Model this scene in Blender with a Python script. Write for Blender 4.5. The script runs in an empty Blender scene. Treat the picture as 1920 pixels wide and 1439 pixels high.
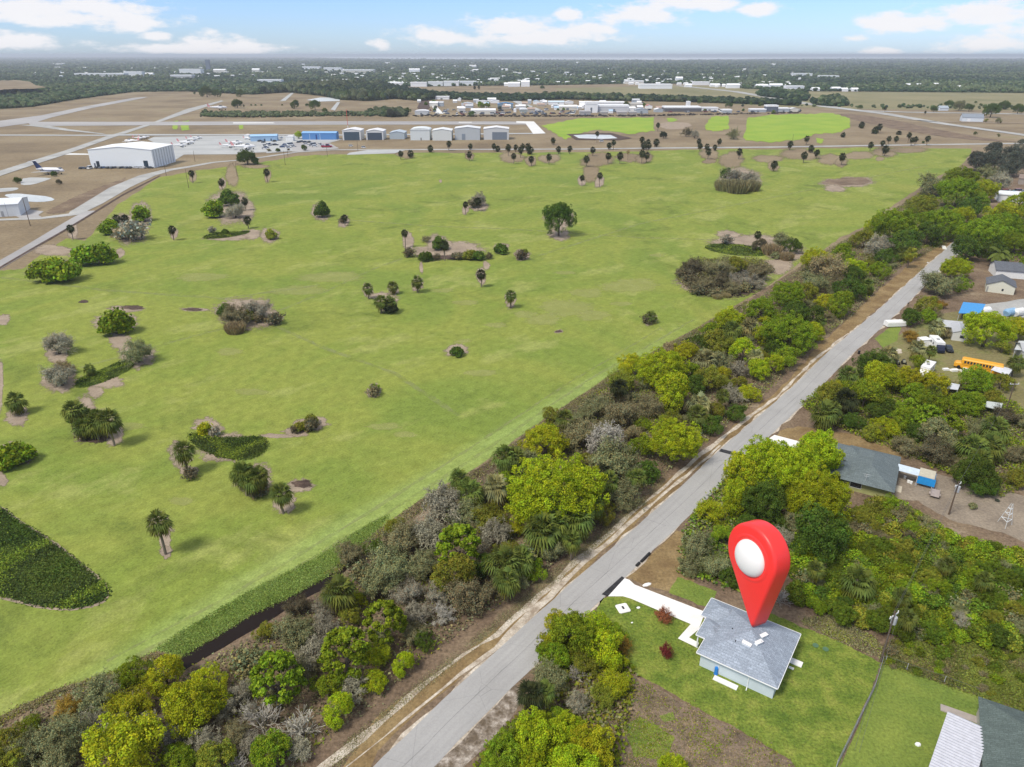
import bpy, bmesh, math, random
import numpy as np
from mathutils import Vector, Matrix, Euler

random.seed(7)
rng = np.random.default_rng(11)
C = bpy.context.scene.collection
sc = bpy.context.scene

# ------------------------------------------------------------ camera
H = 80.0                                   # drone height in metres
W0, H0, F = 1920.0, 1439.0, 1331.0          # photo size, focal length in photo pixels
HOR = 103.0
P = math.atan((H0 / 2 - HOR) / F)
cd = bpy.data.cameras.new('camera')
cam = bpy.data.objects.new('camera', cd)
C.objects.link(cam)
cam.location = (0, 0, H)
cam.rotation_euler = (math.pi / 2 - P, 0, 0)
cd.sensor_width = 36.0
cd.lens = 36.0 * F / W0
cd.clip_start = 1.0
cd.clip_end = 200000.0
sc.camera = cam

# ------------------------------------------------------------ exposure, sun, sky
SUN_EL, SUN_AZ = math.radians(55), math.radians(-128)     # azimuth from +Y towards +X
sc.view_settings.view_transform = 'Standard'
sc.view_settings.look = 'None'
sc.view_settings.gamma = 1.0
sc.view_settings.exposure = 0.62
sd = bpy.data.lights.new('sun', 'SUN')
sd.energy = 2.4
sd.angle = math.radians(16)
sd.color = (1.0, 0.94, 0.84)
sun = bpy.data.objects.new('sun', sd)
C.objects.link(sun)
sv = Vector((math.sin(SUN_AZ) * math.cos(SUN_EL), math.cos(SUN_AZ) * math.cos(SUN_EL), math.sin(SUN_EL)))
sun.rotation_euler = sv.to_track_quat('Z', 'Y').to_euler()
sun.location = (0, 0, 300)


def ray(u, v):
    dx = (u - W0 / 2) / F
    dy = (H0 / 2 - v) / F
    return dx, math.cos(P) + dy * math.sin(P), -math.sin(P) + dy * math.cos(P)


world = bpy.data.worlds.new('World')
sc.world = world
world.use_nodes = True
wn, wl = world.node_tree.nodes, world.node_tree.links
wn.clear()


def wmath(op, a, b=None, c=None, clamp=False):
    n = wn.new('ShaderNodeMath'); n.operation = op; n.use_clamp = clamp
    for i, x in enumerate((a, b, c)):
        if x is None: continue
        if isinstance(x, (int, float)): n.inputs[i].default_value = x
        else: wl.new(x, n.inputs[i])
    return n.outputs[0]


sky = wn.new('ShaderNodeTexSky')
sky.sky_type = 'NISHITA'
sky.sun_disc = False
sky.sun_elevation = SUN_EL
sky.sun_rotation = SUN_AZ
sky.altitude = 0
sky.air_density = 1.0
sky.dust_density = 0.3
sky.ozone_density = 2.0
tc = wn.new('ShaderNodeTexCoord')
sep = wn.new('ShaderNodeSeparateXYZ')
wl.new(tc.outputs['Generated'], sep.inputs[0])
X, Y, Z = sep.outputs
az = wmath('ARCTAN2', X, Y)
el = wmath('ARCSINE', Z)
# low clouds over the horizon: (u, v, half width, half height) of each bank
CL = [(60, 12, 190, 26), (170, 36, 120, 15), (235, 47, 70, 12), (30, 80, 80, 14), (300, 67, 28, 9), (395, 86, 70, 20), (440, 94, 90, 12),
      (330, 92, 90, 9), (715, 84, 22, 10), (815, 68, 75, 14), (960, 50, 100, 21), (1060, 62, 95, 22), (1010, 72, 150, 14), (1065, 30, 26, 14),
      (1195, 28, 85, 20), (1290, 8, 105, 18), (1420, 14, 38, 14), (1680, 43, 72, 17), (1600, 72, 22, 8), (1860, 16, 100, 22),
      (1850, 84, 85, 16), (1650, 98, 30, 7), (2050, 60, 120, 25), (-120, 60, 90, 20)]
nz = wn.new('ShaderNodeTexNoise'); nz.inputs['Scale'].default_value = 19; nz.inputs['Detail'].default_value = 7; nz.inputs['Roughness'].default_value = 0.62
comb = wn.new('ShaderNodeCombineXYZ'); wl.new(az, comb.inputs[0]); wl.new(wmath('MULTIPLY', el, 2.6), comb.inputs[1])
wl.new(comb.outputs[0], nz.inputs['Vector'])
nv = nz.outputs['Fac']
acc = None
for (u, v, ru, rv) in CL:
    x, y, z = ray(u, v)
    a0 = math.atan2(x, y); e0 = math.atan2(z, math.hypot(x, y))
    ra = ru / F * 1.1; re = rv / F * 1.0
    p = wmath('POWER', wmath('MULTIPLY', wmath('SUBTRACT', az, a0), 1 / ra), 2.0)
    q = wmath('POWER', wmath('MULTIPLY', wmath('SUBTRACT', el, e0), 1 / re), 2.0)
    m = wmath('SUBTRACT', 1.12, wmath('SQRT', wmath('ADD', p, q)))
    acc = m if acc is None else wmath('MAXIMUM', acc, m)
lowc = wmath('MULTIPLY_ADD', wmath('SUBTRACT', nv, 0.5), 2.9, acc)
mr = wn.new('ShaderNodeMapRange'); mr.interpolation_type = 'SMOOTHSTEP'
mr.inputs['From Min'].default_value = 0.08; mr.inputs['From Max'].default_value = 0.75; mr.inputs['To Max'].default_value = 0.95
wl.new(lowc, mr.inputs['Value'])
# high thin overcast overhead (it softens the light)
n2 = wn.new('ShaderNodeTexNoise'); n2.inputs['Scale'].default_value = 2.2; n2.inputs['Detail'].default_value = 6
wl.new(tc.outputs['Generated'], n2.inputs['Vector'])
mr2 = wn.new('ShaderNodeMapRange'); mr2.interpolation_type = 'SMOOTHSTEP'
mr2.inputs['From Min'].default_value = 0.12; mr2.inputs['From Max'].default_value = 0.5
wl.new(el, mr2.inputs['Value'])
high = wmath('MULTIPLY', mr2.outputs[0], wmath('MULTIPLY_ADD', n2.outputs['Fac'], 0.9, 0.42, clamp=True))
cover = wmath('MAXIMUM', mr.outputs[0], high)
ramp = wn.new('ShaderNodeMix'); ramp.data_type = 'RGBA'
wl.new(wmath('SUBTRACT', nv, 0.1, clamp=True), ramp.inputs[0])
ramp.inputs[6].default_value = (6.1, 6.0, 6.2, 1); ramp.inputs[7].default_value = (6.3, 6.3, 6.45, 1)
gain = wn.new('ShaderNodeMix'); gain.data_type = 'RGBA'; gain.blend_type = 'MULTIPLY'; gain.inputs[0].default_value = 1.0
wl.new(sky.outputs[0], gain.inputs[6]); gain.inputs[7].default_value = (0.58, 0.75, 1.17, 1)
dim = wn.new('ShaderNodeMix'); dim.data_type = 'RGBA'
wl.new(mr2.outputs[0], dim.inputs[0]); wl.new(ramp.outputs[2], dim.inputs[6]); dim.inputs[7].default_value = (4.3, 4.4, 4.6, 1)
mix = wn.new('ShaderNodeMix'); mix.data_type = 'RGBA'
wl.new(cover, mix.inputs[0]); wl.new(gain.outputs[2], mix.inputs[6]); wl.new(dim.outputs[2], mix.inputs[7])
bg = wn.new('ShaderNodeBackground'); bg.inputs['Strength'].default_value = 0.10
wl.new(mix.outputs[2], bg.inputs[0])
wo = wn.new('ShaderNodeOutputWorld'); wl.new(bg.outputs[0], wo.inputs[0])


# ------------------------------------------------------------ helpers
def g(u, v, z=0.0):
    x, y, w = ray(u, v)
    t = (z - H) / w
    return Vector((x * t, y * t, z))


def proj(p):
    x, y, z = p[0], p[1], p[2] - H
    dep = y * math.cos(P) - z * math.sin(P)
    up = y * math.sin(P) + z * math.cos(P)
    return W0 / 2 + F * x / dep, H0 / 2 - F * up / dep


def depth(p):
    return p[1] * math.cos(P) - (p[2] - H) * math.sin(P)


def tag(o, label=None, cat=None, group=None, kind=None):
    if label: o['label'] = label
    if cat: o['category'] = cat
    if group: o['group'] = group
    if kind: o['kind'] = kind
    return o


def link(name, me, mat=None, parent=None):
    o = bpy.data.objects.new(name, me)
    C.objects.link(o)
    if mat is not None and me is not None and not me.materials:
        for m in (mat if isinstance(mat, (list, tuple)) else [mat]): me.materials.append(m)
    if parent: o.parent = parent
    return o


def empty(name, loc=(0, 0, 0), rz=0.0):
    o = bpy.data.objects.new(name, None)
    C.objects.link(o)
    o.empty_display_size = 0.5
    o.location = loc; o.rotation_euler = (0, 0, rz)
    return o


def copy_tree(o, parent=None):
    c = o.copy(); C.objects.link(c); c.parent = parent
    for ch in list(o.children): copy_tree(ch, c)
    return c


# ---- node materials
def nodes(name):
    m = bpy.data.materials.new(name); m.use_nodes = True
    nt = m.node_tree; nt.nodes.clear()
    out = nt.nodes.new('ShaderNodeOutputMaterial')
    b = nt.nodes.new('ShaderNodeBsdfPrincipled')
    b.inputs['Specular IOR Level'].default_value = 0.25
    nt.links.new(b.outputs[0], out.inputs[0])
    return m, nt, b, out


def N(nt, typ, **kw):
    n = nt.nodes.new(typ)
    for k, v in kw.items():
        if k.startswith('i_'): n.inputs[k[2:].replace('_', ' ')].default_value = v
        else: setattr(n, k, v)
    return n


def noise(nt, scale, detail=4, rough=0.55, vec=None, dist=0.0):
    n = N(nt, 'ShaderNodeTexNoise'); n.inputs['Scale'].default_value = scale; n.inputs['Detail'].default_value = detail
    n.inputs['Roughness'].default_value = rough; n.inputs['Distortion'].default_value = dist
    if vec is not None: nt.links.new(vec, n.inputs['Vector'])
    return n.outputs['Fac']


def ramp2(nt, fac, stops):
    r = N(nt, 'ShaderNodeValToRGB')
    e = r.color_ramp.elements
    while len(e) < len(stops): e.new(0.5)
    for i, (p, c) in enumerate(stops):
        e[i].position = p; e[i].color = (c[0], c[1], c[2], 1)
    nt.links.new(fac, r.inputs[0])
    return r.outputs[0]


def mixc(nt, fac, a, b, mode='MIX'):
    m = N(nt, 'ShaderNodeMix'); m.data_type = 'RGBA'; m.blend_type = mode
    for i, x in ((0, fac), (6, a), (7, b)):
        if isinstance(x, (int, float)): m.inputs[i].default_value = x
        elif isinstance(x, tuple): m.inputs[i].default_value = (x[0], x[1], x[2], 1)
        else: nt.links.new(x, m.inputs[i])
    return m.outputs[2]


def mth(nt, op, a, b=0.0, clamp=False):
    n = N(nt, 'ShaderNodeMath'); n.operation = op; n.use_clamp = clamp
    for i, x in enumerate((a, b)):
        if isinstance(x, (int, float)): n.inputs[i].default_value = x
        else: nt.links.new(x, n.inputs[i])
    return n.outputs[0]


def geo(nt, scale=None):
    gg = N(nt, 'ShaderNodeNewGeometry')
    if scale is None: return gg.outputs['Position']
    mp = N(nt, 'ShaderNodeMapping'); mp.inputs['Scale'].default_value = scale
    nt.links.new(gg.outputs['Position'], mp.inputs['Vector'])
    return mp.outputs[0]


def bump(nt, b, h, strength=0.4, dist=0.3):
    n = N(nt, 'ShaderNodeBump'); n.inputs['Strength'].default_value = strength; n.inputs['Distance'].default_value = dist
    nt.links.new(h, n.inputs['Height']); nt.links.new(n.outputs[0], b.inputs['Normal'])


def earth(name, stops, scale=0.05, fine=1.2, fs=0.35, bstr=0.5, rough=0.95, stretch=None):
    """mottled ground: a large noise through a colour ramp, a finer one over it"""
    m, nt, b, out = nodes(name)
    pos = geo(nt, stretch) if stretch else geo(nt)
    big = noise(nt, scale, 7, 0.65, pos)
    col = ramp2(nt, big, stops)
    f = noise(nt, fine, 6, 0.7, pos)
    f2 = N(nt, 'ShaderNodeMapRange'); f2.inputs['From Min'].default_value = 0.3; f2.inputs['From Max'].default_value = 0.7
    f2.inputs['To Min'].default_value = 1 - fs; f2.inputs['To Max'].default_value = 1 + fs
    nt.links.new(f, f2.inputs['Value'])
    cc = N(nt, 'ShaderNodeVectorMath', operation='MULTIPLY')
    nt.links.new(col, cc.inputs[0]); nt.links.new(f2.outputs[0], cc.inputs[1])
    nt.links.new(cc.outputs[0], b.inputs['Base Color'])
    b.inputs['Roughness'].default_value = rough
    bump(nt, b, f, bstr, 0.25)
    return m


_pl = {}
def plain(col, rough=0.6, spec=0.3, var=0.12, metal=0.0, sc_=1.5):
    """painted, plastic or metal surface with faint weathering"""
    key = (col, rough, spec, var, metal, sc_)
    if key in _pl: return _pl[key]
    m, nt, b, out = nodes('surface_%d' % len(_pl))
    tcx = N(nt, 'ShaderNodeTexCoord')
    n = noise(nt, sc_, 5, 0.6, tcx.outputs['Object'])
    lo = tuple(c * (1 - var) for c in col); hi = tuple(min(1, c * (1 + var)) for c in col)
    nt.links.new(ramp2(nt, n, [(0.3, lo), (0.7, hi)]), b.inputs['Base Color'])
    b.inputs['Roughness'].default_value = rough; b.inputs['Specular IOR Level'].default_value = spec
    b.inputs['Metallic'].default_value = metal
    _pl[key] = m
    return m


# ---- mesh collecting boxes, prisms and tubes
class MB:
    def __init__(s): s.v = []; s.f = []; s.m = []
    def face(s, pts, mi=0):
        n = len(s.v); s.v += [tuple(p) for p in pts]; s.f.append(tuple(range(n, n + len(pts)))); s.m.append(mi)
    def box(s, x0, x1, y0, y1, z0, z1, mi=0, M=None):
        p = [Vector(q) for q in ((x0, y0, z0), (x1, y0, z0), (x1, y1, z0), (x0, y1, z0), (x0, y0, z1), (x1, y0, z1), (x1, y1, z1), (x0, y1, z1))]
        if M is not None: p = [M @ q for q in p]
        n = len(s.v); s.v += [tuple(q) for q in p]
        for f in ((0, 3, 2, 1), (4, 5, 6, 7), (0, 1, 5, 4), (1, 2, 6, 5), (2, 3, 7, 6), (3, 0, 4, 7)):
            s.f.append(tuple(n + i for i in f)); s.m.append(mi)
    def loft(s, rings, mi=0, cap=True):
        n = len(s.v); k = len(rings[0])
        for r in rings: s.v += [tuple(p) for p in r]
        for i in range(len(rings) - 1):
            for j in range(k):
                a = n + i * k + j; b = n + i * k + (j + 1) % k
                s.f.append((a, b, b + k, a + k)); s.m.append(mi)
        if cap:
            s.f.append(tuple(n + j for j in range(k))[::-1]); s.m.append(mi)
            s.f.append(tuple(n + (len(rings) - 1) * k + j for j in range(k))); s.m.append(mi)
    def tube(s, pts, rad, k=5, mi=0, cap=True):
        pts = [Vector(p) for p in pts]
        if not isinstance(rad, (list, tuple)): rad = [rad] * len(pts)
        rings = []
        for i, p in enumerate(pts):
            d = (pts[min(i + 1, len(pts) - 1)] - pts[max(i - 1, 0)]).normalized()
            a = d.cross(Vector((0, 0, 1)) if abs(d.z) < 0.9 else Vector((1, 0, 0))).normalized(); b = d.cross(a)
            rings.append([p + (a * math.cos(t) + b * math.sin(t)) * rad[i] for t in [2 * math.pi * j / k for j in range(k)]])
        s.loft(rings, mi, cap)
    def cyl(s, c, axis, r, L, k=14, mi=0):
        c = Vector(c); a = Vector(axis).normalized() * (L / 2)
        s.tube([c - a, c + a], r, k, mi)
    def mesh(s, name, smooth=False):
        me = bpy.data.meshes.new(name); me.from_pydata(s.v, [], s.f)
        me.polygons.foreach_set('material_index', s.m)
        if smooth: me.polygons.foreach_set('use_smooth', [True] * len(s.f))
        me.update(); return me
    def build(s, name, mat, parent=None, smooth=False): return link(name, s.mesh(name, smooth), mat, parent)


def wob(pts, amp, seg=6, seed=0, closed=True):
    """noisy outline in photo pixels, turned into ground points later"""
    r = random.Random(seed); out = []
    n = len(pts)
    for i in range(n if closed else n - 1):
        a = pts[i]; b = pts[(i + 1) % n]
        for k in range(seg):
            t = k / seg
            out.append((a[0] + (b[0] - a[0]) * t + r.uniform(-amp, amp), a[1] + (b[1] - a[1]) * t + r.uniform(-amp, amp) * 0.6))
    if not closed: out.append(pts[-1])
    return out


def smoothpoly(pts, it=2):
    for _ in range(it):
        q = []
        for i in range(len(pts)):
            a = pts[i]; b = pts[(i + 1) % len(pts)]
            q += [(a[0] * .75 + b[0] * .25, a[1] * .75 + b[1] * .25), (a[0] * .25 + b[0] * .75, a[1] * .25 + b[1] * .75)]
        pts = q
    return pts


def sheet(name, px, z, mat, amp=0.0, seg=5, seed=1, sm=0, kind='structure', label=None, cat=None):
    if sm: px = smoothpoly(px, sm)
    if amp: px = wob(px, amp, seg, seed)
    pts = [g(u, v) for u, v in px]
    me = bpy.data.meshes.new(name)
    bm = bmesh.new()
    vs = [bm.verts.new((p.x, p.y, z)) for p in pts]
    f = bm.faces.new(vs)
    f.normal_update()
    if f.normal.z < 0: f.normal_flip()
    bmesh.ops.triangulate(bm, faces=[f])
    bm.to_mesh(me); bm.free()
    o = link(name, me, mat)
    if kind: o['kind'] = kind
    if label: o['label'] = label
    if cat: o['category'] = cat
    return o


def ribbon(name, cpx, wid, z, mat, kind='structure', world_pts=None, amp=0.0, seed=3, vcut=None):
    """a strip of constant or listed width (metres) along ground points"""
    pts = world_pts or [g(u, v) for u, v in cpx]
    # resample
    out = []; ws = []
    if not isinstance(wid, (list, tuple)): wid = [wid] * len(pts)
    r = random.Random(seed)
    for i in range(len(pts) - 1):
        L = (pts[i + 1] - pts[i]).length; k = max(1, min(60, int(L / (3.0 if amp else 8.0))))
        for j in range(k):
            t = j / k; out.append(pts[i].lerp(pts[i + 1], t)); ws.append(wid[i] * (1 - t) + wid[i + 1] * t)
    out.append(pts[-1]); ws.append(wid[-1])
    vs = []; fs = []; uv = []; s = 0
    for i, p in enumerate(out):
        d = (out[min(i + 1, len(out) - 1)] - out[max(i - 1, 0)]); d.z = 0; d.normalize()
        n = Vector((-d.y, d.x, 0))
        a = ws[i] / 2 + r.uniform(-amp, amp); b = ws[i] / 2 + r.uniform(-amp, amp)
        vs += [(p + n * a), (p - n * b)]
        if i: s += (out[i] - out[i - 1]).length
        uv += [(0, s), (1, s)]
    for i in range(len(out) - 1): fs.append((2 * i + 1, 2 * i + 3, 2 * i + 2, 2 * i))
    me = bpy.data.meshes.new(name); me.from_pydata([(p.x, p.y, z) for p in vs], [], fs)
    ul = me.uv_layers.new(name='UVMap')
    for l in me.loops: ul.data[l.index].uv = uv[l.vertex_index]
    o = link(name, me, mat)
    if kind: o['kind'] = kind
    return o


def ordinal(n):
    w = {1: 'first', 2: 'second', 3: 'third', 4: 'fourth', 5: 'fifth', 6: 'sixth', 7: 'seventh', 8: 'eighth', 9: 'ninth', 10: 'tenth', 11: 'eleventh', 12: 'twelfth'}
    if n in w: return w[n]
    return '%d%s' % (n, 'th' if 10 < n % 100 < 14 else {1: 'st', 2: 'nd', 3: 'rd'}.get(n % 10, 'th'))


ORD = []          # (object, adjective+noun, plural, place, u): labels are completed after everything stands
def later(o, what, plural, place, u, cat): ORD.append((o, what, plural, place, u)); o['category'] = cat


def finish_labels():
    from collections import defaultdict
    dd = defaultdict(list)
    for t in ORD: dd[(t[1], t[3])].append(t)
    for (what, place), lst in dd.items():
        lst.sort(key=lambda t: t[4])
        n = len(lst)
        for i, t in enumerate(lst):
            if n == 1: t[0]['label'] = '%s %s' % (what, place)
            else:
                t[0]['label'] = '%s, %s from left, %s' % (what, ordinal(i + 1), place)
                t[0]['group'] = '%s %s' % (t[2], place)
# ------------------------------------------------------------ ground materials
sdir = (g(1250, 645) - g(290, 1225)); sdir.z = 0; sdir.normalize()      # direction of the road and of the field edge
ANG = math.atan2(sdir.y, sdir.x)
ORG = g(800, 930)


def field_mat():
    m, nt, b, out = nodes('field_grass')
    pos = geo(nt)
    mp = N(nt, 'ShaderNodeMapping'); mp.vector_type = 'TEXTURE'
    mp.inputs['Location'].default_value = ORG; mp.inputs['Rotation'].default_value = (0, 0, ANG)
    nt.links.new(pos, mp.inputs['Vector'])
    loc = mp.outputs[0]                                  # x along the road, y into the field
    sp = N(nt, 'ShaderNodeSeparateXYZ'); nt.links.new(loc, sp.inputs[0])
    st = N(nt, 'ShaderNodeMapping'); st.inputs['Scale'].default_value = (0.10, 1, 1); nt.links.new(loc, st.inputs['Vector'])
    st2 = N(nt, 'ShaderNodeMapping'); st2.inputs['Scale'].default_value = (0.65, 1, 1); nt.links.new(loc, st2.inputs['Vector'])
    big = noise(nt, 0.012, 7, 0.6, loc, 0.6)
    col = ramp2(nt, big, [(0.28, (0.152, 0.208, 0.040)), (0.40, (0.176, 0.234, 0.044)), (0.50, (0.232, 0.265, 0.054)), (0.58, (0.186, 0.240, 0.044)), (0.70, (0.244, 0.265, 0.058))])
    med = noise(nt, 0.045, 8, 0.65, st2.outputs[0])
    col = mixc(nt, mth(nt, 'MULTIPLY', mth(nt, 'MULTIPLY', mth(nt, 'SUBTRACT', med, 0.545, True), 14, True), 0.7), col, (0.29, 0.312, 0.09))
    med2 = noise(nt, 0.03, 9, 0.7, loc, 1.0)
    col = mixc(nt, mth(nt, 'MULTIPLY', mth(nt, 'MULTIPLY', mth(nt, 'SUBTRACT', med2, 0.55, True), 8, True), 0.7), col, (0.105, 0.145, 0.028))
    streak = noise(nt, 0.55, 6, 0.7, st.outputs[0])
    col = mixc(nt, mth(nt, 'MULTIPLY', mth(nt, 'SUBTRACT', streak, 0.52, True), 1.3, True), col, (0.29, 0.34, 0.09))
    fine = noise(nt, 2.4, 6, 0.8, loc)
    fr = N(nt, 'ShaderNodeMapRange'); fr.inputs['From Min'].default_value = 0.3; fr.inputs['From Max'].default_value = 0.7
    fr.inputs['To Min'].default_value = 0.62; fr.inputs['To Max'].default_value = 1.34; nt.links.new(fine, fr.inputs[0])
    mot = noise(nt, 0.35, 8, 0.8, loc)
    mo = N(nt, 'ShaderNodeMapRange'); mo.inputs['From Min'].default_value = 0.33; mo.inputs['From Max'].default_value = 0.67; mo.inputs['To Min'].default_value = 0.74; mo.inputs['To Max'].default_value = 1.24; nt.links.new(mot, mo.inputs[0])
    # freshly mown pale band along the ditch, with dark tufts in it
    yy = mth(nt, 'ADD', sp.outputs[1], mth(nt, 'MULTIPLY', mth(nt, 'SUBTRACT', noise(nt, 0.06, 5, 0.6, st.outputs[0]), 0.5), 16.0))
    b1 = N(nt, 'ShaderNodeMapRange'); b1.interpolation_type = 'SMOOTHSTEP'; b1.inputs['From Min'].default_value = 9; b1.inputs['From Max'].default_value = 3
    nt.links.new(yy, b1.inputs[0])
    xlim = N(nt, 'ShaderNodeMapRange'); xlim.interpolation_type = 'SMOOTHSTEP'; xlim.inputs['From Min'].default_value = 140; xlim.inputs['From Max'].default_value = 70
    nt.links.new(sp.outputs[0], xlim.inputs[0])
    band = mth(nt, 'MULTIPLY', b1.outputs[0], mth(nt, 'MULTIPLY_ADD', streak, 0.9))
    band = mth(nt, 'MULTIPLY', mth(nt, 'MULTIPLY', b1.outputs[0], xlim.outputs[0]), mth(nt, 'MULTIPLY', streak, 1.35, True), True)
    col = mixc(nt, band, col, (0.265, 0.345, 0.10))
    tf = noise(nt, 0.22, 8, 0.8, st2.outputs[0])
    tuft = mth(nt, 'MULTIPLY', mth(nt, 'MULTIPLY', mth(nt, 'SUBTRACT', tf, 0.58, True), 9, True), mth(nt, 'MULTIPLY_ADD', b1.outputs[0], 0.8))
    tuft = mth(nt, 'MULTIPLY', mth(nt, 'MULTIPLY', mth(nt, 'SUBTRACT', tf, 0.57, True), 9, True), mth(nt, 'ADD', mth(nt, 'MULTIPLY', b1.outputs[0], 0.7), 0.16))
    col = mixc(nt, tuft, col, (0.07, 0.12, 0.02))
    cc = N(nt, 'ShaderNodeVectorMath', operation='MULTIPLY')
    nt.links.new(col, cc.inputs[0]); nt.links.new(mth(nt, 'MULTIPLY', fr.outputs[0], mo.outputs[0]), cc.inputs[1]); nt.links.new(cc.outputs[0], b.inputs['Base Color'])
    b.inputs['Roughness'].default_value = 0.95; b.inputs['Specular IOR Level'].default_value = 0.1
    return m


M_field = field_mat()
M_base = earth('dry_pasture', [(0.3, (0.15, 0.113, 0.068)), (0.48, (0.22, 0.168, 0.10)), (0.6, (0.265, 0.21, 0.13)), (0.75, (0.20, 0.18, 0.08))], 0.012, 0.5, 0.28, 0.3)
M_dirt = earth('bare_dirt', [(0.3, (0.10, 0.07, 0.045)), (0.48, (0.17, 0.12, 0.08)), (0.6, (0.21, 0.155, 0.10)), (0.72, (0.30, 0.24, 0.17))], 0.09, 1.8, 0.5, 0.7)
M_halo = earth('dead_grass', [(0.35, (0.25, 0.195, 0.145)), (0.65, (0.36, 0.29, 0.215))], 0.15, 2.0, 0.25, 0.4)
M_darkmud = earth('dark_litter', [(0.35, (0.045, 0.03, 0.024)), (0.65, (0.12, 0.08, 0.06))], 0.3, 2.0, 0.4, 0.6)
M_sand = earth('pale_sand', [(0.35, (0.30, 0.24, 0.18)), (0.55, (0.52, 0.46, 0.38)), (0.7, (0.62, 0.57, 0.50))], 0.5, 3.0, 0.3, 0.4)
M_lawn = earth('lawn', [(0.3, (0.085, 0.14, 0.017)), (0.46, (0.135, 0.19, 0.026)), (0.58, (0.195, 0.24, 0.038)), (0.72, (0.25, 0.265, 0.055))], 0.35, 2.6, 0.5, 0.9)
M_lawn2 = earth('lawn_light', [(0.35, (0.12, 0.18, 0.03)), (0.65, (0.20, 0.25, 0.045))], 0.15, 2.5, 0.35, 0.7)
M_marsh = earth('marsh_floor', [(0.35, (0.06, 0.09, 0.015)), (0.65, (0.11, 0.15, 0.025))], 0.4, 2.5, 0.5, 0.8)
M_shoulder = earth('sandy_shoulder', [(0.4, (0.13, 0.10, 0.07)), (0.52, (0.24, 0.20, 0.16)), (0.66, (0.46, 0.41, 0.36))], 0.7, 3.0, 0.35, 0.5)
M_lot = earth('cleared_soil', [(0.3, (0.10, 0.075, 0.055)), (0.47, (0.185, 0.14, 0.10)), (0.6, (0.24, 0.18, 0.125)), (0.72, (0.30, 0.26, 0.20))], 0.35, 2.2, 0.45, 0.7)
M_brightgreen = earth('green_patch', [(0.35, (0.20, 0.32, 0.03)), (0.65, (0.28, 0.37, 0.04))], 0.03, 0.6, 0.2, 0.3)
M_pasture = earth('pasture', [(0.35, (0.17, 0.165, 0.075)), (0.65, (0.26, 0.225, 0.12))], 0.008, 0.2, 0.2, 0.2)
M_concrete = earth('concrete', [(0.35, (0.72, 0.71, 0.69)), (0.65, (0.80, 0.79, 0.77))], 0.5, 6, 0.06, 0.1)
M_apron = earth('apron', [(0.3, (0.33, 0.34, 0.34)), (0.7, (0.47, 0.48, 0.47))], 0.02, 0.2, 0.1, 0.1, stretch=(1, 3, 1))
M_gravel = earth('gravel_road', [(0.35, (0.30, 0.30, 0.29)), (0.65, (0.44, 0.44, 0.42))], 0.05, 1.0, 0.15, 0.2)
M_runway = earth('runway', [(0.3, (0.27, 0.26, 0.26)), (0.7, (0.42, 0.41, 0.40))], 0.01, 0.1, 0.12, 0.1, stretch=(0.2, 1, 1))
M_blacktop = earth('blacktop', [(0.3, (0.02, 0.02, 0.023)), (0.7, (0.05, 0.05, 0.055))], 0.8, 6, 0.2, 0.3)
M_forestfloor = earth('wood_floor', [(0.3, (0.03, 0.045, 0.018)), (0.7, (0.06, 0.08, 0.03))], 0.01, 0.1, 0.3, 0.2)
M_mulch = earth('mulch', [(0.3, (0.07, 0.05, 0.02)), (0.7, (0.13, 0.10, 0.035))], 0.8, 6, 0.3, 0.5)


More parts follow.
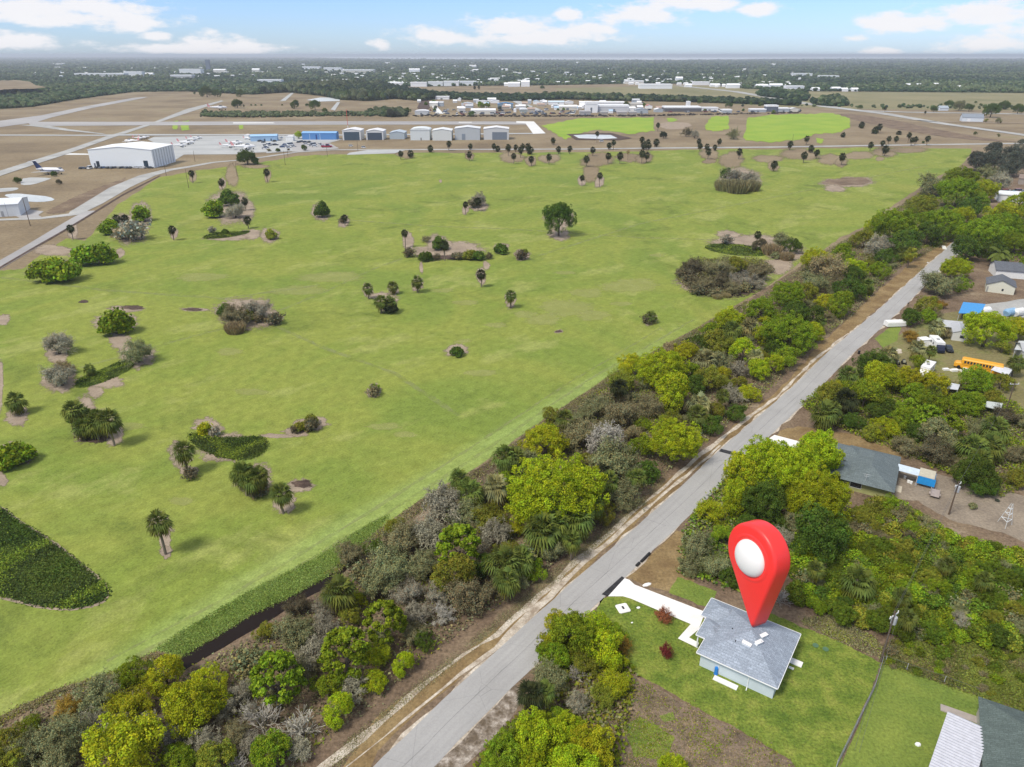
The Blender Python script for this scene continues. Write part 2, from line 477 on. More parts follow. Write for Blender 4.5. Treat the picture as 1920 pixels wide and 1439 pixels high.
def road_mat():
    m, nt, b, out = nodes('asphalt_road')
    tcx = N(nt, 'ShaderNodeTexCoord'); sp = N(nt, 'ShaderNodeSeparateXYZ'); nt.links.new(tcx.outputs['UV'], sp.inputs[0])
    pos = geo(nt)
    n1 = noise(nt, 0.12, 7, 0.6, pos); n2 = noise(nt, 3.0, 6, 0.7, pos)
    st = N(nt, 'ShaderNodeMapping'); st.inputs['Scale'].default_value = (9, 0.05, 1); nt.links.new(tcx.outputs['UV'], st.inputs['Vector'])
    n3 = noise(nt, 1.0, 6, 0.6, st.outputs[0])
    col = ramp2(nt, mth(nt, 'ADD', mth(nt, 'MULTIPLY', n1, 0.5), mth(nt, 'MULTIPLY', n3, 0.5)), [(0.34, (0.305, 0.30, 0.295)), (0.5, (0.345, 0.34, 0.335)), (0.66, (0.385, 0.38, 0.372))])
    fr = mth(nt, 'ADD', mth(nt, 'MULTIPLY', n2, 0.4), 0.8)
    cc = N(nt, 'ShaderNodeVectorMath', operation='MULTIPLY'); nt.links.new(col, cc.inputs[0]); nt.links.new(fr, cc.inputs[1])
    # dark seam along the crown, wandering a little
    wv = N(nt, 'ShaderNodeMapping'); wv.inputs['Scale'].default_value = (0, 0.35, 1); nt.links.new(tcx.outputs['UV'], wv.inputs['Vector'])
    wn_ = noise(nt, 1.0, 4, 0.7, wv.outputs[0])
    d = mth(nt, 'ABSOLUTE', mth(nt, 'SUBTRACT', mth(nt, 'ADD', sp.outputs[0], mth(nt, 'MULTIPLY', mth(nt, 'SUBTRACT', wn_, 0.5), 0.025)), 0.5))
    seam = N(nt, 'ShaderNodeMapRange'); seam.inputs['From Min'].default_value = 0.011; seam.inputs['From Max'].default_value = 0.003; nt.links.new(d, seam.inputs[0])
    dd = noise(nt, 0.5, 3, 0.6, wv.outputs[0])
    sf = mth(nt, 'MULTIPLY', seam.outputs[0], mth(nt, 'MULTIPLY', mth(nt, 'SUBTRACT', dd, 0.25, True), 1.6, True))
    col = mixc(nt, sf, cc.outputs[0], (0.07, 0.07, 0.075))
    # transverse cracks
    vo = N(nt, 'ShaderNodeTexVoronoi'); vo.feature = 'DISTANCE_TO_EDGE'; vo.inputs['Scale'].default_value = 0.12
    nt.links.new(pos, vo.inputs['Vector'])
    cr = N(nt, 'ShaderNodeMapRange'); cr.inputs['From Min'].default_value = 0.006; cr.inputs['From Max'].default_value = 0.0; cr.inputs['To Max'].default_value = 0.35
    nt.links.new(vo.outputs['Distance'], cr.inputs[0])
    col = mixc(nt, cr.outputs[0], col, (0.14, 0.14, 0.14))
    nt.links.new(col, b.inputs['Base Color']); b.inputs['Roughness'].default_value = 0.9
    bump(nt, b, n2, 0.2, 0.05)
    return m


M_road = road_mat()


def water_mat(col, rough=0.08):
    m, nt, b, out = nodes('water_surface')
    b.inputs['Base Color'].default_value = (*col, 1); b.inputs['Roughness'].default_value = rough; b.inputs['Specular IOR Level'].default_value = 0.12 if col[0] < 0.1 else 0.5
    bump(nt, b, noise(nt, 0.8, 3, 0.5, geo(nt)), 0.05, 0.1)
    return m


M_canal = water_mat((0.014, 0.009, 0.007), 0.5)
M_sea = earth('pale_water', [(0.3, (0.60, 0.66, 0.70)), (0.7, (0.68, 0.73, 0.76))], 0.001, 0.01, 0.03, 0.0)
M_pond = earth('pale_shallow_water', [(0.3, (0.45, 0.49, 0.51)), (0.7, (0.62, 0.65, 0.66))], 0.05, 0.4, 0.05, 0.0, 0.5)  # the ponds' pale sky reflection is painted in as base colour

# ------------------------------------------------------------ ground, roads, fields
me = bpy.data.meshes.new('ground')
R = 42000.0
ring = [(R * math.cos(t), R * math.sin(t)) for t in [2 * math.pi * i / 96 for i in range(96)]]
rings = [[(x * k, y * k, -0.02) for x, y in ring] for k in (1, .3, .1, .03, .01, .003)]
vs = [p for r_ in rings for p in r_] + [(0, 0, -0.02)]
fs = []
for i in range(5):
    for j in range(96): fs.append((i * 96 + j, i * 96 + (j + 1) % 96, (i + 1) * 96 + (j + 1) % 96, (i + 1) * 96 + j))
for j in range(96): fs.append((480 + j, 480 + (j + 1) % 96, 576))
me.from_pydata(vs, [], fs)
tag(link('ground', me, M_base), kind='structure')

# pasture beyond the airfield and the dirt of the wooded strip and yards
sheet('pasture', [(1040, 166), (1300, 160), (1500, 172), (2100, 176), (2300, 212), (1600, 205), (1440, 200), (1300, 192), (1180, 182), (1060, 178)], 0.10, M_pasture)
sheet('dirt_ground', [(-350, 1600), (-260, 1450), (0, 1352), (110, 1295), (290, 1228), (610, 1078), (800, 934), (900, 878), (1000, 804), (1150, 704), (1250, 650), (1340, 600), (1400, 565),
                      (1500, 500), (1620, 430), (1740, 345), (1830, 300), (1930, 300), (2300, 330), (2700, 900), (3000, 1900), (1200, 2600)], 0.0, M_dirt, amp=2, seg=4)
FIELD = [(-200, 900), (-160, 700), (0, 508), (40, 505), (75, 480), (125, 447), (160, 452), (190, 420), (222, 384), (300, 333), (370, 320), (440, 312), (500, 303), (560, 292), (650, 290),
         (820, 287), (1000, 287), (1200, 284), (1300, 281), (1440, 280), (1640, 277), (1822, 279), (1820, 290), (1800, 312), (1740, 341), (1700, 368), (1655, 398), (1620, 425), (1575, 446),
         (1545, 468), (1500, 492), (1450, 530), (1400, 561), (1340, 595), (1250, 645), (1150, 699), (1060, 760), (1000, 800), (900, 873), (800, 929), (700, 1000), (610, 1073),
         (480, 1130), (345, 1205), (290, 1222), (215, 1262), (110, 1292), (0, 1343), (-260, 1440), (-500, 1400)]
sheet('grass_field', FIELD, 0.02, M_field, amp=1.6, seg=6, seed=4)
for i, (pp, a) in enumerate([([(1012, 236), (1090, 222), (1226, 221), (1226, 246), (1180, 252), (1120, 244), (1090, 250), (1060, 262), (1040, 250)], 1.0),
                             ([(1322, 236), (1335, 219), (1365, 218), (1366, 243), (1340, 247), (1322, 243)], 1.0),
                             ([(1395, 262), (1400, 222), (1440, 216), (1500, 214), (1560, 213), (1592, 222), (1595, 240), (1570, 250), (1530, 252), (1500, 262), (1440, 268)], 1.2),
                             ([(1250, 222), (1262, 222), (1272, 226), (1262, 229), (1252, 228)], .6), ([(1530, 258), (1545, 262), (1540, 270), (1532, 268)], .6),
                             ([(323, 229), (334, 226), (333, 243), (324, 243)], .6), ([(339, 229), (354, 226), (355, 244), (340, 246)], .6), ([(448, 234), (455, 235), (457, 242), (449, 243)], .5)]):
    sheet('bright_grass_patch', pp, 0.16, M_brightgreen, amp=a * 1.9, seg=9, seed=20 + i)

# dead-grass halos left around the field's trees
HALO = []
M_palegrass = earth('pale_grass', [(0.35, (0.32, 0.345, 0.10)), (0.65, (0.39, 0.40, 0.14))], 0.2, 2.5, 0.25, 0.3)
M_darkgrass = earth('dark_grass', [(0.35, (0.10, 0.14, 0.025)), (0.65, (0.15, 0.19, 0.035))], 0.2, 2.5, 0.25, 0.3)
_fd = {}
def fading(m):
    """the same soil, giving way to the grass raggedly towards the patch's rim"""
    if m.name in _fd: return _fd[m.name]
    c = m.copy(); nt = c.node_tree; out = next(x for x in nt.nodes if x.type == 'OUTPUT_MATERIAL'); b = next(x for x in nt.nodes if x.type == 'BSDF_PRINCIPLED')
    at = N(nt, 'ShaderNodeAttribute'); at.attribute_name = 'edge'
    nn = noise(nt, 0.55, 7, 0.75, geo(nt))
    f = mth(nt, 'ADD', at.outputs['Fac'], mth(nt, 'MULTIPLY', mth(nt, 'SUBTRACT', nn, 0.5), 2.0))
    mr_ = N(nt, 'ShaderNodeMapRange'); mr_.interpolation_type = 'SMOOTHSTEP'; mr_.inputs['To Max'].default_value = 0.5 if 'pale' in m.name else 1.0; mr_.inputs['From Min'].default_value = 0.25; mr_.inputs['From Max'].default_value = 0.75; nt.links.new(f, mr_.inputs[0])
    t = N(nt, 'ShaderNodeBsdfTransparent'); mx = N(nt, 'ShaderNodeMixShader')
    nt.links.new(mr_.outputs[0], mx.inputs[0]); nt.links.new(t.outputs[0], mx.inputs[1]); nt.links.new(b.outputs[0], mx.inputs[2]); nt.links.new(mx.outputs[0], out.inputs[0])
    _fd[m.name] = c
    return c


def halo(u, v, ru, rv, mat=None, z=None, name='dead_grass_patch', amp=None, n=44):
    r = random.Random(int(u * 7 + v))
    px = []
    ph = r.uniform(0, 6.28)
    for i in range(n):
        t = 2 * math.pi * i / n
        k = 1 + 0.10 * math.sin(2 * t + ph) + 0.07 * math.sin(3 * t + ph * 2) + 0.05 * math.sin(7 * t + ph * 3) + r.uniform(-.07, .07)
        px.append((u + ru * .82 * k * math.cos(t), v + rv * .82 * k * math.sin(t)))
    HALO.append(1)
    zz = (0.03 + 0.0006 * (len(HALO) % 30)) if z is None else z
    if mat is None and v < 335: mat = M_base
    if mat not in (None, M_darkmud, M_halo, M_base, M_palegrass) or zz > .1: return sheet(name, px, zz, mat or M_halo)
    c = g(u, v); rim = [g(*q) for q in px]; k1, k2 = 0.55, 1.22
    vs = [(c.x, c.y, zz)] + [tuple(c.lerp(q, k1))[:2] + (zz,) for q in rim] + [tuple(c.lerp(q, k2))[:2] + (zz,) for q in rim]
    fs = [(0, 1 + i, 1 + (i + 1) % n) for i in range(n)] + [(1 + i, 1 + n + i, 1 + n + (i + 1) % n, 1 + (i + 1) % n) for i in range(n)]
    me = bpy.data.meshes.new(name); me.from_pydata(vs, [], fs)
    a = me.attributes.new('edge', 'FLOAT', 'POINT'); a.data.foreach_set('value', [1.0] * (n + 1) + [0.0] * n)
    return tag(link(name, me, fading(mat or M_halo)), kind='structure')


for h in [(107, 655, 34, 36), (112, 715, 40, 30), (257, 668, 40, 34), (217, 606, 50, 24), (225, 640, 25, 22), (180, 735, 22, 14), (190, 715, 60, 16), (235, 580, 42, 9), (365, 581, 34, 5),
          (460, 588, 80, 36), (500, 598, 38, 20), (160, 777, 32, 42), (178, 800, 54, 38), (215, 815, 22, 30), (32, 782, 26, 26), (0, 720, 9, 60), (5, 600, 18, 14), (2, 900, 16, 18), (30, 852, 42, 28), (338, 852, 28, 34),
          (355, 884, 26, 12), (390, 800, 38, 20), (430, 840, 84, 32), (478, 900, 40, 42), (535, 940, 26, 34), (560, 912, 38, 16), (300, 985, 28, 30), (310, 1015, 16, 30), (311, 1035, 18, 14), (585, 795, 40, 18), (520, 818, 44, 6), (555, 810, 34, 12),
          (701, 733, 18, 18), (724, 566, 26, 26), (690, 545, 14, 18), (737, 542, 14, 16), (712, 556, 30, 8), (783, 533, 15, 18), (902, 518, 13, 20), (912, 498, 8, 12), (957, 562, 15, 20), (790, 502, 5, 14),
          (856, 657, 30, 14), (1219, 599, 18, 14), (1048, 622, 11, 4.5), (979, 479, 18, 15), (840, 470, 85, 22), (765, 452, 14, 26), (822, 458, 30, 24), (940, 466, 18, 14), (600, 398, 22, 22), (645, 416, 14, 15),
          (505, 442, 22, 20), (470, 440, 24, 14), (425, 445, 52, 10), (430, 388, 56, 38), (460, 395, 20, 35), (240, 428, 58, 34), (265, 400, 28, 26), (172, 477, 52, 22), (98, 505, 58, 24), (225, 475, 12, 12), (137, 435, 12, 20), (100, 470, 50, 14),
          (326, 438, 10, 16), (502, 330, 9, 16), (417, 345, 10, 14), (435, 330, 16, 28), (362, 332, 9, 14), (462, 300, 24, 20), (480, 312, 30, 6), (1048, 440, 30, 14), (1048, 412, 34, 30), (896, 385, 24, 16), (873, 392, 9, 14), (826, 340, 4, 4),
          (1124, 340, 12, 16), (1091, 340, 10, 13), (1108, 325, 22, 22), (960, 296, 30, 14), (1030, 298, 26, 12), (1120, 300, 42, 18), (1180, 296, 32, 12), (1208, 296, 22, 15), (760, 290, 24, 10), (880, 292, 11, 12), (995, 302, 16, 12),
          (1385, 335, 56, 26), (1372, 300, 30, 22), (1330, 290, 26, 14), (1440, 298, 36, 10), (1450, 312, 14, 12), (1500, 290, 52, 14), (1560, 300, 36, 14), (1577, 306, 14, 12), (1610, 292, 40, 10), (1658, 286, 30, 12), (1700, 282, 60, 6), (1650, 298, 12, 5),
          (1590, 342, 62, 13), (1565, 354, 26, 9), (1330, 303, 18, 6), (1400, 458, 80, 28), (1365, 440, 30, 10), (1470, 470, 55, 26), (1455, 500, 40, 22), (1360, 525, 100, 44), (1310, 530, 52, 26)]:
    halo(*h)
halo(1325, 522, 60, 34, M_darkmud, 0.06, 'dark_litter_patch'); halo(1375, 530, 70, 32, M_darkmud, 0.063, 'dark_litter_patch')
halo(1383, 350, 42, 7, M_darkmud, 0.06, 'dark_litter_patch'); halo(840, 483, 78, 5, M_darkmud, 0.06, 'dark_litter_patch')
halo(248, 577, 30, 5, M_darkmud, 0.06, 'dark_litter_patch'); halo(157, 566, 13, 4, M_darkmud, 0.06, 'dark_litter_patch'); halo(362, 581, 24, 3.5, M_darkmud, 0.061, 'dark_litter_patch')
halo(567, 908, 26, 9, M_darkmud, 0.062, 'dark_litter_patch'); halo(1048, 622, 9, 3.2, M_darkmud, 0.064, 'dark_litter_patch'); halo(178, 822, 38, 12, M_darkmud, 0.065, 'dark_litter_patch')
halo(1590, 341, 52, 9, M_dirt, 0.066, 'bare_dirt_patch'); halo(1265, 236, 40, 8, M_halo, 0.12)
# faint wheel tracks and mowing lines across the field
def faint(name, col, amt):
    m, nt, b, out = nodes(name); b.inputs['Base Color'].default_value = (*col, 1); b.inputs['Roughness'].default_value = 1
    t = N(nt, 'ShaderNodeBsdfTransparent'); mx = N(nt, 'ShaderNodeMixShader')
    f = mth(nt, 'MULTIPLY', mth(nt, 'SUBTRACT', noise(nt, 0.25, 7, 0.75, geo(nt)), 0.38, True), amt, True)
    nt.links.new(f, mx.inputs[0]); nt.links.new(t.outputs[0], mx.inputs[1]); nt.links.new(b.outputs[0], mx.inputs[2]); nt.links.new(mx.outputs[0], out.inputs[0]); return m
M_track = faint('worn_grass', (0.30, 0.33, 0.13), 2.4)
for i, (px, w_) in enumerate([([(150, 690), (330, 640), (480, 600), (600, 552), (700, 505), (800, 468)], 1.6), ([(640, 412), (800, 424), (960, 430), (1200, 446), (1400, 452)], 2.2), ([(470, 590), (600, 650), (740, 700), (860, 780)], 1.5), ([(0, 520), (200, 545), (420, 560), (600, 535)], 2.0),
                        ([(240, 1240), (480, 1110), (700, 980), (900, 852), (1100, 715), (1300, 600)], 0.9), ([(200, 1240), (440, 1112), (670, 975), (870, 848), (1060, 722), (1240, 615)], 0.8), ([(1010, 480), (1200, 420), (1400, 380), (1600, 340), (1740, 310)], 2.0)]):
    ribbon('field_track', px, w_, 0.026 + .0004 * i, M_track, amp=.25, seed=40 + i)
for i, (u, v, ru, rv) in enumerate([(1062, 578, 62, 22), (1182, 536, 72, 17), (1020, 600, 42, 15), (1112, 592, 44, 12), (1100, 550, 44, 10), (985, 590, 26, 10), (872, 568, 30, 7), (830, 545, 26, 6), (1060, 512, 24, 5), (1165, 570, 30, 5), (930, 610, 30, 6), (868, 640, 22, 5), (720, 800, 36, 10), (430, 660, 34, 9), (470, 735, 40, 9),
                                    (620, 520, 80, 14), (560, 545, 70, 12), (1232, 479, 22, 4), (760, 815, 30, 8), (340, 940, 26, 12), (380, 520, 70, 10), (240, 800, 40, 10), (900, 700, 40, 9)]):
    halo(u, v, ru, rv, M_palegrass, 0.0262 + .0003 * (i % 8), 'pale_grass_patch')
# marsh patches
MARSH = [smoothpoly([(-170, 960), (-60, 930), (0, 952), (40, 985), (100, 1020), (150, 1060), (200, 1100), (204, 1118), (180, 1135), (110, 1145), (0, 1118), (-160, 1080)], 2),
         smoothpoly([(350, 815), (378, 812), (405, 822), (440, 822), (495, 818), (503, 840), (480, 860), (440, 864), (400, 855), (365, 835)], 2),
         smoothpoly([(140, 722), (150, 708), (200, 690), (240, 672), (256, 688), (200, 716), (150, 730)], 1),
         smoothpoly([(378, 447), (395, 438), (440, 435), (468, 433), (466, 438), (430, 446), (392, 449)], 1),
         smoothpoly([(1316, 463), (1345, 456), (1400, 460), (1450, 468), (1440, 480), (1400, 482), (1340, 474)], 1)]
sheet('dead_grass_rim', [(u * .5 + a * .5, v * .5 + b * .5) for (u, v), (a, b) in zip([(u * 1.0, v) for u, v in smoothpoly([(-190, 940), (-60, 915), (0, 940), (45, 975), (105, 1010), (155, 1050), (205, 1090), (212, 1120), (190, 1142), (110, 1154), (0, 1130), (-170, 1100)], 2)], smoothpoly([(-170, 960), (-60, 930), (0, 952), (40, 985), (100, 1020), (150, 1060), (200, 1100), (204, 1118), (180, 1135), (110, 1145), (0, 1118), (-160, 1080)], 2))], 0.055, M_halo, amp=1.6, seg=3)
for i, m_ in enumerate(MARSH): sheet('marsh', m_, 0.07, M_marsh)

# main road, verge sand tracks, canal
LE = [(600, 1530), (695, 1439), (830, 1319), (960, 1199), (1030, 1140), (1097, 1075), (1172, 1005), (1260, 928), (1340, 857), (1410, 792), (1475, 738), (1540, 667), (1600, 620), (1665, 560), (1740, 497), (1780, 465), (1812, 434), (1835, 420), (1856, 411)]
RE = [(740, 1530), (810, 1439), (915, 1329), (960, 1286), (1060, 1185), (1127, 1113), (1172, 1080), (1272, 990), (1350, 912), (1395, 857), (1485, 778), (1560, 708), (1600, 664), (1652, 617), (1697, 580), (1750, 522), (1795, 474), (1824, 442), (1848, 426), (1868, 416)]
def resamp(L, n):
    L = [g(u, v) for u, v in L]; d = [0]
    for i in range(1, len(L)): d.append(d[-1] + (L[i] - L[i - 1]).length)
    out = []
    for k in range(n):
        s = d[-1] * k / (n - 1); i = max(1, min(len(L) - 1, next((j for j in range(len(L)) if d[j] >= s - 1e-6), len(L) - 1)))
        t = (s - d[i - 1]) / max(1e-6, d[i] - d[i - 1]); out.append(L[i - 1].lerp(L[i], t))
    return out
la, ra_ = resamp(LE, 60), resamp(RE, 60)
mid = [(a + b) / 2 for a, b in zip(la, ra_)]
mid = [mid[0]] + [(mid[i - 1] + mid[i] * 2 + mid[i + 1]) / 4 for i in range(1, 59)] + [mid[-1]]
ribbon('road', None, 6.0, 0.03, M_road, world_pts=mid, amp=0.10)
ribbon('road_edge_gravel', None, 6.5, 0.012, M_sand, world_pts=mid, amp=0.45, seed=9)
SAND1 = [(560, 1479), (605, 1439), (680, 1382), (763, 1312), (870, 1227), (930, 1190), (990, 1140), (1080, 1052), (1195, 955), (1262, 898), (1340, 832), (1400, 785), (1455, 745), (1530, 672), (1590, 625)]
SAND2 = [(600, 1490), (650, 1439), (720, 1380), (830, 1290), (930, 1215), (1005, 1142), (1095, 1055), (1150, 1008), (1210, 955), (1275, 902), (1352, 836)]
ribbon('sand_track', SAND1, [0.9, 0.9, 1.0, 0.8, 0.5, 0.9, 1.2, 1.0, 0.7, 0.9, 1.1, 0.9, 0.6, 0.9, 0.5], 0.016, M_sand, amp=0.28, seed=5)
ribbon('sand_track', SAND2, [0.3, 0.3, 0.3, 0.3, 0.9, 1.3, 1.0, 0.8, 0.6, 0.8, 0.6], 0.020, M_sand, amp=0.25, seed=6)
M_verge = earth('dry_verge', [(0.3, (0.15, 0.095, 0.045)), (0.5, (0.23, 0.16, 0.075)), (0.7, (0.30, 0.22, 0.11))], 0.2, 2.0, 0.35, 0.5)
ribbon('verge', [(640, 1480), (690, 1400), (760, 1330), (900, 1215), (980, 1160), (1120, 1030), (1240, 925), (1330, 850), (1400, 793), (1470, 733), (1560, 640), (1660, 550), (1745, 485), (1790, 450)],
       [3.5, 3.5, 3.5, 3, 2.6, 2.6, 2.6, 2.6, 3, 3, 4, 6, 7, 5], 0.006, M_verge, amp=0.5, seed=8)
ribbon('sandy_shoulder', [(800, 1480), (850, 1425), (905, 1362), (945, 1322), (975, 1290)], [4.2, 4.2, 4.6, 3.6, 1.5], 0.009, M_shoulder, amp=0.6, seed=12); halo(1215, 1160 - 5, 8, 3, M_dirt, 0.007, 'dirt_patch')
sheet('verge', [(1560, 640), (1640, 560), (1700, 500), (1770, 455), (1780, 466), (1735, 500), (1660, 563), (1595, 622)], 0.009, M_verge, amp=1.5)
sheet('canal', [(328, 1246), (345, 1228), (400, 1196), (480, 1148), (540, 1118), (610, 1078), (655, 1046), (668, 1052), (620, 1098), (560, 1130), (505, 1164), (450, 1196), (400, 1225), (345, 1258)], 0.03, M_canal, amp=1.2, seg=4)
sheet('road_patch', [(1352, 842), (1396, 853), (1392, 859), (1348, 847)], 0.034, M_blacktop)
sheet('asphalt_apron', [(1128, 1115), (1166, 1081), (1172, 1085), (1139, 1119)], 0.036, M_blacktop)

# near lot: lawn, bare lot, neighbour lawn
sheet('lawn', [(1118, 1150), (1127, 1122), (1170, 1115), (1250, 1130), (1320, 1160), (1420, 1140), (1510, 1178), (1580, 1205), (1652, 1243), (1640, 1280), (1592, 1392), (1572, 1439), (1560, 1500), (1540, 1500), (1480, 1425), (1380, 1365), (1290, 1318), (1190, 1262), (1150, 1225), (1110, 1190)],
      0.012, M_lawn, amp=2.6, seg=9, seed=31)
sheet('lawn', [(1653, 1242), (1700, 1258), (1840, 1308), (1960, 1350), (1800, 1560), (1560, 1500), (1574, 1439), (1596, 1392), (1643, 1282)], 0.013, M_lawn2, amp=0.8, seg=6, seed=32)
sheet('lawn', [(1270, 1082), (1300, 1092), (1345, 1110), (1330, 1142), (1290, 1125), (1255, 1112)], 0.014, M_lawn2, amp=2.2, seg=4, seed=33)
sheet('lawn', [(1165, 1362), (1200, 1345), (1235, 1362), (1265, 1385), (1250, 1425), (1190, 1420)], 0.014, M_lawn, amp=2.5, seg=4, seed=34)
sheet('lawn', [(1236, 1342), (1262, 1335), (1266, 1350), (1245, 1354)], 0.014, M_lawn2, amp=1.2, seg=4, seed=36)
sheet('leaf_litter', [(1190, 1275), (1230, 1290), (1370, 1372), (1385, 1395), (1300, 1400), (1200, 1330)], 0.008, M_lot, amp=5, seg=4, seed=35)
sheet('dirt_lot', [(1160, 1500), (1165, 1350), (1185, 1268), (1290, 1322), (1380, 1370), (1480, 1430), (1540, 1505)], 0.004, M_lot, amp=5, seg=9)
# right yards
sheet('yard_grass', [(1600, 690), (1700, 620), (1760, 590), (1930, 560), (2150, 600), (2150, 800), (1880, 790), (1830, 720), (1760, 715), (1640, 700)], 0.008, earth('yard_grass', [(0.3, (0.15, 0.135, 0.05)), (0.5, (0.20, 0.175, 0.08)), (0.7, (0.16, 0.19, 0.045))], 0.08, 1.2, 0.3, 0.5), amp=2)
sheet('yard_grass', [(1640, 635), (1668, 615), (1690, 612), (1682, 640), (1655, 652)], 0.016, M_lawn2, amp=1)
sheet('sand_patch', [(1650, 660), (1660, 654), (1690, 655), (1692, 663), (1660, 665)], 0.018, M_sand, amp=1)
sheet('sand_patch', [(1665, 605), (1675, 598), (1690, 600), (1692, 614), (1668, 612)], 0.018, M_sand, amp=1)
sheet('dirt_yard', [(1640, 930), (1660, 895), (1700, 880), (1760, 890), (1920, 930), (2050, 980), (2000, 1050), (1880, 1000), (1780, 975), (1720, 940)], 0.008, earth('dirt_yard', [(0.3, (0.19, 0.155, 0.12)), (0.7, (0.30, 0.25, 0.19))], 0.15, 2, 0.3, 0.4), amp=2)
sheet('dirt_yard', [(1820, 575), (1930, 560), (2000, 580), (1990, 600), (1860, 592)], 0.016, M_gravel, amp=1.5)
sheet('dirt_yard', [(1440, 828), (1470, 805), (1500, 800), (1600, 815), (1690, 842), (1700, 860), (1560, 850), (1480, 840)], 0.01, M_verge, amp=2)
sheet('driveway', [(1436, 826), (1452, 816), (1502, 829), (1500, 840), (1440, 838)], 0.026, M_concrete)
sheet('dirt_lot', [(1175, 1082), (1215, 1045), (1270, 995), (1300, 1010), (1300, 1090), (1260, 1110), (1215, 1100)], 0.009, M_verge, amp=2)

# airfield
def rib(name, px, w, mat, z=0.1): return ribbon(name, px, w, z, mat)
rib('field_road', [(-60, 416), (0, 412.5), (75, 410), (137, 402.5), (175, 382), (225, 352), (275, 330), (312, 320), (350, 314), (400, 305), (445, 301), (480, 297), (555, 286), (622, 281.5), (790, 281), (960, 280.5), (1085, 280), (1260, 278), (1440, 276.5), (1690, 272.5), (1905, 269.5), (2050, 268)],
    [5, 5, 6, 8, 11, 13, 12, 9, 7, 6, 5.5, 5.5, 5.5, 6, 8, 8, 8, 9, 9, 9, 9, 9], M_gravel, 0.12)
rib('field_road', [(-40, 520), (0, 497), (40, 474), (75, 453), (110, 432), (150, 408), (170, 396)], [6.5, 6.5, 6.5, 6.5, 7, 7, 5], M_runway, 0.11)
rib('ditch', [(-40, 528), (0, 503), (75, 459), (112, 438), (152, 414), (230, 366), (300, 330)], [1.6] * 7, M_darkmud, 0.115)
sheet('runway', [(0, 227), (77, 217), (160, 200), (250, 184), (277, 182), (267, 185), (173, 203), (100, 220), (67, 230), (0, 239), (-80, 248), (-80, 236)], 0.2, M_runway)
sheet('runway', [(50, 229), (215, 229), (640, 228), (960, 228.5), (995, 230), (990, 234), (640, 234.5), (215, 236), (60, 237)], 0.22, M_runway)
sheet('taxiway', [(-60, 342), (0, 321), (57, 303), (125, 282), (200, 256), (225, 249), (287, 230), (350, 205), (415, 189), (420, 190), (310, 226), (236, 251), (205, 261), (125, 290), (60, 311), (0, 331), (-60, 352)], 0.24, M_gravel)
sheet('taxiway', [(37, 235), (80, 234.5), (130, 243), (190, 250.5), (200, 253), (125, 246), (75, 239)], 0.25, M_gravel)
sheet('taxiway', [(-40, 253), (190, 253.5), (240, 252), (640, 253), (1000, 250), (1000, 252), (640, 255), (240, 255), (190, 255.5), (-40, 255)], 0.26, M_apron)
M_whitepave = earth('white_pavement', [(0.3, (0.62, 0.62, 0.60)), (0.7, (0.74, 0.74, 0.72))], 0.02, 0.3, 0.05, 0.1)
sheet('taxiway', [(968, 228), (1001, 228.5), (1023, 251), (1000, 252), (997, 248), (985, 232), (968, 231)], 0.28, M_whitepave)
sheet('runway_marking', [(437, 230.4), (512, 230.4), (516, 232), (437, 232.4)], 0.3, M_whitepave)
sheet('runway_marking', [(860, 229.5), (885, 229.5), (885, 230.8), (860, 230.8)], 0.3, M_whitepave)
sheet('apron', [(277, 262), (290, 257), (430, 255.5), (620, 255.5), (642, 262), (560, 284), (475, 287), (440, 290), (345, 290.5), (312, 311), (285, 315), (290, 300), (322, 285)], 0.15, M_apron, sm=0)
sheet('driveway', [(120, 291), (132, 288), (170, 289), (172, 291)], 0.16, M_whitepave)
sheet('apron', [(655, 300 - 13), (690, 282), (760, 282), (740, 288), (650, 291)], 0.14, M_apron)
sheet('parking_lot', [(548, 268), (570, 264), (620, 270), (636, 279), (560, 285), (548, 285)], 0.17, M_runway)
sheet('parking_lot', [(490, 272), (548, 268), (548, 284), (500, 288)], 0.18, M_apron)
sheet('driveway', [(24, 398), (45, 392), (82, 397), (72, 404), (80, 409), (40, 411), (30, 406)], 0.13, M_runway)
sheet('pond', [(5, 366), (30, 363), (60, 366), (92, 369), (106, 376), (75, 380), (45, 378), (20, 372)], 0.1, M_pond, sm=1)
sheet('concrete_pad', [(-20, 356), (8, 353), (37, 352), (30, 358), (0, 361), (-20, 361)], 0.1, M_apron, sm=1)
sheet('concrete_pad', [(38, 342), (45, 333), (98, 334), (90, 338), (62, 347), (40, 348)], 0.1, M_apron, sm=1)
sheet('bare_dirt_patch', smoothpoly([(80, 400), (110, 385), (150, 365), (195, 348), (225, 338), (238, 332), (230, 345), (190, 365), (150, 388), (110, 402)], 1), 0.1, M_dirt, amp=1.2)
sheet('pond', [(1075, 254.5), (1100, 253), (1145, 254), (1158, 260), (1130, 261.5), (1085, 260)], 0.3, M_pond)
sheet('dark_litter_patch', [(1062, 252), (1145, 250), (1185, 260), (1160, 264), (1080, 263)], 0.26, M_darkmud, amp=.6)
sheet('pond', [(575, 188), (600, 183.5), (637, 183), (637, 190), (600, 191)], 0.3, M_pond)
sheet('dirt_road', [(620, 206), (632, 192), (638, 192), (628, 208)], 0.3, M_apron)
sheet('dirt_road', [(525, 190), (548, 173), (554, 172), (535, 190)], 0.3, M_apron)
sheet('dirt_road', [(805, 192), (812, 193), (832, 214), (818, 214)], 0.3, M_whitepave)
sheet('dirt_road', [(960, 190), (975, 190), (1018, 208), (1000, 210)], 0.3, M_apron)
sheet('bare_dirt_patch', smoothpoly([(780, 207), (788, 190), (796, 180), (806, 192), (806, 207)], 1), 0.25, M_darkmud)
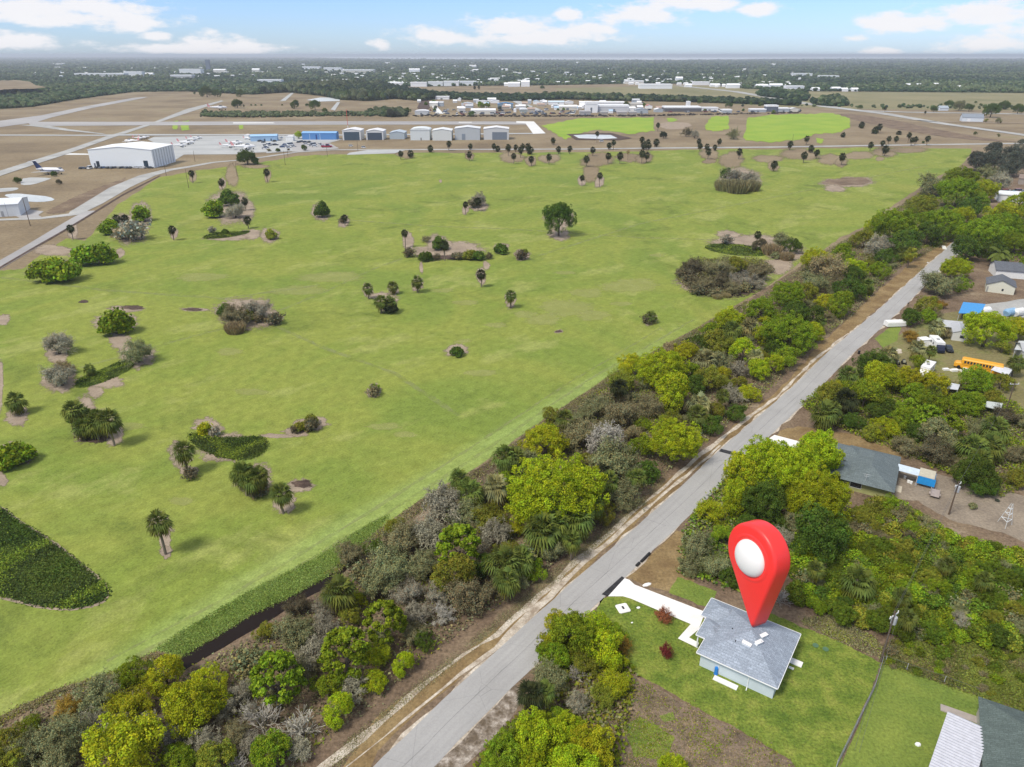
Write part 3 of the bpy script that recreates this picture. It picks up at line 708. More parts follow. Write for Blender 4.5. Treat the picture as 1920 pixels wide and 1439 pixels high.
rib('highway', [(1270, 161), (1380, 172.5), (1513, 195), (1563, 202), (1660, 214), (1765, 232), (1925, 254.5), (2100, 280)], [26, 24, 24, 24, 20, 17, 14, 14], M_gravel, 0.3)
rib('highway', [(1540, 200), (1610, 208), (1700, 211), (1830, 213), (2000, 216)], [16, 16, 14, 14, 14], M_apron, 0.32)
rib('dirt_road', [(1640, 208 + 12), (1740, 228), (1860, 231), (1990, 232)], [8] * 4, M_halo, 0.3)
sheet('bare_dirt_patch', smoothpoly([(1560, 210), (1660, 222), (1760, 244), (1860, 262), (1930, 268), (1800, 262), (1690, 245), (1600, 226)], 1), 0.12, M_dirt, amp=1)
sheet('water', [(560, 107.0), (700, 106.1), (960, 105.95), (2400, 105.95), (2400, 109), (1500, 110.5), (1280, 112.5), (1000, 112), (760, 111), (640, 109.5)], 1.5, M_sea)
# ------------------------------------------------------------ vegetation
def foliage_mat():
    m, nt, b, out = nodes('foliage')
    oi = N(nt, 'ShaderNodeObjectInfo'); at = N(nt, 'ShaderNodeAttribute'); at.attribute_name = 'col'
    col = mixc(nt, 1.0, oi.outputs['Color'], at.outputs['Color'], 'MULTIPLY')
    hs = N(nt, 'ShaderNodeHueSaturation'); nt.links.new(col, hs.inputs['Color'])
    nt.links.new(mth(nt, 'ADD', mth(nt, 'MULTIPLY', oi.outputs['Random'], 0.026), 0.494), hs.inputs['Hue'])
    nt.links.new(mth(nt, 'ADD', mth(nt, 'MULTIPLY', oi.outputs['Random'], 0.3), 0.85), hs.inputs['Value'])
    nt.links.new(hs.outputs[0], b.inputs['Base Color'])
    b.inputs['Roughness'].default_value = 0.75; b.inputs['Specular IOR Level'].default_value = 0.12
    tr = N(nt, 'ShaderNodeBsdfTranslucent'); nt.links.new(hs.outputs[0], tr.inputs[0])
    mx = N(nt, 'ShaderNodeMixShader'); mx.inputs[0].default_value = 0.22
    nt.links.new(b.outputs[0], mx.inputs[1]); nt.links.new(tr.outputs[0], mx.inputs[2]); nt.links.new(mx.outputs[0], out.inputs[0])
    return m


M_leaf = foliage_mat()
M_bark = plain((0.16, 0.13, 0.10), 0.9, 0.1, 0.3)


def quads_mesh(name, Vv, Cc, k=4):
    """Vv: (n,k,3) polygons, Cc: (n,3) colours"""
    n = len(Vv)
    me = bpy.data.meshes.new(name)
    me.vertices.add(n * k); me.vertices.foreach_set('co', np.ascontiguousarray(Vv, dtype=np.float32).ravel())
    me.loops.add(n * k); me.loops.foreach_set('vertex_index', np.arange(n * k, dtype=np.int32))
    me.polygons.add(n); me.polygons.foreach_set('loop_start', np.arange(0, n * k, k, dtype=np.int32))
    me.polygons.foreach_set('loop_total', np.full(n, k, dtype=np.int32))
    me.update(calc_edges=True)
    a = me.attributes.new('col', 'FLOAT_COLOR', 'FACE')
    c4 = np.ones((n, 4), dtype=np.float32); c4[:, :3] = Cc
    a.data.foreach_set('color', c4.ravel())
    me.materials.append(M_leaf)
    return me


def unit(a): return a / np.maximum(1e-6, np.linalg.norm(a, axis=-1, keepdims=True))


def leafquads(pos, nor, size, asp=1.0, jit=0.6):
    n = len(pos)
    nn = unit(nor + rng.normal(0, jit, (n, 3)))
    t = unit(np.cross(nn, rng.normal(0, 1, (n, 3)))); b = np.cross(nn, t)
    s = (size * rng.uniform(0.6, 1.35, n))[:, None] if np.isscalar(size) else size[:, None]
    w = s * 0.5; h = s * 0.5 * asp
    bend = nn * s * 0.12
    q = np.stack([pos - t * w * 0.7 - b * h, pos + t * w - b * h * 0.3 + bend, pos + t * w * 0.5 + b * h, pos - t * w + b * h * 0.4 - bend], 1)
    return q


def leafcol(n, lo=0.76, hi=1.22, warm=0.25):
    v = rng.uniform(lo, hi, n); w = rng.uniform(-warm, warm, n)
    return np.stack([v * (1 + w), v, v * (1 - w * 0.5)], 1)


def lobes(n, R, flat=0.75, inner=0.45, base=0.18):
    """lobe centres on a dome of radius R; z of the dome from base upward"""
    out = []
    for i in range(n):
        z = rng.uniform(-0.25, 1) ; a = rng.uniform(0, 2 * np.pi)
        rr = math.sqrt(max(0, 1 - z * z)) if z > 0 else math.sqrt(max(0, 1 - z * z)) * 0.95
        k = rng.uniform(inner, 0.82)
        out.append((rr * math.cos(a) * R * k, rr * math.sin(a) * R * k, (z * flat) * R * k, rng.uniform(0.24, 0.40) * R))
    out.append((0, 0, R * flat * 0.35, 0.5 * R))
    return np.array(out)


def crown_mesh(name, R=4.0, flat=0.8, nl=26, nt_=16, npt=56, size=0.145, warm=0.2, tr=0.62, low=0.45, hi=1.2):
    """billowing crown: lobes on a dome, leaf tufts on every lobe, small leaf faces on every tuft"""
    L = lobes(nl, R, flat)
    L[:, 2] = np.where(L[:, 2] < 0, L[:, 2] * low / 0.25 * 1.2, L[:, 2])
    n = len(L) * nt_
    li = np.repeat(np.arange(len(L)), nt_)
    d = unit(rng.normal(0, 1, (n, 3)))
    T = L[li, :3] + d * (L[li, 3] * rng.uniform(0.75, 1.05, n))[:, None]
    rel = np.linalg.norm(T / np.array([R, R, R * flat]), axis=1)
    k = (rel > 0.5) & (T[:, 2] > -R * 0.62)
    T, d, li = T[k], d[k], li[k]
    lc = rng.uniform(0.8, 1.18, len(L)); tc_ = rng.uniform(0.75, 1.22, len(T)); tw = rng.uniform(-0.1, 0.14, len(T))
    ti = np.repeat(np.arange(len(T)), npt); m = len(ti)
    e = unit(rng.normal(0, 1, (m, 3)) + d[ti] * 0.9 + np.array([0, 0, 0.35]))
    pos = T[ti] + e * (tr * rng.uniform(0.55, 1.05, m) * rng.uniform(0.8, 1.15, len(T))[ti])[:, None]
    q = leafquads(pos, e, size, 1.25, 0.75)
    c = leafcol(m, 0.76, hi, warm * .7) * (lc[li] * tc_)[ti][:, None]
    c[:, 0] *= 1 + tw[ti]
    return quads_mesh(name, q, c)


def strips(name, segs, cols, cut=3):
    """thin three-sided sticks; segs: list of (p0, p1, r0, r1)"""
    A = np.array([s[0] for s in segs]); B = np.array([s[1] for s in segs]); r0 = np.array([s[2] for s in segs]); r1 = np.array([s[3] for s in segs])
    d = unit(B - A); t = unit(np.cross(d, np.array([0.3, 0.5, 0.8]))); b = np.cross(d, t)
    Q = []
    ang = [0, 2.094, 4.189]
    ring = [(t * math.cos(a) + b * math.sin(a)) for a in ang]
    for k in range(3):
        u, w = ring[k], ring[(k + 1) % 3]
        Q.append(np.stack([A + u * r0[:, None], A + w * r0[:, None], B + w * r1[:, None], B + u * r1[:, None]], 1))
    return quads_mesh(name, np.concatenate(Q), np.concatenate([cols] * 3))


def branches(R=3.5, Hh=5.0, n0=9, depth_=4, spread=0.75, r0=0.11, up=0.25, twig=0.022, droop=0.0):
    segs = []
    def grow(p, d, L, r, lev):
        k = 2
        for i in range(k):
            d = unit(d + rng.normal(0, 0.16, 3) + np.array([0, 0, (up if lev < 2 else -droop) * 0.25]))
            e = p + d * L / k
            segs.append((p, e, r, max(twig, r * 0.75))); p = e; r = max(twig, r * 0.75)
            if lev < depth_:
                for c in range(2 if lev > 0 else 2):
                    nd = unit(d + rng.normal(0, spread, 3))
                    grow(p, nd, L * rng.uniform(0.5, 0.72), max(twig, r * 0.6), lev + 1)
    for i in range(n0):
        a = rng.uniform(0, 2 * np.pi); e = rng.uniform(0.45, 1.35)
        d = np.array([math.cos(a) * math.cos(e), math.sin(a) * math.cos(e), math.sin(e)])
        grow(np.array([0, 0, 0.0]), d, R * rng.uniform(0.45, 0.62), r0, 0)
    return segs


def bare_mesh(name, R=3.5, n0=8, depth_=4, leaf=700, warm=0.1, lsize=0.3, **k):
    segs = branches(R, n0=n0, depth_=depth_, **k)
    cols = np.repeat(rng.uniform(0.75, 1.3, (len(segs), 1)), 3, 1)
    me = strips(name, segs, cols)
    if leaf:
        E = np.array([s[1] for s in segs]); E = E[E[:, 2] > 0.3]
        p = E[rng.choice(len(E), leaf)] + rng.normal(0, 0.18, (leaf, 3))
        q = leafquads(p, p, lsize, 0.8, 1.2)
        m2 = quads_mesh('tmp', q, leafcol(leaf, 0.5, 1.2, warm))
        bm = bmesh.new(); bm.from_mesh(me); bm.from_mesh(m2); bm.to_mesh(me); bm.free(); bpy.data.meshes.remove(m2)
    return me


def fan_frond(ax, el, L, fan, segn=9, droopv=0.5):
    """sabal frond: stalk and a folded fan of blades; returns polys (k=4)"""
    Q = []; d = np.array([math.cos(ax) * math.cos(el), math.sin(ax) * math.cos(el), math.sin(el)])
    side = np.array([-math.sin(ax), math.cos(ax), 0]); up = np.cross(d, side) * -1
    tip = d * L + np.array([0, 0, -0.12 * L])
    Q.append(np.array([side * 0.03, -side * 0.03, tip - side * 0.03, tip + side * 0.03]))
    for i in range(segn):
        a = (i / (segn - 1) - 0.5) * 2.5
        a2 = a + 2.5 / (segn - 1) * 0.8
        dd = d * math.cos(a) + side * math.sin(a); de = d * math.cos(a2) + side * math.sin(a2)
        ln = fan * (1 - 0.25 * abs(a) / 1.3) * rng.uniform(0.85, 1.1)
        m1 = tip + dd * ln * 0.55 + up * 0.04; m2 = tip + de * ln * 0.55 - up * 0.04
        e = tip + (dd + de) * 0.5 * ln + np.array([0, 0, -droopv * ln * rng.uniform(0.5, 1.1)])
        Q.append(np.array([tip, m1, e, m2]))
    return Q


def palm_mesh(name, nf=78, L=1.0, fan=1.2, skirt=9):
    Q = []; Cc = []
    for i in range(nf):
        el = math.asin(min(1, max(-0.97, rng.uniform(-1.0, 1.0)))); a = i * 2.39996
        f = fan_frond(a, el, L * rng.uniform(0.8, 1.1), fan * rng.uniform(0.85, 1.15), 8, 0.35 + 0.3 * (el < 0.4))
        v = rng.uniform(0.65, 1.25) * (1.0 if el > -0.2 else 0.85); w = rng.uniform(-0.08, 0.22) + (0.25 if el < -0.45 else 0)
        Q += f; Cc += [(v * (1 + w), v, v * (1 - w))] * len(f)
    for i in range(skirt):
        f = fan_frond(rng.uniform(0, 6.28), -1.1, L * 0.7, fan * 0.8, 5, 0.4)
        Q += f; Cc += [(1.9, 1.15, 0.9)] * len(f)
    return quads_mesh(name, np.array(Q), np.array(Cc))


def feather_mesh(name, nf=20, L=2.6):
    Q = []; Cc = []
    for i in range(nf):
        a = i * 2.4; el = rng.uniform(-0.2, 1.2); p = np.zeros(3); d = np.array([math.cos(a) * math.cos(el), math.sin(a) * math.cos(el), math.sin(el)])
        side = np.array([-math.sin(a), math.cos(a), 0]); v = rng.uniform(0.8, 1.3)
        for s in range(9):
            e = p + d * L / 9; d = unit(d + np.array([0, 0, -0.22]))
            w = 0.5 * math.sin((s + 1) / 10 * math.pi) + 0.1
            for sg in (1, -1):
                Q.append(np.array([p, e, e + side * sg * w + np.array([0, 0, -w * 0.6]), p + side * sg * w * 0.9 + np.array([0, 0, -w * 0.6])])); Cc.append((v, v, v * 0.9))
            p = e
    return quads_mesh(name, np.array(Q), np.array(Cc))


def shrub_mesh(name, R=1.6, n=1500, size=0.34, nl=10, flat=0.85, spiky=0.0):
    L = lobes(nl, R, flat, 0.2); L[:, :3] *= 0.82; L[:, 3] *= 1.15; L[-1, 3] = 0.72 * R; idx = rng.choice(len(L), n)
    d = unit(rng.normal(0, 1, (n, 3))); d[:, 2] = abs(d[:, 2]) * 0.9 + 0.02
    pos = L[idx, :3] + d * (L[idx, 3] * rng.uniform(0.6, 1.1 + spiky, n))[:, None]
    pos[:, 2] = np.maximum(pos[:, 2], -R * 0.05) + R * 0.25
    lc = rng.uniform(0.7, 1.25, len(L))
    return quads_mesh(name, leafquads(pos, d, size, 1.0 + spiky * 2, 0.7), leafcol(n, 0.55, 1.35, 0.25) * lc[idx][:, None])


def reed_mesh(name, R=1.6, n=2600):
    r = R * np.sqrt(rng.uniform(0, 1, n)) * 0.8; a = rng.uniform(0, 6.283, n)
    b = np.stack([r * np.cos(a), r * np.sin(a), np.zeros(n)], 1)
    h = rng.uniform(0.7, 1.7, n) * (1.1 - 0.4 * r / R)
    lean = np.stack([np.cos(a), np.sin(a), np.zeros(n)], 1) * (0.35 * r / R * h)[:, None] + rng.normal(0, .12, (n, 3))
    t = b + lean + np.stack([0 * h, 0 * h, h], 1)
    s = unit(rng.normal(0, 1, (n, 3)) * np.array([1, 1, 0])) * 0.045
    return quads_mesh(name, np.stack([b - s, b + s, t + s * .6, t - s * .6], 1), leafcol(n, 0.6, 1.4, 0.15))


def pine_mesh(name, R=3.0):
    """long-needled pine: many small rounded tufts over an open crown"""
    P_ = []; D = []; T = []
    nt_ = 85
    for i in range(nt_):
        z = rng.uniform(-0.35, 1); a = rng.uniform(0, 6.28); rr = math.sqrt(max(0, 1 - max(z, 0) ** 2)) * rng.uniform(0.7, 1.0)
        c = np.array([rr * math.cos(a) * R, rr * math.sin(a) * R, z * R * 1.15]); n = 62
        d = unit(rng.normal(0, 1, (n, 3))); d[:, 2] = abs(d[:, 2]) * rng.choice([1, 1, -0.6], n)
        P_.append(c + d * rng.uniform(0.2, 0.5, (n, 1))); D.append(d); T.append(np.full(n, rng.uniform(0.7, 1.25)))
    p = np.concatenate(P_); d = np.concatenate(D); t = np.concatenate(T)
    return quads_mesh(name, leafquads(p, d, 0.26, 1.5, 0.5), leafcol(len(p), 0.6, 1.3, 0.15) * t[:, None])


def trunk_mesh(name, Hh, r, limbs=5, R=2.5):
    mb = MB()
    mb.tube([(0, 0, -0.1), (0.05, 0.03, Hh * 0.5), (0.1, 0, Hh)], [r * 1.3, r, r * 0.7], 7)
    for i in range(limbs):
        a = i * 6.28 / limbs + random.uniform(-.3, .3); s = Hh * random.uniform(0.45, 0.9)
        mb.tube([(0.06, 0, s), (math.cos(a) * R * .35, math.sin(a) * R * .35, s + R * .35), (math.cos(a) * R * .7, math.sin(a) * R * .7, s + R * .75)], [r * .55, r * .4, r * .15], 5)
    me = mb.mesh(name, True); me.materials.append(M_bark); return me


def palm_trunk(name, bend=0.0):
    mb = MB(); pts = []; rad = []
    for i in range(9):
        t = i / 8; pts.append((bend * 4 * t * (1 - t), 0.3 * bend * 4 * t * (1 - t), t)); rad.append(0.2 - 0.045 * t + 0.012 * (i % 2))
    mb.tube(pts, rad, 8); me = mb.mesh(name, True); me.materials.append(plain((0.20, 0.165, 0.13), 0.95, 0.05, 0.35)); return me


DOME = [crown_mesh('crown', 4, f, n) for f, n in ((0.8, 28), (0.72, 34), (0.9, 24), (0.78, 30))]
BIG = [crown_mesh('crown', 4, f, n, 19, 64, 0.095, tr=0.42) for f, n in ((0.8, 44), (0.74, 52))]
LUMP = [crown_mesh('crown', 4, f, n, 22, 52, 0.155, 0.3, 0.66, 0.55) for f, n in ((0.9, 14), (0.75, 12), (1.0, 16))]
PINE = [pine_mesh('crown'), pine_mesh('crown')]
BARE = [bare_mesh('branches', 3.6, 9, 4, 2600, lsize=0.15, twig=0.03) for _ in range(3)]
TWIG = [bare_mesh('branches', 3.4, 12, 3, 11000, lsize=0.14, warm=0.25) for _ in range(3)]
STAR = [bare_mesh('branches', 3.4, 16, 2, 0, twig=0.045, r0=0.10, spread=0.45) for _ in range(2)]
PALM = [palm_mesh('crown') for _ in range(4)]
FEATH = [feather_mesh('crown')]
SHRUB = [shrub_mesh('foliage', 1.6, 4600, 0.20, nl, fl) for nl, fl in ((16, .85), (20, .7), (14, 1.0))]
BUSH = [shrub_mesh('foliage', 2.0, 7500, 0.20, nl, 1.35) for nl in (20, 26)]
TWSH = [bare_mesh('foliage', 2.0, 14, 2, 900, lsize=0.26, warm=0.3, spread=0.5, r0=0.05) for _ in range(2)]
REED = [reed_mesh('foliage')]
TRK = [trunk_mesh('trunk', 3.2, 0.22), trunk_mesh('trunk', 3.4, 0.25, 6)]
PTRK = [palm_trunk('trunk', b) for b in (0.0, 0.25, -0.2)]

TINT = {'lime': (0.36, 0.425, 0.014), 'yellowgreen': (0.395, 0.405, 0.015), 'green': (0.215, 0.285, 0.015), 'darkgreen': (0.095, 0.145, 0.018), 'olive': (0.25, 0.262, 0.03),
        'grey': (0.37, 0.34, 0.25), 'greygreen': (0.265, 0.27, 0.125), 'brown': (0.265, 0.235, 0.12), 'palewhite': (0.46, 0.43, 0.37), 'rust': (0.38, 0.24, 0.04),
        'palm': (0.13, 0.17, 0.035), 'palmdark': (0.045, 0.058, 0.022), 'tan': (0.36, 0.28, 0.15), 'slate': (0.105, 0.118, 0.085), 'darkbrown': (0.155, 0.132, 0.075), 'mossy': (0.135, 0.185, 0.016), 'red': (0.26, 0.055, 0.045), 'orange': (0.40, 0.15, 0.07)}
ADJ = {'lime': 'bright green', 'yellowgreen': 'yellow green', 'green': 'green', 'darkgreen': 'dark green', 'olive': 'olive green', 'grey': 'grey leafless', 'greygreen': 'grey green', 'brown': 'brown twiggy',
       'palewhite': 'pale bare-branched', 'rust': 'rust yellow', 'palm': 'green fan-leaved', 'palmdark': 'dark-crowned', 'tan': 'straw tan', 'slate': 'slate dark', 'darkbrown': 'dark brown', 'mossy': 'deep green', 'red': 'dark red', 'orange': 'orange red'}
# kind: (meshes, crown radius, crown centre height, has trunk, object name, part name, noun, plural)
KIND = {'dome': (DOME, 4.35, 3.3, TRK, 'broadleaf_tree', 'crown', 'broadleaf tree', 'broadleaf trees'),
        'lump': (LUMP, 4.2, 2.9, TRK, 'broadleaf_tree', 'crown', 'uneven broadleaf tree', 'uneven broadleaf trees'),
        'pine': (PINE, 3.2, 4.6, TRK, 'pine_tree', 'crown', 'tufted pine tree', 'pine trees'),
        'bare': (BARE, 3.6, 2.0, TRK, 'bare_tree', 'crown', 'leafless tree', 'leafless trees'),
        'star': (STAR, 3.4, 1.5, None, 'bare_tree', 'crown', 'spreading dead tree', 'dead trees'),
        'twig': (TWIG, 3.4, 1.8, TRK, 'thin_leaved_tree', 'crown', 'thin-leaved tree', 'thin-leaved trees'),
        'shrub': (SHRUB, 1.7, 1.0, None, 'shrub', 'foliage', 'shrub', 'shrubs'),
        'twsh': (TWSH, 2.0, 0.9, None, 'twiggy_shrub', 'foliage', 'twiggy shrub', 'twiggy shrubs'),
        'bush': (BUSH, 2.05, 1.5, None, 'bushy_tree', 'foliage', 'dense bushy tree', 'bushy trees'),
        'reed': (REED, 1.7, 1.0, None, 'clump_of_reeds', 'foliage', 'clump of reeds', 'clumps of reeds')}
CATS = {'bushy_tree': 'tree', 'broadleaf_tree': 'tree', 'pine_tree': 'tree', 'bare_tree': 'tree', 'thin_leaved_tree': 'tree', 'shrub': 'shrub', 'twiggy_shrub': 'shrub', 'clump_of_reeds': 'reeds'}
CNT = [0]


def plant(kind, cx, cy, w, tint, place, hr=1.0, label=None, group=None):
    """crown centred at photo pixel (cx, cy), w photo pixels wide; stood on the ground below it"""
    if kind == 'shrub' and tint in ('darkbrown', 'brown'): kind = 'twsh'
    meshes, R, hc, trk, name, part, noun, plural = KIND[kind]
    i = CNT[0]; CNT[0] += 1
    wm = 6.0
    for _ in range(5):
        s = wm / (2 * R) * 1.0
        p = g(cx, cy, hc * s * hr)
        wm = w * depth(p) / F
    s = wm / (2 * R)
    col = TINT[tint]
    if kind == 'dome' and s > 1.35: meshes = BIG
    me = meshes[i % len(meshes)]
    rz = random.uniform(0, 6.28)
    if trk is None:
        o = link(name, me); o.location = (p.x, p.y, 0); o.rotation_euler.z = rz; o.scale = (s, s, s * hr); o.color = (*col, 1); root = o
    else:
        root = empty(name, (p.x, p.y, 0), rz); root.scale = (s, s, s * hr)
        c = link(part, me, parent=root); c.color = (*col, 1); c.location.z = hc * (0.9 if kind in ('dome', 'lump') else (0.75 if kind == 'pine' else 0.35))
        t = link('trunk', trk[i % len(trk)], parent=root); t.color = (*col, 1)
        if kind in ('bare', 'twig'): t.scale = (1, 1, 0.45)
    if label: tag(root, label, CATS[name], group)
    else:
        nn = ('%s %s' % (ADJ[tint], noun)).replace('leafless leafless', 'leafless').replace('bare-branched leafless', 'bare-branched').replace('twiggy twiggy', 'twiggy').replace('twiggy thin-leaved', 'twiggy')
        later(root, nn, '%s %s' % (ADJ[tint], plural), place, cx, CATS[name])
    return root


def palm(u, vb, vt, w, place, tint='palmdark', label=None, group=None, feather=False):
    """palm with foot at (u, vb), crown top at vt, crown w pixels wide"""
    i = CNT[0]; CNT[0] += 1
    b = g(u, vb); wm = w * depth(b) / F
    R = 2.05; s = wm / (2 * R)
    # tallest point -> crown centre height
    hh = 1.0
    for k in range(400):
        hh = k * 0.06
        if proj((b.x, b.y, hh))[1] < vt: break
    ht = max(0.4, hh - R * s * 0.85)
    root = empty('cabbage_palm' if not feather else 'coconut_palm', b, random.uniform(0, 6.28))
    t = link('trunk', PTRK[i % 3], parent=root); ts = max(0.75, min(1.3, s)); t.scale = (ts, ts, ht)
    c = link('crown', (FEATH if feather else PALM)[i % (1 if feather else 4)], parent=root); c.location.z = ht; c.scale = (s, s, s * 1.12); c.color = (*TINT[tint], 1)
    if label: tag(root, label, 'palm', group)
    else:
        ad = {'palm': 'green cabbage palm', 'palmdark': 'dark-crowned cabbage palm', 'tan': 'browning cabbage palm', 'greygreen': 'grey green cabbage palm', 'olive': 'olive cabbage palm', 'yellowgreen': 'yellow green cabbage palm', 'green': 'bright cabbage palm'}[tint]
        if feather: ad = 'feathery palm'
        later(root, ad, ad + 's', place, u, 'palm')
    return root


def cpalm(cx, cy, w, place, tint='palm', hp=None, **k):
    """palm given by its crown centre; stem height guessed from the crown"""
    h = 4.2 if hp is None else hp; w = w * 1.12
    p = g(cx, cy, h); wm = w * depth(p) / F
    root = palm(*proj((p.x, p.y, 0)), cy - w * 0.42, w, place, tint, **k)
    return root


def inpoly(u, v, poly):
    c = False; n = len(poly)
    for i in range(n):
        (x1, y1), (x2, y2) = poly[i], poly[(i + 1) % n]
        if (y1 > v) != (y2 > v) and u < (x2 - x1) * (v - y1) / (y2 - y1) + x1: c = not c
    return c

# --- (kind, centre u, centre v, width, tint) of every plant of the wooded strip between field and road
D, L_, Pn, B_, S_, T_, H_, W_ = 'dome', 'lump', 'pine', 'bare', 'star', 'twig', 'shrub', 'twsh'
STRIP = [(D, 225, 1411, 175, 'yellowgreen'), (D, 362, 1325, 130, 'lime'), (L_, 308, 1262, 75, 'yellowgreen'), (L_, 255, 1260, 66, 'green'), (T_, 125, 1330, 62, 'rust'), (T_, 250, 1316, 85, 'yellowgreen'),
         (T_, 182, 1304, 90, 'greygreen'), (T_, 112, 1386, 100, 'greygreen'), (T_, 55, 1405, 80, 'greygreen'), (L_, 55, 1359, 42, 'green'), (L_, 12, 1396, 66, 'olive'), (D, -10, 1445, 100, 'olive'), (L_, 395, 1275, 66, 'yellowgreen'),
         (T_, 225, 1360, 55, 'grey'), (S_, 470, 1335, 60, 'palewhite'), (S_, 445, 1432, 52, 'palewhite'), (T_, 440, 1376, 60, 'brown'), (L_, 405, 1430, 75, 'olive'), (L_, 330, 1425, 70, 'green'),
         (B_, 585, 1225, 80, 'grey'), (B_, 610, 1180, 66, 'grey'), (B_, 560, 1260, 70, 'brown'), (B_, 450, 1300, 60, 'grey'), (Pn, 518, 1264, 92, 'green'), (T_, 555, 1190, 90, 'greygreen'), (L_, 500, 1186, 45, 'olive'), (Pn, 720, 1159, 76, 'green'), (Pn, 647, 1216, 90, 'green'), (T_, 710, 1229, 60, 'yellowgreen'),
         (L_, 755, 1244, 48, 'lime'), (L_, 700, 1276, 50, 'lime'), (L_, 615, 1290, 62, 'green'), (L_, 632, 1329, 66, 'lime'), (S_, 495, 1345, 85, 'palewhite'), (S_, 562, 1362, 88, 'palewhite'), (L_, 512, 1416, 85, 'green'),
         (L_, 667, 1129, 40, 'lime'), (T_, 710, 1100, 85, 'greygreen'), (T_, 767, 1110, 66, 'grey'), (T_, 820, 1115, 58, 'grey'), (L_, 655, 1158, 44, 'olive'), (T_, 775, 1188, 58, 'brown'),
         (T_, 880, 1120, 100, 'brown'), (T_, 935, 1108, 55, 'brown'), (T_, 560, 1135, 55, 'darkbrown'), (L_, 795, 1200, 42, 'darkgreen'), (T_, 480, 1290, 50, 'greygreen'),
         (B_, 830, 950, 105, 'grey'), (T_, 867, 968, 80, 'greygreen'), (T_, 755, 1020, 90, 'brown'), (B_, 803, 1005, 88, 'grey'), (L_, 745, 990, 45, 'olive'), (L_, 707, 1030, 44, 'darkgreen'), (Pn, 860, 1018, 80, 'green'),
         (T_, 730, 1065, 100, 'greygreen'), (B_, 925, 1005, 75, 'grey'), (L_, 852, 1076, 90, 'olive'), (T_, 655, 1040, 62, 'brown'), (T_, 795, 1060, 75, 'greygreen'), (L_, 905, 1060, 50, 'darkgreen'),
         (D, 1020, 830, 92, 'yellowgreen'), (D, 1042, 918, 198, 'lime'), (B_, 1137, 828, 92, 'palewhite'), (T_, 1146, 868, 110, 'greygreen'), (D, 1262, 828, 118, 'lime'), (L_, 1205, 838, 50, 'green'),
         (T_, 1165, 928, 75, 'greygreen'), (L_, 1214, 885, 48, 'darkgreen'), (T_, 918, 975, 80, 'olive'), (T_, 1085, 815, 82, 'brown'), (L_, 1190, 815, 42, 'brown'),
         (T_, 1035, 1030, 60, 'greygreen'), (T_, 890, 1000, 45, 'brown'), (L_, 1030, 778, 35, 'olive'), (T_, 1120, 895, 50, 'brown'),
         (D, 1242, 690, 112, 'lime'), (L_, 1185, 685, 56, 'yellowgreen'), (L_, 1255, 737, 80, 'lime'), (L_, 1287, 657, 46, 'yellowgreen'), (T_, 1253, 655, 36, 'tan'), (L_, 1335, 645, 56, 'olive'), (L_, 1308, 645, 46, 'darkgreen'),
         (D, 1365, 603, 66, 'lime'), (L_, 1330, 624, 38, 'green'), (D, 1427, 580, 62, 'green'), (L_, 1427, 630, 42, 'lime'), (L_, 1393, 662, 55, 'lime'), (T_, 1350, 680, 60, 'greygreen'), (B_, 1390, 695, 46, 'grey'), (L_, 1425, 695, 50, 'lime'),
         (D, 1327, 712, 66, 'olive'), (L_, 1356, 700, 30, 'yellowgreen'), (B_, 1370, 742, 52, 'grey'), (L_, 1405, 737, 42, 'yellowgreen'), (T_, 1168, 718, 62, 'olive'), (T_, 1170, 775, 78, 'brown'), (T_, 1115, 765, 66, 'greygreen'),
         (T_, 1222, 765, 60, 'brown'), (T_, 1282, 765, 42, 'darkbrown'), (L_, 1340, 768, 36, 'olive'), (L_, 1335, 797, 48, 'darkgreen'), (L_, 1035, 810, 36, 'green'), (T_, 1130, 800, 45, 'brown'), (L_, 1382, 775, 42, 'darkgreen'),
         (L_, 1300, 725, 46, 'darkgreen'), (T_, 1255, 790, 50, 'olive'), (L_, 1450, 655, 45, 'darkgreen'), (L_, 1290, 700, 44, 'green'),
         (D, 1680, 425, 98, 'green'), (D, 1765, 418, 88, 'green'), (D, 1807, 405, 48, 'lime'), (L_, 1640, 425, 44, 'lime'), (L_, 1700, 458, 66, 'darkgreen'), (D, 1730, 384, 62, 'olive'), (L_, 1620, 449, 46, 'olive'), (T_, 1645, 464, 58, 'grey'),
         (L_, 1578, 477, 42, 'green'), (D, 1532, 488, 66, 'yellowgreen'), (T_, 1547, 506, 75, 'tan'), (D, 1602, 502, 52, 'lime'), (L_, 1652, 507, 42, 'green'), (D, 1477, 550, 72, 'green'), (T_, 1527, 532, 60, 'greygreen'),
         (L_, 1590, 542, 56, 'darkgreen'), (L_, 1547, 566, 38, 'yellowgreen'), (L_, 1572, 572, 56, 'green'), (L_, 1490, 582, 50, 'darkgreen'), (D, 1477, 625, 112, 'green'), (L_, 1523, 624, 48, 'lime'), (T_, 1460, 640, 58, 'greygreen'),
         (L_, 1477, 670, 52, 'green'), (L_, 1448, 684, 46, 'lime'), (L_, 1510, 545, 40, 'olive'), (L_, 1660, 482, 40, 'darkgreen'), (L_, 1605, 520, 44, 'darkgreen'), (T_, 1560, 530, 40, 'brown'), (L_, 1740, 440, 54, 'darkgreen'), (L_, 1525, 590, 40, 'darkgreen'),
         (D, 1797, 362, 82, 'green'), (D, 1802, 334, 66, 'green'), (D, 1845, 357, 58, 'lime'), (T_, 1747, 350, 62, 'greygreen'), (L_, 1820, 390, 50, 'darkgreen'), (L_, 1835, 378, 40, 'green')]
PL = 'in the wooded roadside strip'
for k, u, v, w, t in STRIP: plant(k, u, v, w * (1.10 if k != D else 1.0), t, PL, 1.0 if k != D else 0.92)
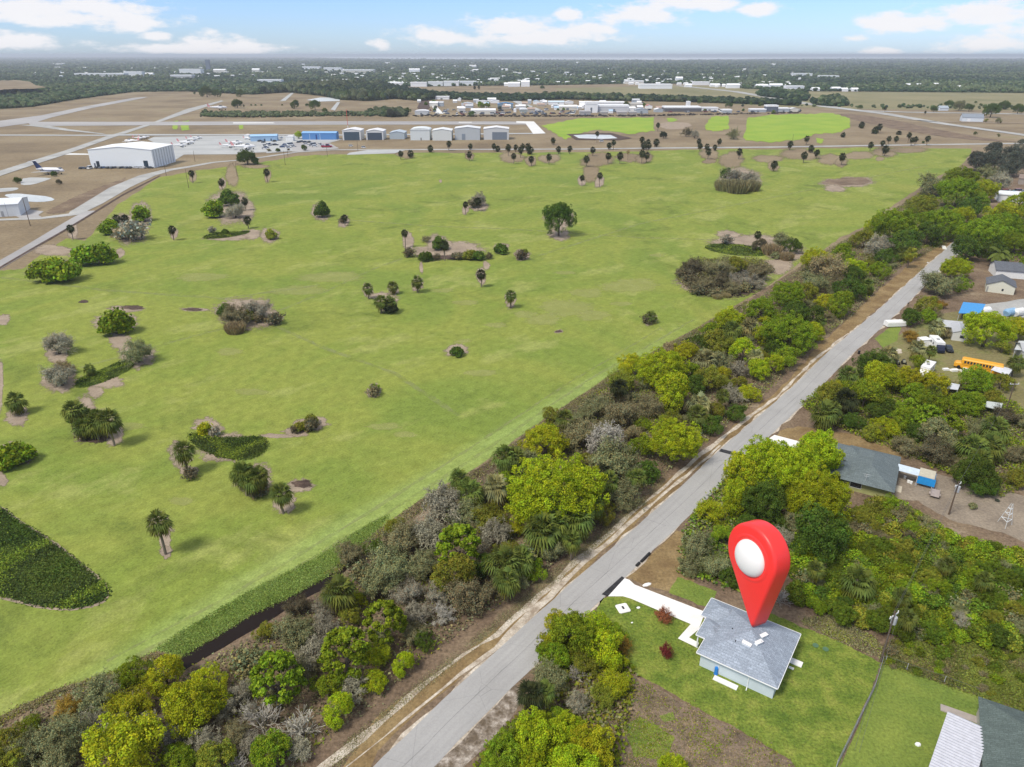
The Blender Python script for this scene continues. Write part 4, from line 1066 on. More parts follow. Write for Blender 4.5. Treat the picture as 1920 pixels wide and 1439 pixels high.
for u, v, w, t in [(635, 1112, 62, 'palm'), (945, 858, 46, 'palm'), (965, 858, 40, 'palm'), (882, 925, 52, 'palm'), (928, 915, 52, 'greygreen'), (1015, 1000, 70, 'palm'), (1040, 985, 55, 'palm'), (1082, 975, 62, 'palm'), (1112, 948, 42, 'palm'),
                   (945, 1060, 66, 'palm'), (975, 1052, 52, 'palm'), (950, 1090, 48, 'palm'), (1072, 1014, 38, 'palm'), (1140, 905, 42, 'palm'), (1192, 897, 38, 'palm'), (1372, 618, 38, 'palm'), (1405, 612, 36, 'greygreen'),
                   (1322, 677, 44, 'greygreen'), (1160, 727, 36, 'palmdark'), (1310, 757, 42, 'greygreen'), (1307, 779, 40, 'palm'), (1057, 786, 36, 'palm'), (1625, 534, 26, 'palm'), (1692, 473, 26, 'palm'), (1537, 603, 26, 'palm'),
                   (860, 900, 40, 'palm'), (1355, 742, 26, 'palm'), (1417, 668, 30, 'greygreen')]:
    cpalm(u, v, w, PL, t)
palm(1701, 503, 463, 26, PL, 'olive')

# filler: the twiggy brown and grey growth between the named trees
SP = [(-60, 1445), (60, 1375), (200, 1300), (345, 1290), (430, 1250), (530, 1180), (600, 1135), (680, 1065), (760, 1005), (850, 945), (960, 868), (1060, 795), (1150, 730), (1250, 668), (1340, 618), (1430, 565), (1530, 495), (1640, 430),
      (1740, 400), (1760, 440), (1690, 490), (1600, 575), (1520, 640), (1430, 725), (1330, 810), (1240, 880), (1130, 965), (1010, 1065), (900, 1130), (800, 1215), (700, 1300), (600, 1385), (520, 1440)]
rf_ = random.Random(21); got = [(a[1], a[2], a[3]) for a in STRIP]; nf_ = 0
for _ in range(9000):
    v = rf_.uniform(420, 1440); u = rf_.uniform(-40, 1760)
    if not inpoly(u, v, SP): continue
    wpx = (18 + (v - 400) * 0.062) * rf_.uniform(0.8, 1.25)
    if any((u - a) ** 2 + ((v - b) * 1.3) ** 2 < (wpx * 0.34 + w_ * 0.30) ** 2 for a, b, w_ in got): continue
    got.append((u, v, wpx)); nf_ += 1
    t = rf_.choice(['brown', 'greygreen', 'greygreen', 'olive', 'olive', 'yellowgreen', 'greygreen', 'green', 'olive', 'green'])
    if v > 1090: t = rf_.choice(['grey', 'grey', 'brown', 'greygreen', 'palewhite', 'grey'])
    k = 'bare' if t == 'palewhite' or (t == 'grey' and v > 1090 and rf_.random() < .6) else {'green': 'lump', 'darkgreen': 'lump', 'olive': rf_.choice(['lump', 'twig']), 'yellowgreen': 'twig'}.get(t, rf_.choice(['twig', 'twig', 'twsh']))
    plant(k, u, v, wpx, t, PL, 0.9)

# --- right of the road
PR = 'among the right-hand yards'
for k, u, v, w, t in [(D, 1877, 428, 92, 'green'), (D, 1838, 442, 92, 'green'), (D, 1905, 455, 60, 'green'), (L_, 1885, 402, 66, 'lime'), (L_, 1815, 470, 66, 'darkgreen'), (L_, 1858, 470, 60, 'darkgreen'), (D, 1795, 503, 62, 'lime'), (T_, 1765, 534, 84, 'greygreen'),
                      (L_, 1803, 534, 42, 'green'), (L_, 1740, 572, 50, 'olive'), (L_, 1712, 598, 46, 'darkgreen'), (L_, 1738, 592, 40, 'green'), (T_, 1705, 632, 38, 'rust'), (D, 1852, 618, 96, 'lime'), (D, 1905, 616, 60, 'yellowgreen'), (L_, 1880, 652, 34, 'olive'),
                      (D, 1640, 684, 72, 'darkgreen'), (L_, 1668, 668, 40, 'greygreen'), (L_, 1722, 682, 42, 'green'), (D, 1828, 716, 70, 'green'), (L_, 1877, 716, 46, 'olive'), (B_, 1912, 682, 32, 'grey'), (D, 1930, 500, 50, 'green'), (L_, 1925, 400, 60, 'green'),
                      (T_, 1772, 628, 28, 'tan'), (T_, 1765, 572, 28, 'rust'), (T_, 1757, 592, 26, 'brown'), (T_, 1878, 344, 56, 'grey'), (L_, 1912, 380, 50, 'lime')]:
    plant(k, u, v, w, t, PR, 0.95)
for k, u, v, w, t in [(L_, 1868, 302, 62, 'slate'), (T_, 1900, 292, 62, 'slate'), (L_, 1838, 305, 50, 'slate'), (T_, 1892, 316, 60, 'slate'), (L_, 1935, 300, 50, 'slate'), (L_, 1860, 283, 40, 'slate'), (T_, 1850, 325, 50, 'greygreen')]: plant(k, u, v, w, t, 'at the strip\'s far end', 0.9)
for u, v, w, t in [(1757, 612, 30, 'greygreen'), (1720, 652, 32, 'greygreen'), (1588, 704, 38, 'palm'), (1665, 665, 36, 'greygreen'), (1905, 680, 30, 'palm'), (1746, 655 + 2, 20, 'palm')]: cpalm(u, v, w, PR, t)
palm(1868, 502, 460, 38, PR, 'palm', feather=True)
PT = 'between bus and teal-roofed house'
for k, u, v, w, t in [(L_, 1550, 742, 62, 'olive'), (T_, 1565, 728, 50, 'yellowgreen'), (L_, 1622, 742, 84, 'green'), (D, 1655, 708, 82, 'lime'), (D, 1702, 712, 62, 'yellowgreen'), (D, 1750, 720, 66, 'yellowgreen'), (L_, 1710, 740, 52, 'green'), (L_, 1748, 748, 60, 'green'),
                      (Pn, 1702, 764, 46, 'green'), (Pn, 1742, 782, 60, 'green'), (Pn, 1787, 794, 42, 'green'), (D, 1815, 755, 62, 'green'), (L_, 1690, 788, 60, 'green'), (L_, 1655, 802, 60, 'lime'), (L_, 1640, 775, 50, 'darkgreen'), (L_, 1752, 815, 72, 'greygreen'),
                      (T_, 1750, 848, 84, 'darkbrown'), (T_, 1692, 838, 60, 'brown'), (T_, 1785, 838, 60, 'greygreen'), (D, 1832, 888, 88, 'darkgreen'), (T_, 1903, 855, 54, 'brown'), (T_, 1885, 782, 58, 'darkbrown'), (L_, 1602, 790, 46, 'darkgreen'),
                      (L_, 1665, 765, 46, 'darkgreen'), (L_, 1720, 812, 48, 'darkgreen'), (L_, 1780, 765, 44, 'green'), (L_, 1860, 745, 40, 'olive'), (T_, 1835, 800, 55, 'greygreen'), (T_, 1800, 870, 50, 'brown'), (L_, 1925, 790, 44, 'greygreen'), (L_, 1630, 812, 40, 'olive'),
                      (L_, 1905, 895, 50, 'olive'), (T_, 1845, 915, 60, 'darkgreen')]:
    plant(k, u, v, w, t, PT, 0.95)
for u, v, w, t in [(1545, 776, 48, 'palm'), (1560, 770, 38, 'palm'), (1585, 750, 44, 'palmdark'), (1822, 842, 54, 'palm'), (1855, 838, 50, 'palm'), (1865, 804, 48, 'palm'), (1750, 735, 28, 'palm'), (1838, 862, 40, 'palm')]: cpalm(u, v, w, PT, t)
PG = 'in the clump beside teal-roofed house'
for k, u, v, w, t in [(D, 1435, 872, 112, 'lime'), (D, 1530, 852, 92, 'lime'), (D, 1533, 928, 108, 'lime'), (D, 1490, 890, 110, 'lime'), (D, 1397, 888, 82, 'yellowgreen'), (D, 1380, 932, 66, 'lime'), (T_, 1328, 962, 66, 'yellowgreen'), (D, 1435, 945, 80, 'darkgreen'),
                      (D, 1535, 1002, 104, 'darkgreen'), (T_, 1308, 1030, 80, 'greygreen'), (T_, 1348, 1060, 70, 'greygreen'), (T_, 1290, 1060, 56, 'greygreen'), (L_, 1355, 1005, 50, 'green'), (L_, 1395, 985, 50, 'darkgreen'), (L_, 1490, 985, 60, 'greygreen'), (L_, 1565, 965, 55, 'lime'),
                      (L_, 1500, 940, 64, 'darkgreen'), (L_, 1455, 985, 56, 'darkgreen'), (T_, 1470, 1010, 50, 'grey'), (L_, 1365, 1085, 45, 'darkgreen')]:
    plant(k, u, v, w * (1.1 if k == D else 1.0), t, PG, 1.3 if k == D else 1.05)
PK = 'in thicket behind the new house'
rr = random.Random(5)
TH = [(1490, 1010), (1560, 1010), (1600, 960), (1640, 940), (1700, 955), (1790, 1010), (1920, 1040), (1990, 1080), (1990, 1220), (1900, 1200), (1800, 1195), (1690, 1185), (1640, 1165), (1560, 1150), (1490, 1120)]
pts = []
for _ in range(6000):
    u, v = rr.uniform(1480, 1990), rr.uniform(940, 1220)
    if not inpoly(u, v, TH): continue
    dmin = 18 if v > 1060 else 16
    if all((u - a) ** 2 + ((v - b) * 1.25) ** 2 > dmin ** 2 for a, b in pts): pts.append((u, v))
for u, v in pts:
    top = v < 1010
    t = rr.choice(['olive', 'olive', 'brown', 'green', 'brown']) if top else rr.choice(['green', 'mossy', 'green', 'olive', 'darkgreen', 'mossy', 'mossy', 'greygreen', 'green'])
    k = rr.choice(['twig', 'twsh']) if t in ('brown', 'greygreen') else rr.choice(['bush', 'shrub', 'bush', 'bush', 'dome'])
    plant(k, u, v, rr.uniform(34, 58), t, PK, 0.95)
for u, v, w, t in [(1607, 1094, 62, 'palm'), (1690, 1120, 34, 'palm'), (1528, 1070, 34, 'palm'), (1700, 1160, 36, 'palm'), (1845, 1090, 34, 'palm'), (1775, 1060, 30, 'palm')]: cpalm(u, v, w, PK, t)
for k, u, v, w, t in [(T_, 1640, 962, 60, 'olive'), (T_, 1690, 968, 60, 'brown'), (T_, 1735, 985, 56, 'brown'), (L_, 1612, 975, 44, 'olive'), (T_, 1710, 1010, 50, 'darkbrown'), (T_, 1800, 1165, 50, 'grey'), (T_, 1660, 1165, 46, 'darkbrown'), (T_, 1600, 1150, 46, 'brown'),
                      (S_, 1462, 1120, 50, 'palewhite')]: plant(k, u, v, w, t, PK, 1.0)
PN = 'in clump left of new house'
for k, u, v, w, t in [(D, 1075, 1190, 100, 'green'), (L_, 1110, 1172, 74, 'lime'), (L_, 1135, 1215, 88, 'lime'), (T_, 1042, 1200, 60, 'yellowgreen'), (L_, 1050, 1165, 56, 'yellowgreen'), (L_, 1152, 1190, 50, 'green'), (T_, 1095, 1240, 70, 'olive'), (L_, 1090, 1215, 60, 'mossy'), (T_, 1035, 1275, 84, 'greygreen'), (D, 1005, 1385, 118, 'lime'), (D, 1062, 1372, 92, 'lime'), (D, 1108, 1402, 100, 'yellowgreen'), (D, 945, 1420, 96, 'green'), (L_, 985, 1425, 80, 'lime'), (T_, 1050, 1420, 80, 'yellowgreen'), (L_, 1040, 1345, 50, 'green'), (L_, 968, 1372, 56, 'green'),
                      (T_, 1155, 1285, 70, 'yellowgreen'), (T_, 1130, 1300, 60, 'olive'), (L_, 1035, 1230, 66, 'green'), (S_, 1080, 1262, 50, 'palewhite'), (L_, 1265, 1436, 60, 'lime'), (T_, 1080, 1320, 56, 'grey'), (L_, 1150, 1240, 50, 'lime'), (L_, 1020, 1225, 46, 'green'),
                      (D, 1075, 1445, 120, 'lime'), (T_, 1160, 1210, 50, 'rust')]: plant(k, u, v, w, t, PN, 1.05)
cpalm(995, 1306, 52, PN, 'palmdark'); cpalm(1020, 1300, 40, PN, 'palm')

# --- trees and bushes standing in the field
PF = 'in the green field'
fl = [('dome', 1048, 411, 68, 'darkgreen', 'large round oak standing alone in the middle of the green field', 1.25),
      ('bush', 602, 391, 36, 'darkgreen', 'lone dark green tree in the upper left field beside a palm bush', 1.25),
      ('shrub', 857, 658, 36, 'darkgreen', 'low dark green bush alone in the middle of the green field', 0.9),
      ('twsh', 880, 372, 1, 'grey', None, 1)]
for k, u, v, w, t, lab, hr in fl[:3]: plant(k, u, v, w, t, PF, hr, label=lab)
for k, u, v, w, t in [('dome', 462, 294, 34, 'darkgreen'), ('dome', 478, 302, 16, 'darkgreen'), ('bush', 430, 369, 40, 'darkgreen'), ('bush', 402, 388, 46, 'green'), ('twig', 441, 396, 40, 'grey'), ('bush', 265, 398, 42, 'green'), ('bush', 203, 424, 40, 'green'), ('twsh', 248, 434, 60, 'grey'),
                      ('twsh', 228, 440, 30, 'brown'), ('shrub', 162, 476, 60, 'green'), ('shrub', 190, 475, 56, 'green'), ('shrub', 82, 506, 62, 'green'), ('shrub', 118, 505, 66, 'green'), ('shrub', 98, 496, 40, 'lime'), ('bush', 507, 438, 26, 'olive'), ('shrub', 645, 413, 20, 'darkbrown'),
                      ('twsh', 398, 432, 18, 'grey'), ('shrub', 422, 434, 14, 'darkgreen'), ('twig', 900, 376, 34, 'grey'), ('twsh', 888, 383, 26, 'darkbrown'), ('bush', 824, 454, 34, 'darkgreen'), ('shrub', 799, 449, 18, 'brown'), ('shrub', 768, 475, 26, 'darkbrown'), ('shrub', 797, 480, 28, 'darkgreen'),
                      ('shrub', 820, 483, 18, 'darkbrown'), ('shrub', 858, 481, 24, 'brown'), ('shrub', 880, 477, 28, 'olive'), ('shrub', 898, 478, 28, 'darkgreen'), ('shrub', 916, 481, 18, 'darkbrown'), ('shrub', 940, 466, 28, 'darkgreen'), ('shrub', 979, 480, 28, 'darkbrown'), ('shrub', 985, 471, 12, 'green'),
                      ('dome', 1244, 253, 15, 'palmdark'), ('bare', 1287, 249, 22, 'darkbrown'), ('bare', 1303, 253, 20, 'grey'), ('bare', 1377, 253, 26, 'greygreen'), ('lump', 1362, 325, 24, 'darkgreen'), ('twig', 1388, 334, 48, 'grey'), ('twig', 1408, 338, 34, 'grey'), ('reed', 1360, 345, 34, 'brown'), ('reed', 1384, 347, 40, 'brown'),
                      ('reed', 1408, 346, 32, 'brown'), ('twsh', 1364, 451, 27, 'grey'), ('lump', 1426, 460, 28, 'darkbrown'), ('lump', 1483, 461, 36, 'darkgreen'), ('twig', 1462, 452, 40, 'greygreen'), ('reed', 1448, 466, 32, 'tan'), ('shrub', 1455, 478, 20, 'greygreen'), ('reed', 1475, 479, 24, 'tan'),
                      ('shrub', 217, 602, 68, 'green'), ('shrub', 228, 613, 30, 'lime'), ('twig', 107, 648, 58, 'grey'), ('twig', 112, 706, 62, 'grey'), ('twig', 118, 692, 40, 'tan'), ('twig', 256, 662, 64, 'greygreen'), ('bush', 150, 779, 42, 'darkgreen'), ('bush', 176, 794, 46, 'darkgreen'), ('shrub', 160, 808, 44, 'darkbrown'),
                      ('bush', 420, 580, 32, 'darkgreen'), ('twig', 438, 595, 60, 'brown'), ('reed', 440, 612, 34, 'tan'), ('twig', 484, 582, 56, 'grey'), ('twsh', 470, 592, 34, 'olive'), ('shrub', 515, 599, 36, 'darkbrown'), ('shrub', 488, 598, 26, 'brown'), ('bush', 385, 801, 34, 'yellowgreen'), ('twsh', 402, 810, 26, 'grey'),
                      ('bush', 729, 573, 36, 'palmdark'), ('shrub', 700, 735, 30, 'brown'), ('shrub', 702, 726, 22, 'green'), ('shrub', 583, 786, 28, 'olive'), ('shrub', 563, 799, 28, 'olive'), ('shrub', 585, 799, 36, 'darkbrown'), ('shrub', 553, 806, 22, 'darkbrown'), ('shrub', 24, 850, 66, 'green'), ('shrub', -4, 852, 50, 'green'),
                      ('shrub', 484, 918, 46, 'darkbrown'), ('shrub', 1214, 600, 26, 'darkbrown'), ('shrub', 355, 890, 34, 'darkbrown')]:
    plant(k, u, v, w * (1.22 if k in ('shrub', 'twsh', 'reed') else 1.12), t, PF, 1.0)
for u, vb, vt, w in [(362, 344, 319, 13), (417, 356, 335, 14), (137, 450, 421, 16), (326, 451, 423, 17), (466, 429, 405, 17), (461, 395, 370, 15), (502, 342, 316, 14), (873, 403, 378, 12), (896, 396, 370, 15), (760, 465, 430, 15), (834, 489, 450, 21),
                     (691, 561, 531, 23), (737, 552, 527, 24), (783, 549, 517, 25), (902, 539, 505, 21), (957, 578, 544, 25), (715, 588, 553, 30), (732, 586, 555, 28), (36, 776, 736, 42), (215, 836, 768, 50), (150, 815, 752, 46), (168, 808, 764, 44), (185, 824, 775, 46), (160, 824, 785, 40), (476, 934, 880, 50), (455, 918, 872, 44), (486, 922, 890, 40), (352, 888, 828, 46), (463, 930, 866, 48), (490, 932, 874, 44), (532, 963, 907, 46),
                     (311, 1040, 960, 52), (1219, 606, 583, 27), (170, 705, 683, 24), (1417, 467, 433, 16), (222, 428, 402, 18), (237, 425, 402, 18), (1091, 349, 328, 11), (1124, 351, 323, 13), (190, 818, 768, 36), (647, 424, 402, 13)]:
    palm(u, vb, vt, w, PF, 'palm' if w > 21 else 'palmdark')
PW = 'in rows by the field road'
for u, vb, vt, w in [(752, 300, 282, 9), (770, 297, 281, 11), (807, 286, 272, 10), (842, 283, 264, 9), (882, 282, 269, 8), (880, 302, 283, 10), (926, 284, 269, 8), (933, 285, 273, 9), (953, 293, 270, 10), (963, 308, 287, 9), (967, 285, 271, 8), (976, 296, 275, 10), (980, 283, 269, 8),
                     (990, 284, 268, 11), (994, 290, 274, 12), (996, 312, 292, 10), (1029, 309, 288, 10), (1037, 272, 257, 9), (1047, 289, 274, 9), (1068, 289, 273, 9), (1099, 313, 291, 11), (1111, 293, 275, 9), (1119, 268, 246, 7), (1142, 281, 267, 9), (1150, 281, 262, 8), (1140, 307, 286, 10),
                     (1162, 308, 285, 11), (1203, 276, 256, 9), (1207, 281, 265, 11), (1216, 283, 267, 9), (1215, 270, 261, 8), (1230, 276, 260, 11), (1203, 307, 281, 11), (1212, 305, 285, 10), (1233, 247, 230, 7), (1310, 272, 260, 8), (1312, 284, 268, 9), (1325, 281, 269, 9),
                     (1327, 299, 278, 10), (1340, 283, 271, 8), (1348, 276, 260, 8), (1385, 299, 278, 10), (1450, 322, 301, 12), (1480, 282, 264, 10), (1506, 306, 284, 11), (1511, 272, 254, 9), (1520, 287, 272, 10), (1530, 298, 280, 10), (1580, 258, 248, 8), (1577, 310, 286, 12),
                     (1631, 283, 266, 9), (1654, 275, 263, 8), (1658, 293, 272, 12), (1665, 271, 255, 8), (1679, 269, 255, 8), (1685, 253, 245, 9), (1702, 268, 248, 8), (1708, 274, 257, 8), (1715, 272, 256, 8), (1737, 273, 254, 9), (1640, 250, 237, 11), (1647, 250, 231, 10), (1615, 241, 228, 10)]:
    palm(u, vb, vt, w * 1.3, PW)
palm(1177, 301, 281, 8, PW, 'tan')
plant('shrub', 1731, 267, 8, 'darkgreen', PW); plant('shrub', 1640, 248, 12, 'palmdark', PW)

# the field's large dark thicket and the plants of the airfield side
PD = 'in the field\'s dark thicket'
for k, u, v, w, t in [('twig', 1300, 502, 52, 'darkbrown'), ('twig', 1350, 504, 62, 'brown'), ('twig', 1322, 534, 52, 'brown'), ('twig', 1352, 528, 52, 'darkbrown'), ('twig', 1387, 525, 56, 'grey'), ('twig', 1422, 512, 56, 'brown'), ('twig', 1370, 542, 44, 'brown'), ('lump', 1385, 500, 46, 'olive'),
                      ('twsh', 1290, 520, 44, 'darkbrown'), ('twsh', 1310, 545, 40, 'darkbrown'), ('twig', 1412, 530, 44, 'grey'), ('twsh', 1340, 549, 36, 'brown'), ('twsh', 1395, 540, 36, 'brown'), ('twsh', 1440, 505, 28, 'brown'), ('reed', 1345, 555, 20, 'tan'), ('reed', 1362, 553, 18, 'tan'),
                      ('twsh', 1300, 532, 40, 'darkbrown'), ('twsh', 1278, 515, 30, 'darkbrown')]: plant(k, u, v, w, t, PD, 0.9)
PA = 'on the airfield side'
for k, u, v, w, t in [('dome', 32, 338, 15, 'darkgreen'), ('dome', 101, 326, 13, 'darkgreen'), ('dome', 110, 341, 12, 'darkbrown'), ('dome', 560, 254, 17, 'lime'), ('lump', 571, 278, 14, 'darkgreen'), ('shrub', 521, 281, 12, 'darkgreen'), ('shrub', 541, 281, 7, 'darkbrown'), ('shrub', 504, 282, 10, 'brown'),
                      ('dome', 444, 194, 22, 'darkgreen'), ('dome', 590, 197, 24, 'darkgreen'), ('lump', 387, 173, 26, 'darkgreen'), ('lump', 407, 175, 20, 'darkgreen'), ('lump', 450, 175, 18, 'darkgreen'), ('lump', 552, 197, 20, 'darkgreen'), ('lump', 576, 197, 8, 'darkgreen'), ('lump', 365, 175, 6, 'darkgreen'),
                      ('shrub', 471, 197, 5, 'darkgreen'), ('shrub', 479, 197, 5, 'darkgreen'), ('shrub', 490, 197, 6, 'darkgreen'), ('shrub', 529, 197, 5, 'darkgreen'), ('lump', 608, 207, 12, 'darkgreen'), ('lump', 763, 208, 16, 'darkgreen'), ('lump', 733, 213, 20, 'slate'), ('lump', 745, 214, 16, 'slate'),
                      ('lump', 885, 214, 14, 'darkgreen'), ('lump', 902, 198, 16, 'green'), ('lump', 912, 198, 14, 'green'), ('lump', 989, 202, 7, 'darkgreen'), ('lump', 1174, 197, 14, 'darkgreen'), ('lump', 1017, 164, 9, 'darkgreen'),
                      ('lump', 1312, 191, 10, 'darkgreen'), ('lump', 1323, 190, 8, 'darkgreen'), ('lump', 1367, 197, 14, 'darkgreen'), ('lump', 1495, 197, 7, 'darkgreen'),
                      ('dome', 1780, 195, 19, 'darkgreen'), ('dome', 1800, 198, 24, 'greygreen'), ('dome', 1752, 204, 15, 'darkgreen'), ('dome', 1860, 207, 34, 'darkgreen'), ('dome', 1884, 197, 22, 'darkgreen'), ('dome', 1818, 202, 18, 'darkgreen'), ('dome', 1910, 204, 24, 'darkgreen'), ('lump', 1830, 192, 6, 'darkgreen'),
                      ('lump', 1839, 197, 7, 'darkgreen'), ('lump', 1764, 197, 6, 'darkgreen'), ('lump', 1718, 198, 6, 'darkgreen'), ('lump', 1703, 199, 7, 'darkgreen'), ('lump', 1688, 200, 8, 'darkgreen'), ('lump', 1613, 201, 10, 'darkgreen'), ('lump', 1658, 203, 8, 'darkgreen'), ('shrub', 1597, 197, 8, 'darkgreen'),
                      ('lump', 1829, 250, 8, 'darkgreen'), ('lump', 1872, 254, 8, 'greygreen'), ('lump', 1872, 227, 12, 'greygreen'), ('lump', 1915, 266, 14, 'slate'), ('lump', 1850, 226, 8, 'olive')]:
    plant(k, u, v, w, t, PA, 1.0)
for u, vb, vt, w in [(452, 200, 192, 4), (458, 206, 196, 4), (1659, 210, 200, 6), (1734, 216, 208, 5), (898, 170, 161, 6), (890, 169, 161, 6)]: palm(u, vb, vt, w, PA)


# ---- ground cover nobody could count
def polyw(px): return np.array([tuple(g(u, v))[:2] for u, v in px])
def inside(p, poly):
    x, y = p[:, 0], p[:, 1]; c = np.zeros(len(p), bool); n = len(poly)
    for i in range(n):
        x1, y1 = poly[i]; x2, y2 = poly[(i + 1) % n]
        c ^= ((y1 > y) != (y2 > y)) & (x < (x2 - x1) * (y - y1) / (y2 - y1 + 1e-9) + x1)
    return c
def sample(px, n, clumps=0.0, cs=3.0):
    W = polyw(px); lo, hi = W.min(0), W.max(0); out = []; tot = 0
    while tot < n:
        q = rng.uniform(lo, hi, (n * 2, 2)); q = q[inside(q, W)]
        if len(q) == 0: continue
        if clumps:
            f = np.sin(q[:, 0] / cs + 1.3 * np.sin(q[:, 1] / cs * 0.7)) * np.cos(q[:, 1] / cs * 0.83 + np.sin(q[:, 0] / cs * 1.3))
            q = q[(f + 1) / 2 * clumps + rng.uniform(0, 1, len(q)) * (1 - clumps) > 0.42]
        out.append(q); tot += len(q)
    return np.concatenate(out)[:n]


def cover(name, px, n, size, hmax, cols, label, cat, cl=0.6, cs=3.0, rn=0.8):
    q = sample(px, n, cl, cs); q = q + rng.normal(0, 0.35, q.shape)
    f = (np.sin(q[:, 0] / cs * 1.7) * np.sin(q[:, 1] / cs * 1.9 + 1) + 1) / 2
    z = hmax * (0.15 + 0.85 * f) * rng.uniform(0.2, 1, n)
    pos = np.column_stack([q, z])
    cidx = ((np.sin(q[:, 0] / cs * 0.9 + 2) + np.cos(q[:, 1] / cs * 0.7) + rng.normal(0, rn, n)) * 1.3 + len(cols) / 2).astype(int) % len(cols)
    cc = np.array([TINT[c] if isinstance(c, str) else c for c in cols])[cidx] * leafcol(n, 0.6, 1.35, 0.15)
    me = quads_mesh(name, leafquads(pos, np.tile([0, 0, 1.0], (n, 1)), size, 1.0, 0.9), cc)
    return tag(link(name, me), label, cat, kind='stuff')


cover('undergrowth', [(-120, 1500), (-120, 1420), (30, 1352), (110, 1305), (200, 1268), (300, 1232), (345, 1262), (430, 1222), (520, 1172), (600, 1120), (670, 1060), (760, 1000), (850, 935), (960, 850), (1060, 778), (1150, 712), (1250, 652), (1340, 602), (1430, 555),
                      (1530, 480), (1640, 420), (1740, 350), (1830, 330), (1860, 395), (1780, 455), (1690, 500), (1600, 590), (1520, 655), (1440, 735), (1330, 825), (1240, 895), (1130, 985), (1010, 1085), (900, 1160), (800, 1235), (720, 1305), (600, 1400), (520, 1500)],
      190000, 0.30, 1.1, ['brown', 'darkbrown', 'brown', 'greygreen', 'darkbrown', 'olive', 'green'], 'tangled brown and green undergrowth between the strip trees', 'undergrowth', 0.25, 1.7)
cover('undergrowth', TH, 50000, 0.32, 1.3, ['green', 'mossy', 'green', 'olive', 'darkgreen'], 'dense low green undergrowth of the thicket behind the new house', 'undergrowth', 0.4, 2.0)
cover('undergrowth', [(1500, 760), (1560, 715), (1640, 690), (1760, 715), (1860, 730), (1930, 780), (1930, 900), (1880, 935), (1800, 905), (1720, 862), (1640, 830), (1560, 800)], 50000, 0.34, 1.3, ['green', 'olive', 'green', 'brown', 'darkbrown'],
      'low undergrowth beneath the trees between bus and dark-roofed house', 'undergrowth', 0.5, 2.4)
cover('undergrowth', [(1300, 960), (1400, 860), (1560, 840), (1585, 900), (1590, 1000), (1500, 1060), (1380, 1110), (1270, 1075), (1280, 1010)], 14000, 0.45, 1.2, ['green', 'darkgreen', 'greygreen', 'olive'], 'low undergrowth beneath the big clump left of the dark-roofed house', 'undergrowth', 0.4, 2.0)
cover('undergrowth', [(1010, 1200), (1060, 1170), (1160, 1180), (1190, 1270), (1170, 1400), (1150, 1500), (880, 1500), (900, 1420), (980, 1330), (1020, 1290)], 9000, 0.4, 1.0, ['green', 'olive', 'greygreen', 'brown'], 'low undergrowth beneath the clump left of the new house', 'undergrowth', 0.4, 1.5)
cover('undergrowth', [(1820, 480), (1800, 440), (1880, 390), (2000, 380), (2000, 480), (1900, 492)], 6000, 0.7, 1.5, ['green', 'darkgreen', 'olive'], 'low undergrowth beneath the far right trees by the road', 'undergrowth', 0.4, 3)
cover('weedy_bank', [(296, 1216), (340, 1188), (470, 1108), (590, 1048), (680, 992), (730, 965), (690, 1014), (668, 1048), (610, 1082), (540, 1120), (470, 1152), (400, 1196), (340, 1232)], 60000, 0.16, 0.15, [(0.16, 0.21, 0.035), (0.25, 0.315, 0.07), (0.21, 0.265, 0.05), (0.28, 0.34, 0.10)], 'shaggy grassy bank sloping to the dark canal', 'weeds', 0.2, 1.5)
for i, (m_, n, lab) in enumerate(zip(MARSH, (30000, 7000, 2600, 1600, 2200), ['large patch of tall green marsh plants at the left edge of the field', 'hollow of dark green marsh plants below the yellow bush in the field', 'slanting hollow of dark green plants between two grey bushes',
                                                                          'thin hollow of dark green plants in the upper left field', 'hollow of green plants above the dark thicket at the field edge'])):
    cover('marsh_plants', m_, int(n * 2.2), 0.24 if i < 3 else 0.45, 0.6 if i < 2 else 0.4, [(0.085, 0.13, 0.018), (0.055, 0.085, 0.018), (0.21, 0.27, 0.03), (0.065, 0.09, 0.022), (0.11, 0.145, 0.025)], lab, 'marsh plants', 0.3, 3.6 if i == 0 else 2.5, 0.3)
cover('rough_grass', [(1655, 1245), (1700, 1258), (1840, 1306), (1960, 1350), (1990, 1300), (1990, 1215), (1900, 1205), (1800, 1200), (1700, 1190), (1660, 1215)], 42000, 0.20, 0.25, [(0.17, 0.20, 0.035), (0.24, 0.27, 0.05), (0.13, 0.15, 0.03), (0.2, 0.18, 0.07)], 'rough dark grass between thicket and neighbouring fence', 'rough grass', 0.3, 2.2, 0.3)
for i in range(60):
    u, v = rr.uniform(1665, 1920), rr.uniform(1190, 1305)
    if v < 1245 + (u - 1660) * .30: plant(rr.choice(['shrub', 'twsh']), u, v, rr.uniform(14, 34), rr.choice(['olive', 'mossy', 'green', 'brown', 'mossy']), 'in rough grass behind the fence', 0.8)
cover('brush_pile', [(1500, 1165), (1560, 1155), (1640, 1195), (1655, 1235), (1600, 1212), (1550, 1190)], 9000, 0.16, 0.4, ['brown', 'darkbrown', 'brown', 'olive'], 'cleared brown brush along the back of the new lawn', 'brush', 0.5, 1.0)
cover('brush_thicket', smoothpoly([(1264, 515), (1280, 498), (1310, 488), (1370, 486), (1447, 492), (1440, 520), (1400, 545), (1345, 562), (1310, 552), (1275, 535)], 1), 26000, 0.34, 2.2, ['darkbrown', 'brown', 'darkbrown', 'greygreen', 'olive'], 'dense dark brown brush filling the oval thicket at field edge', 'brush', 0.2, 3.0)
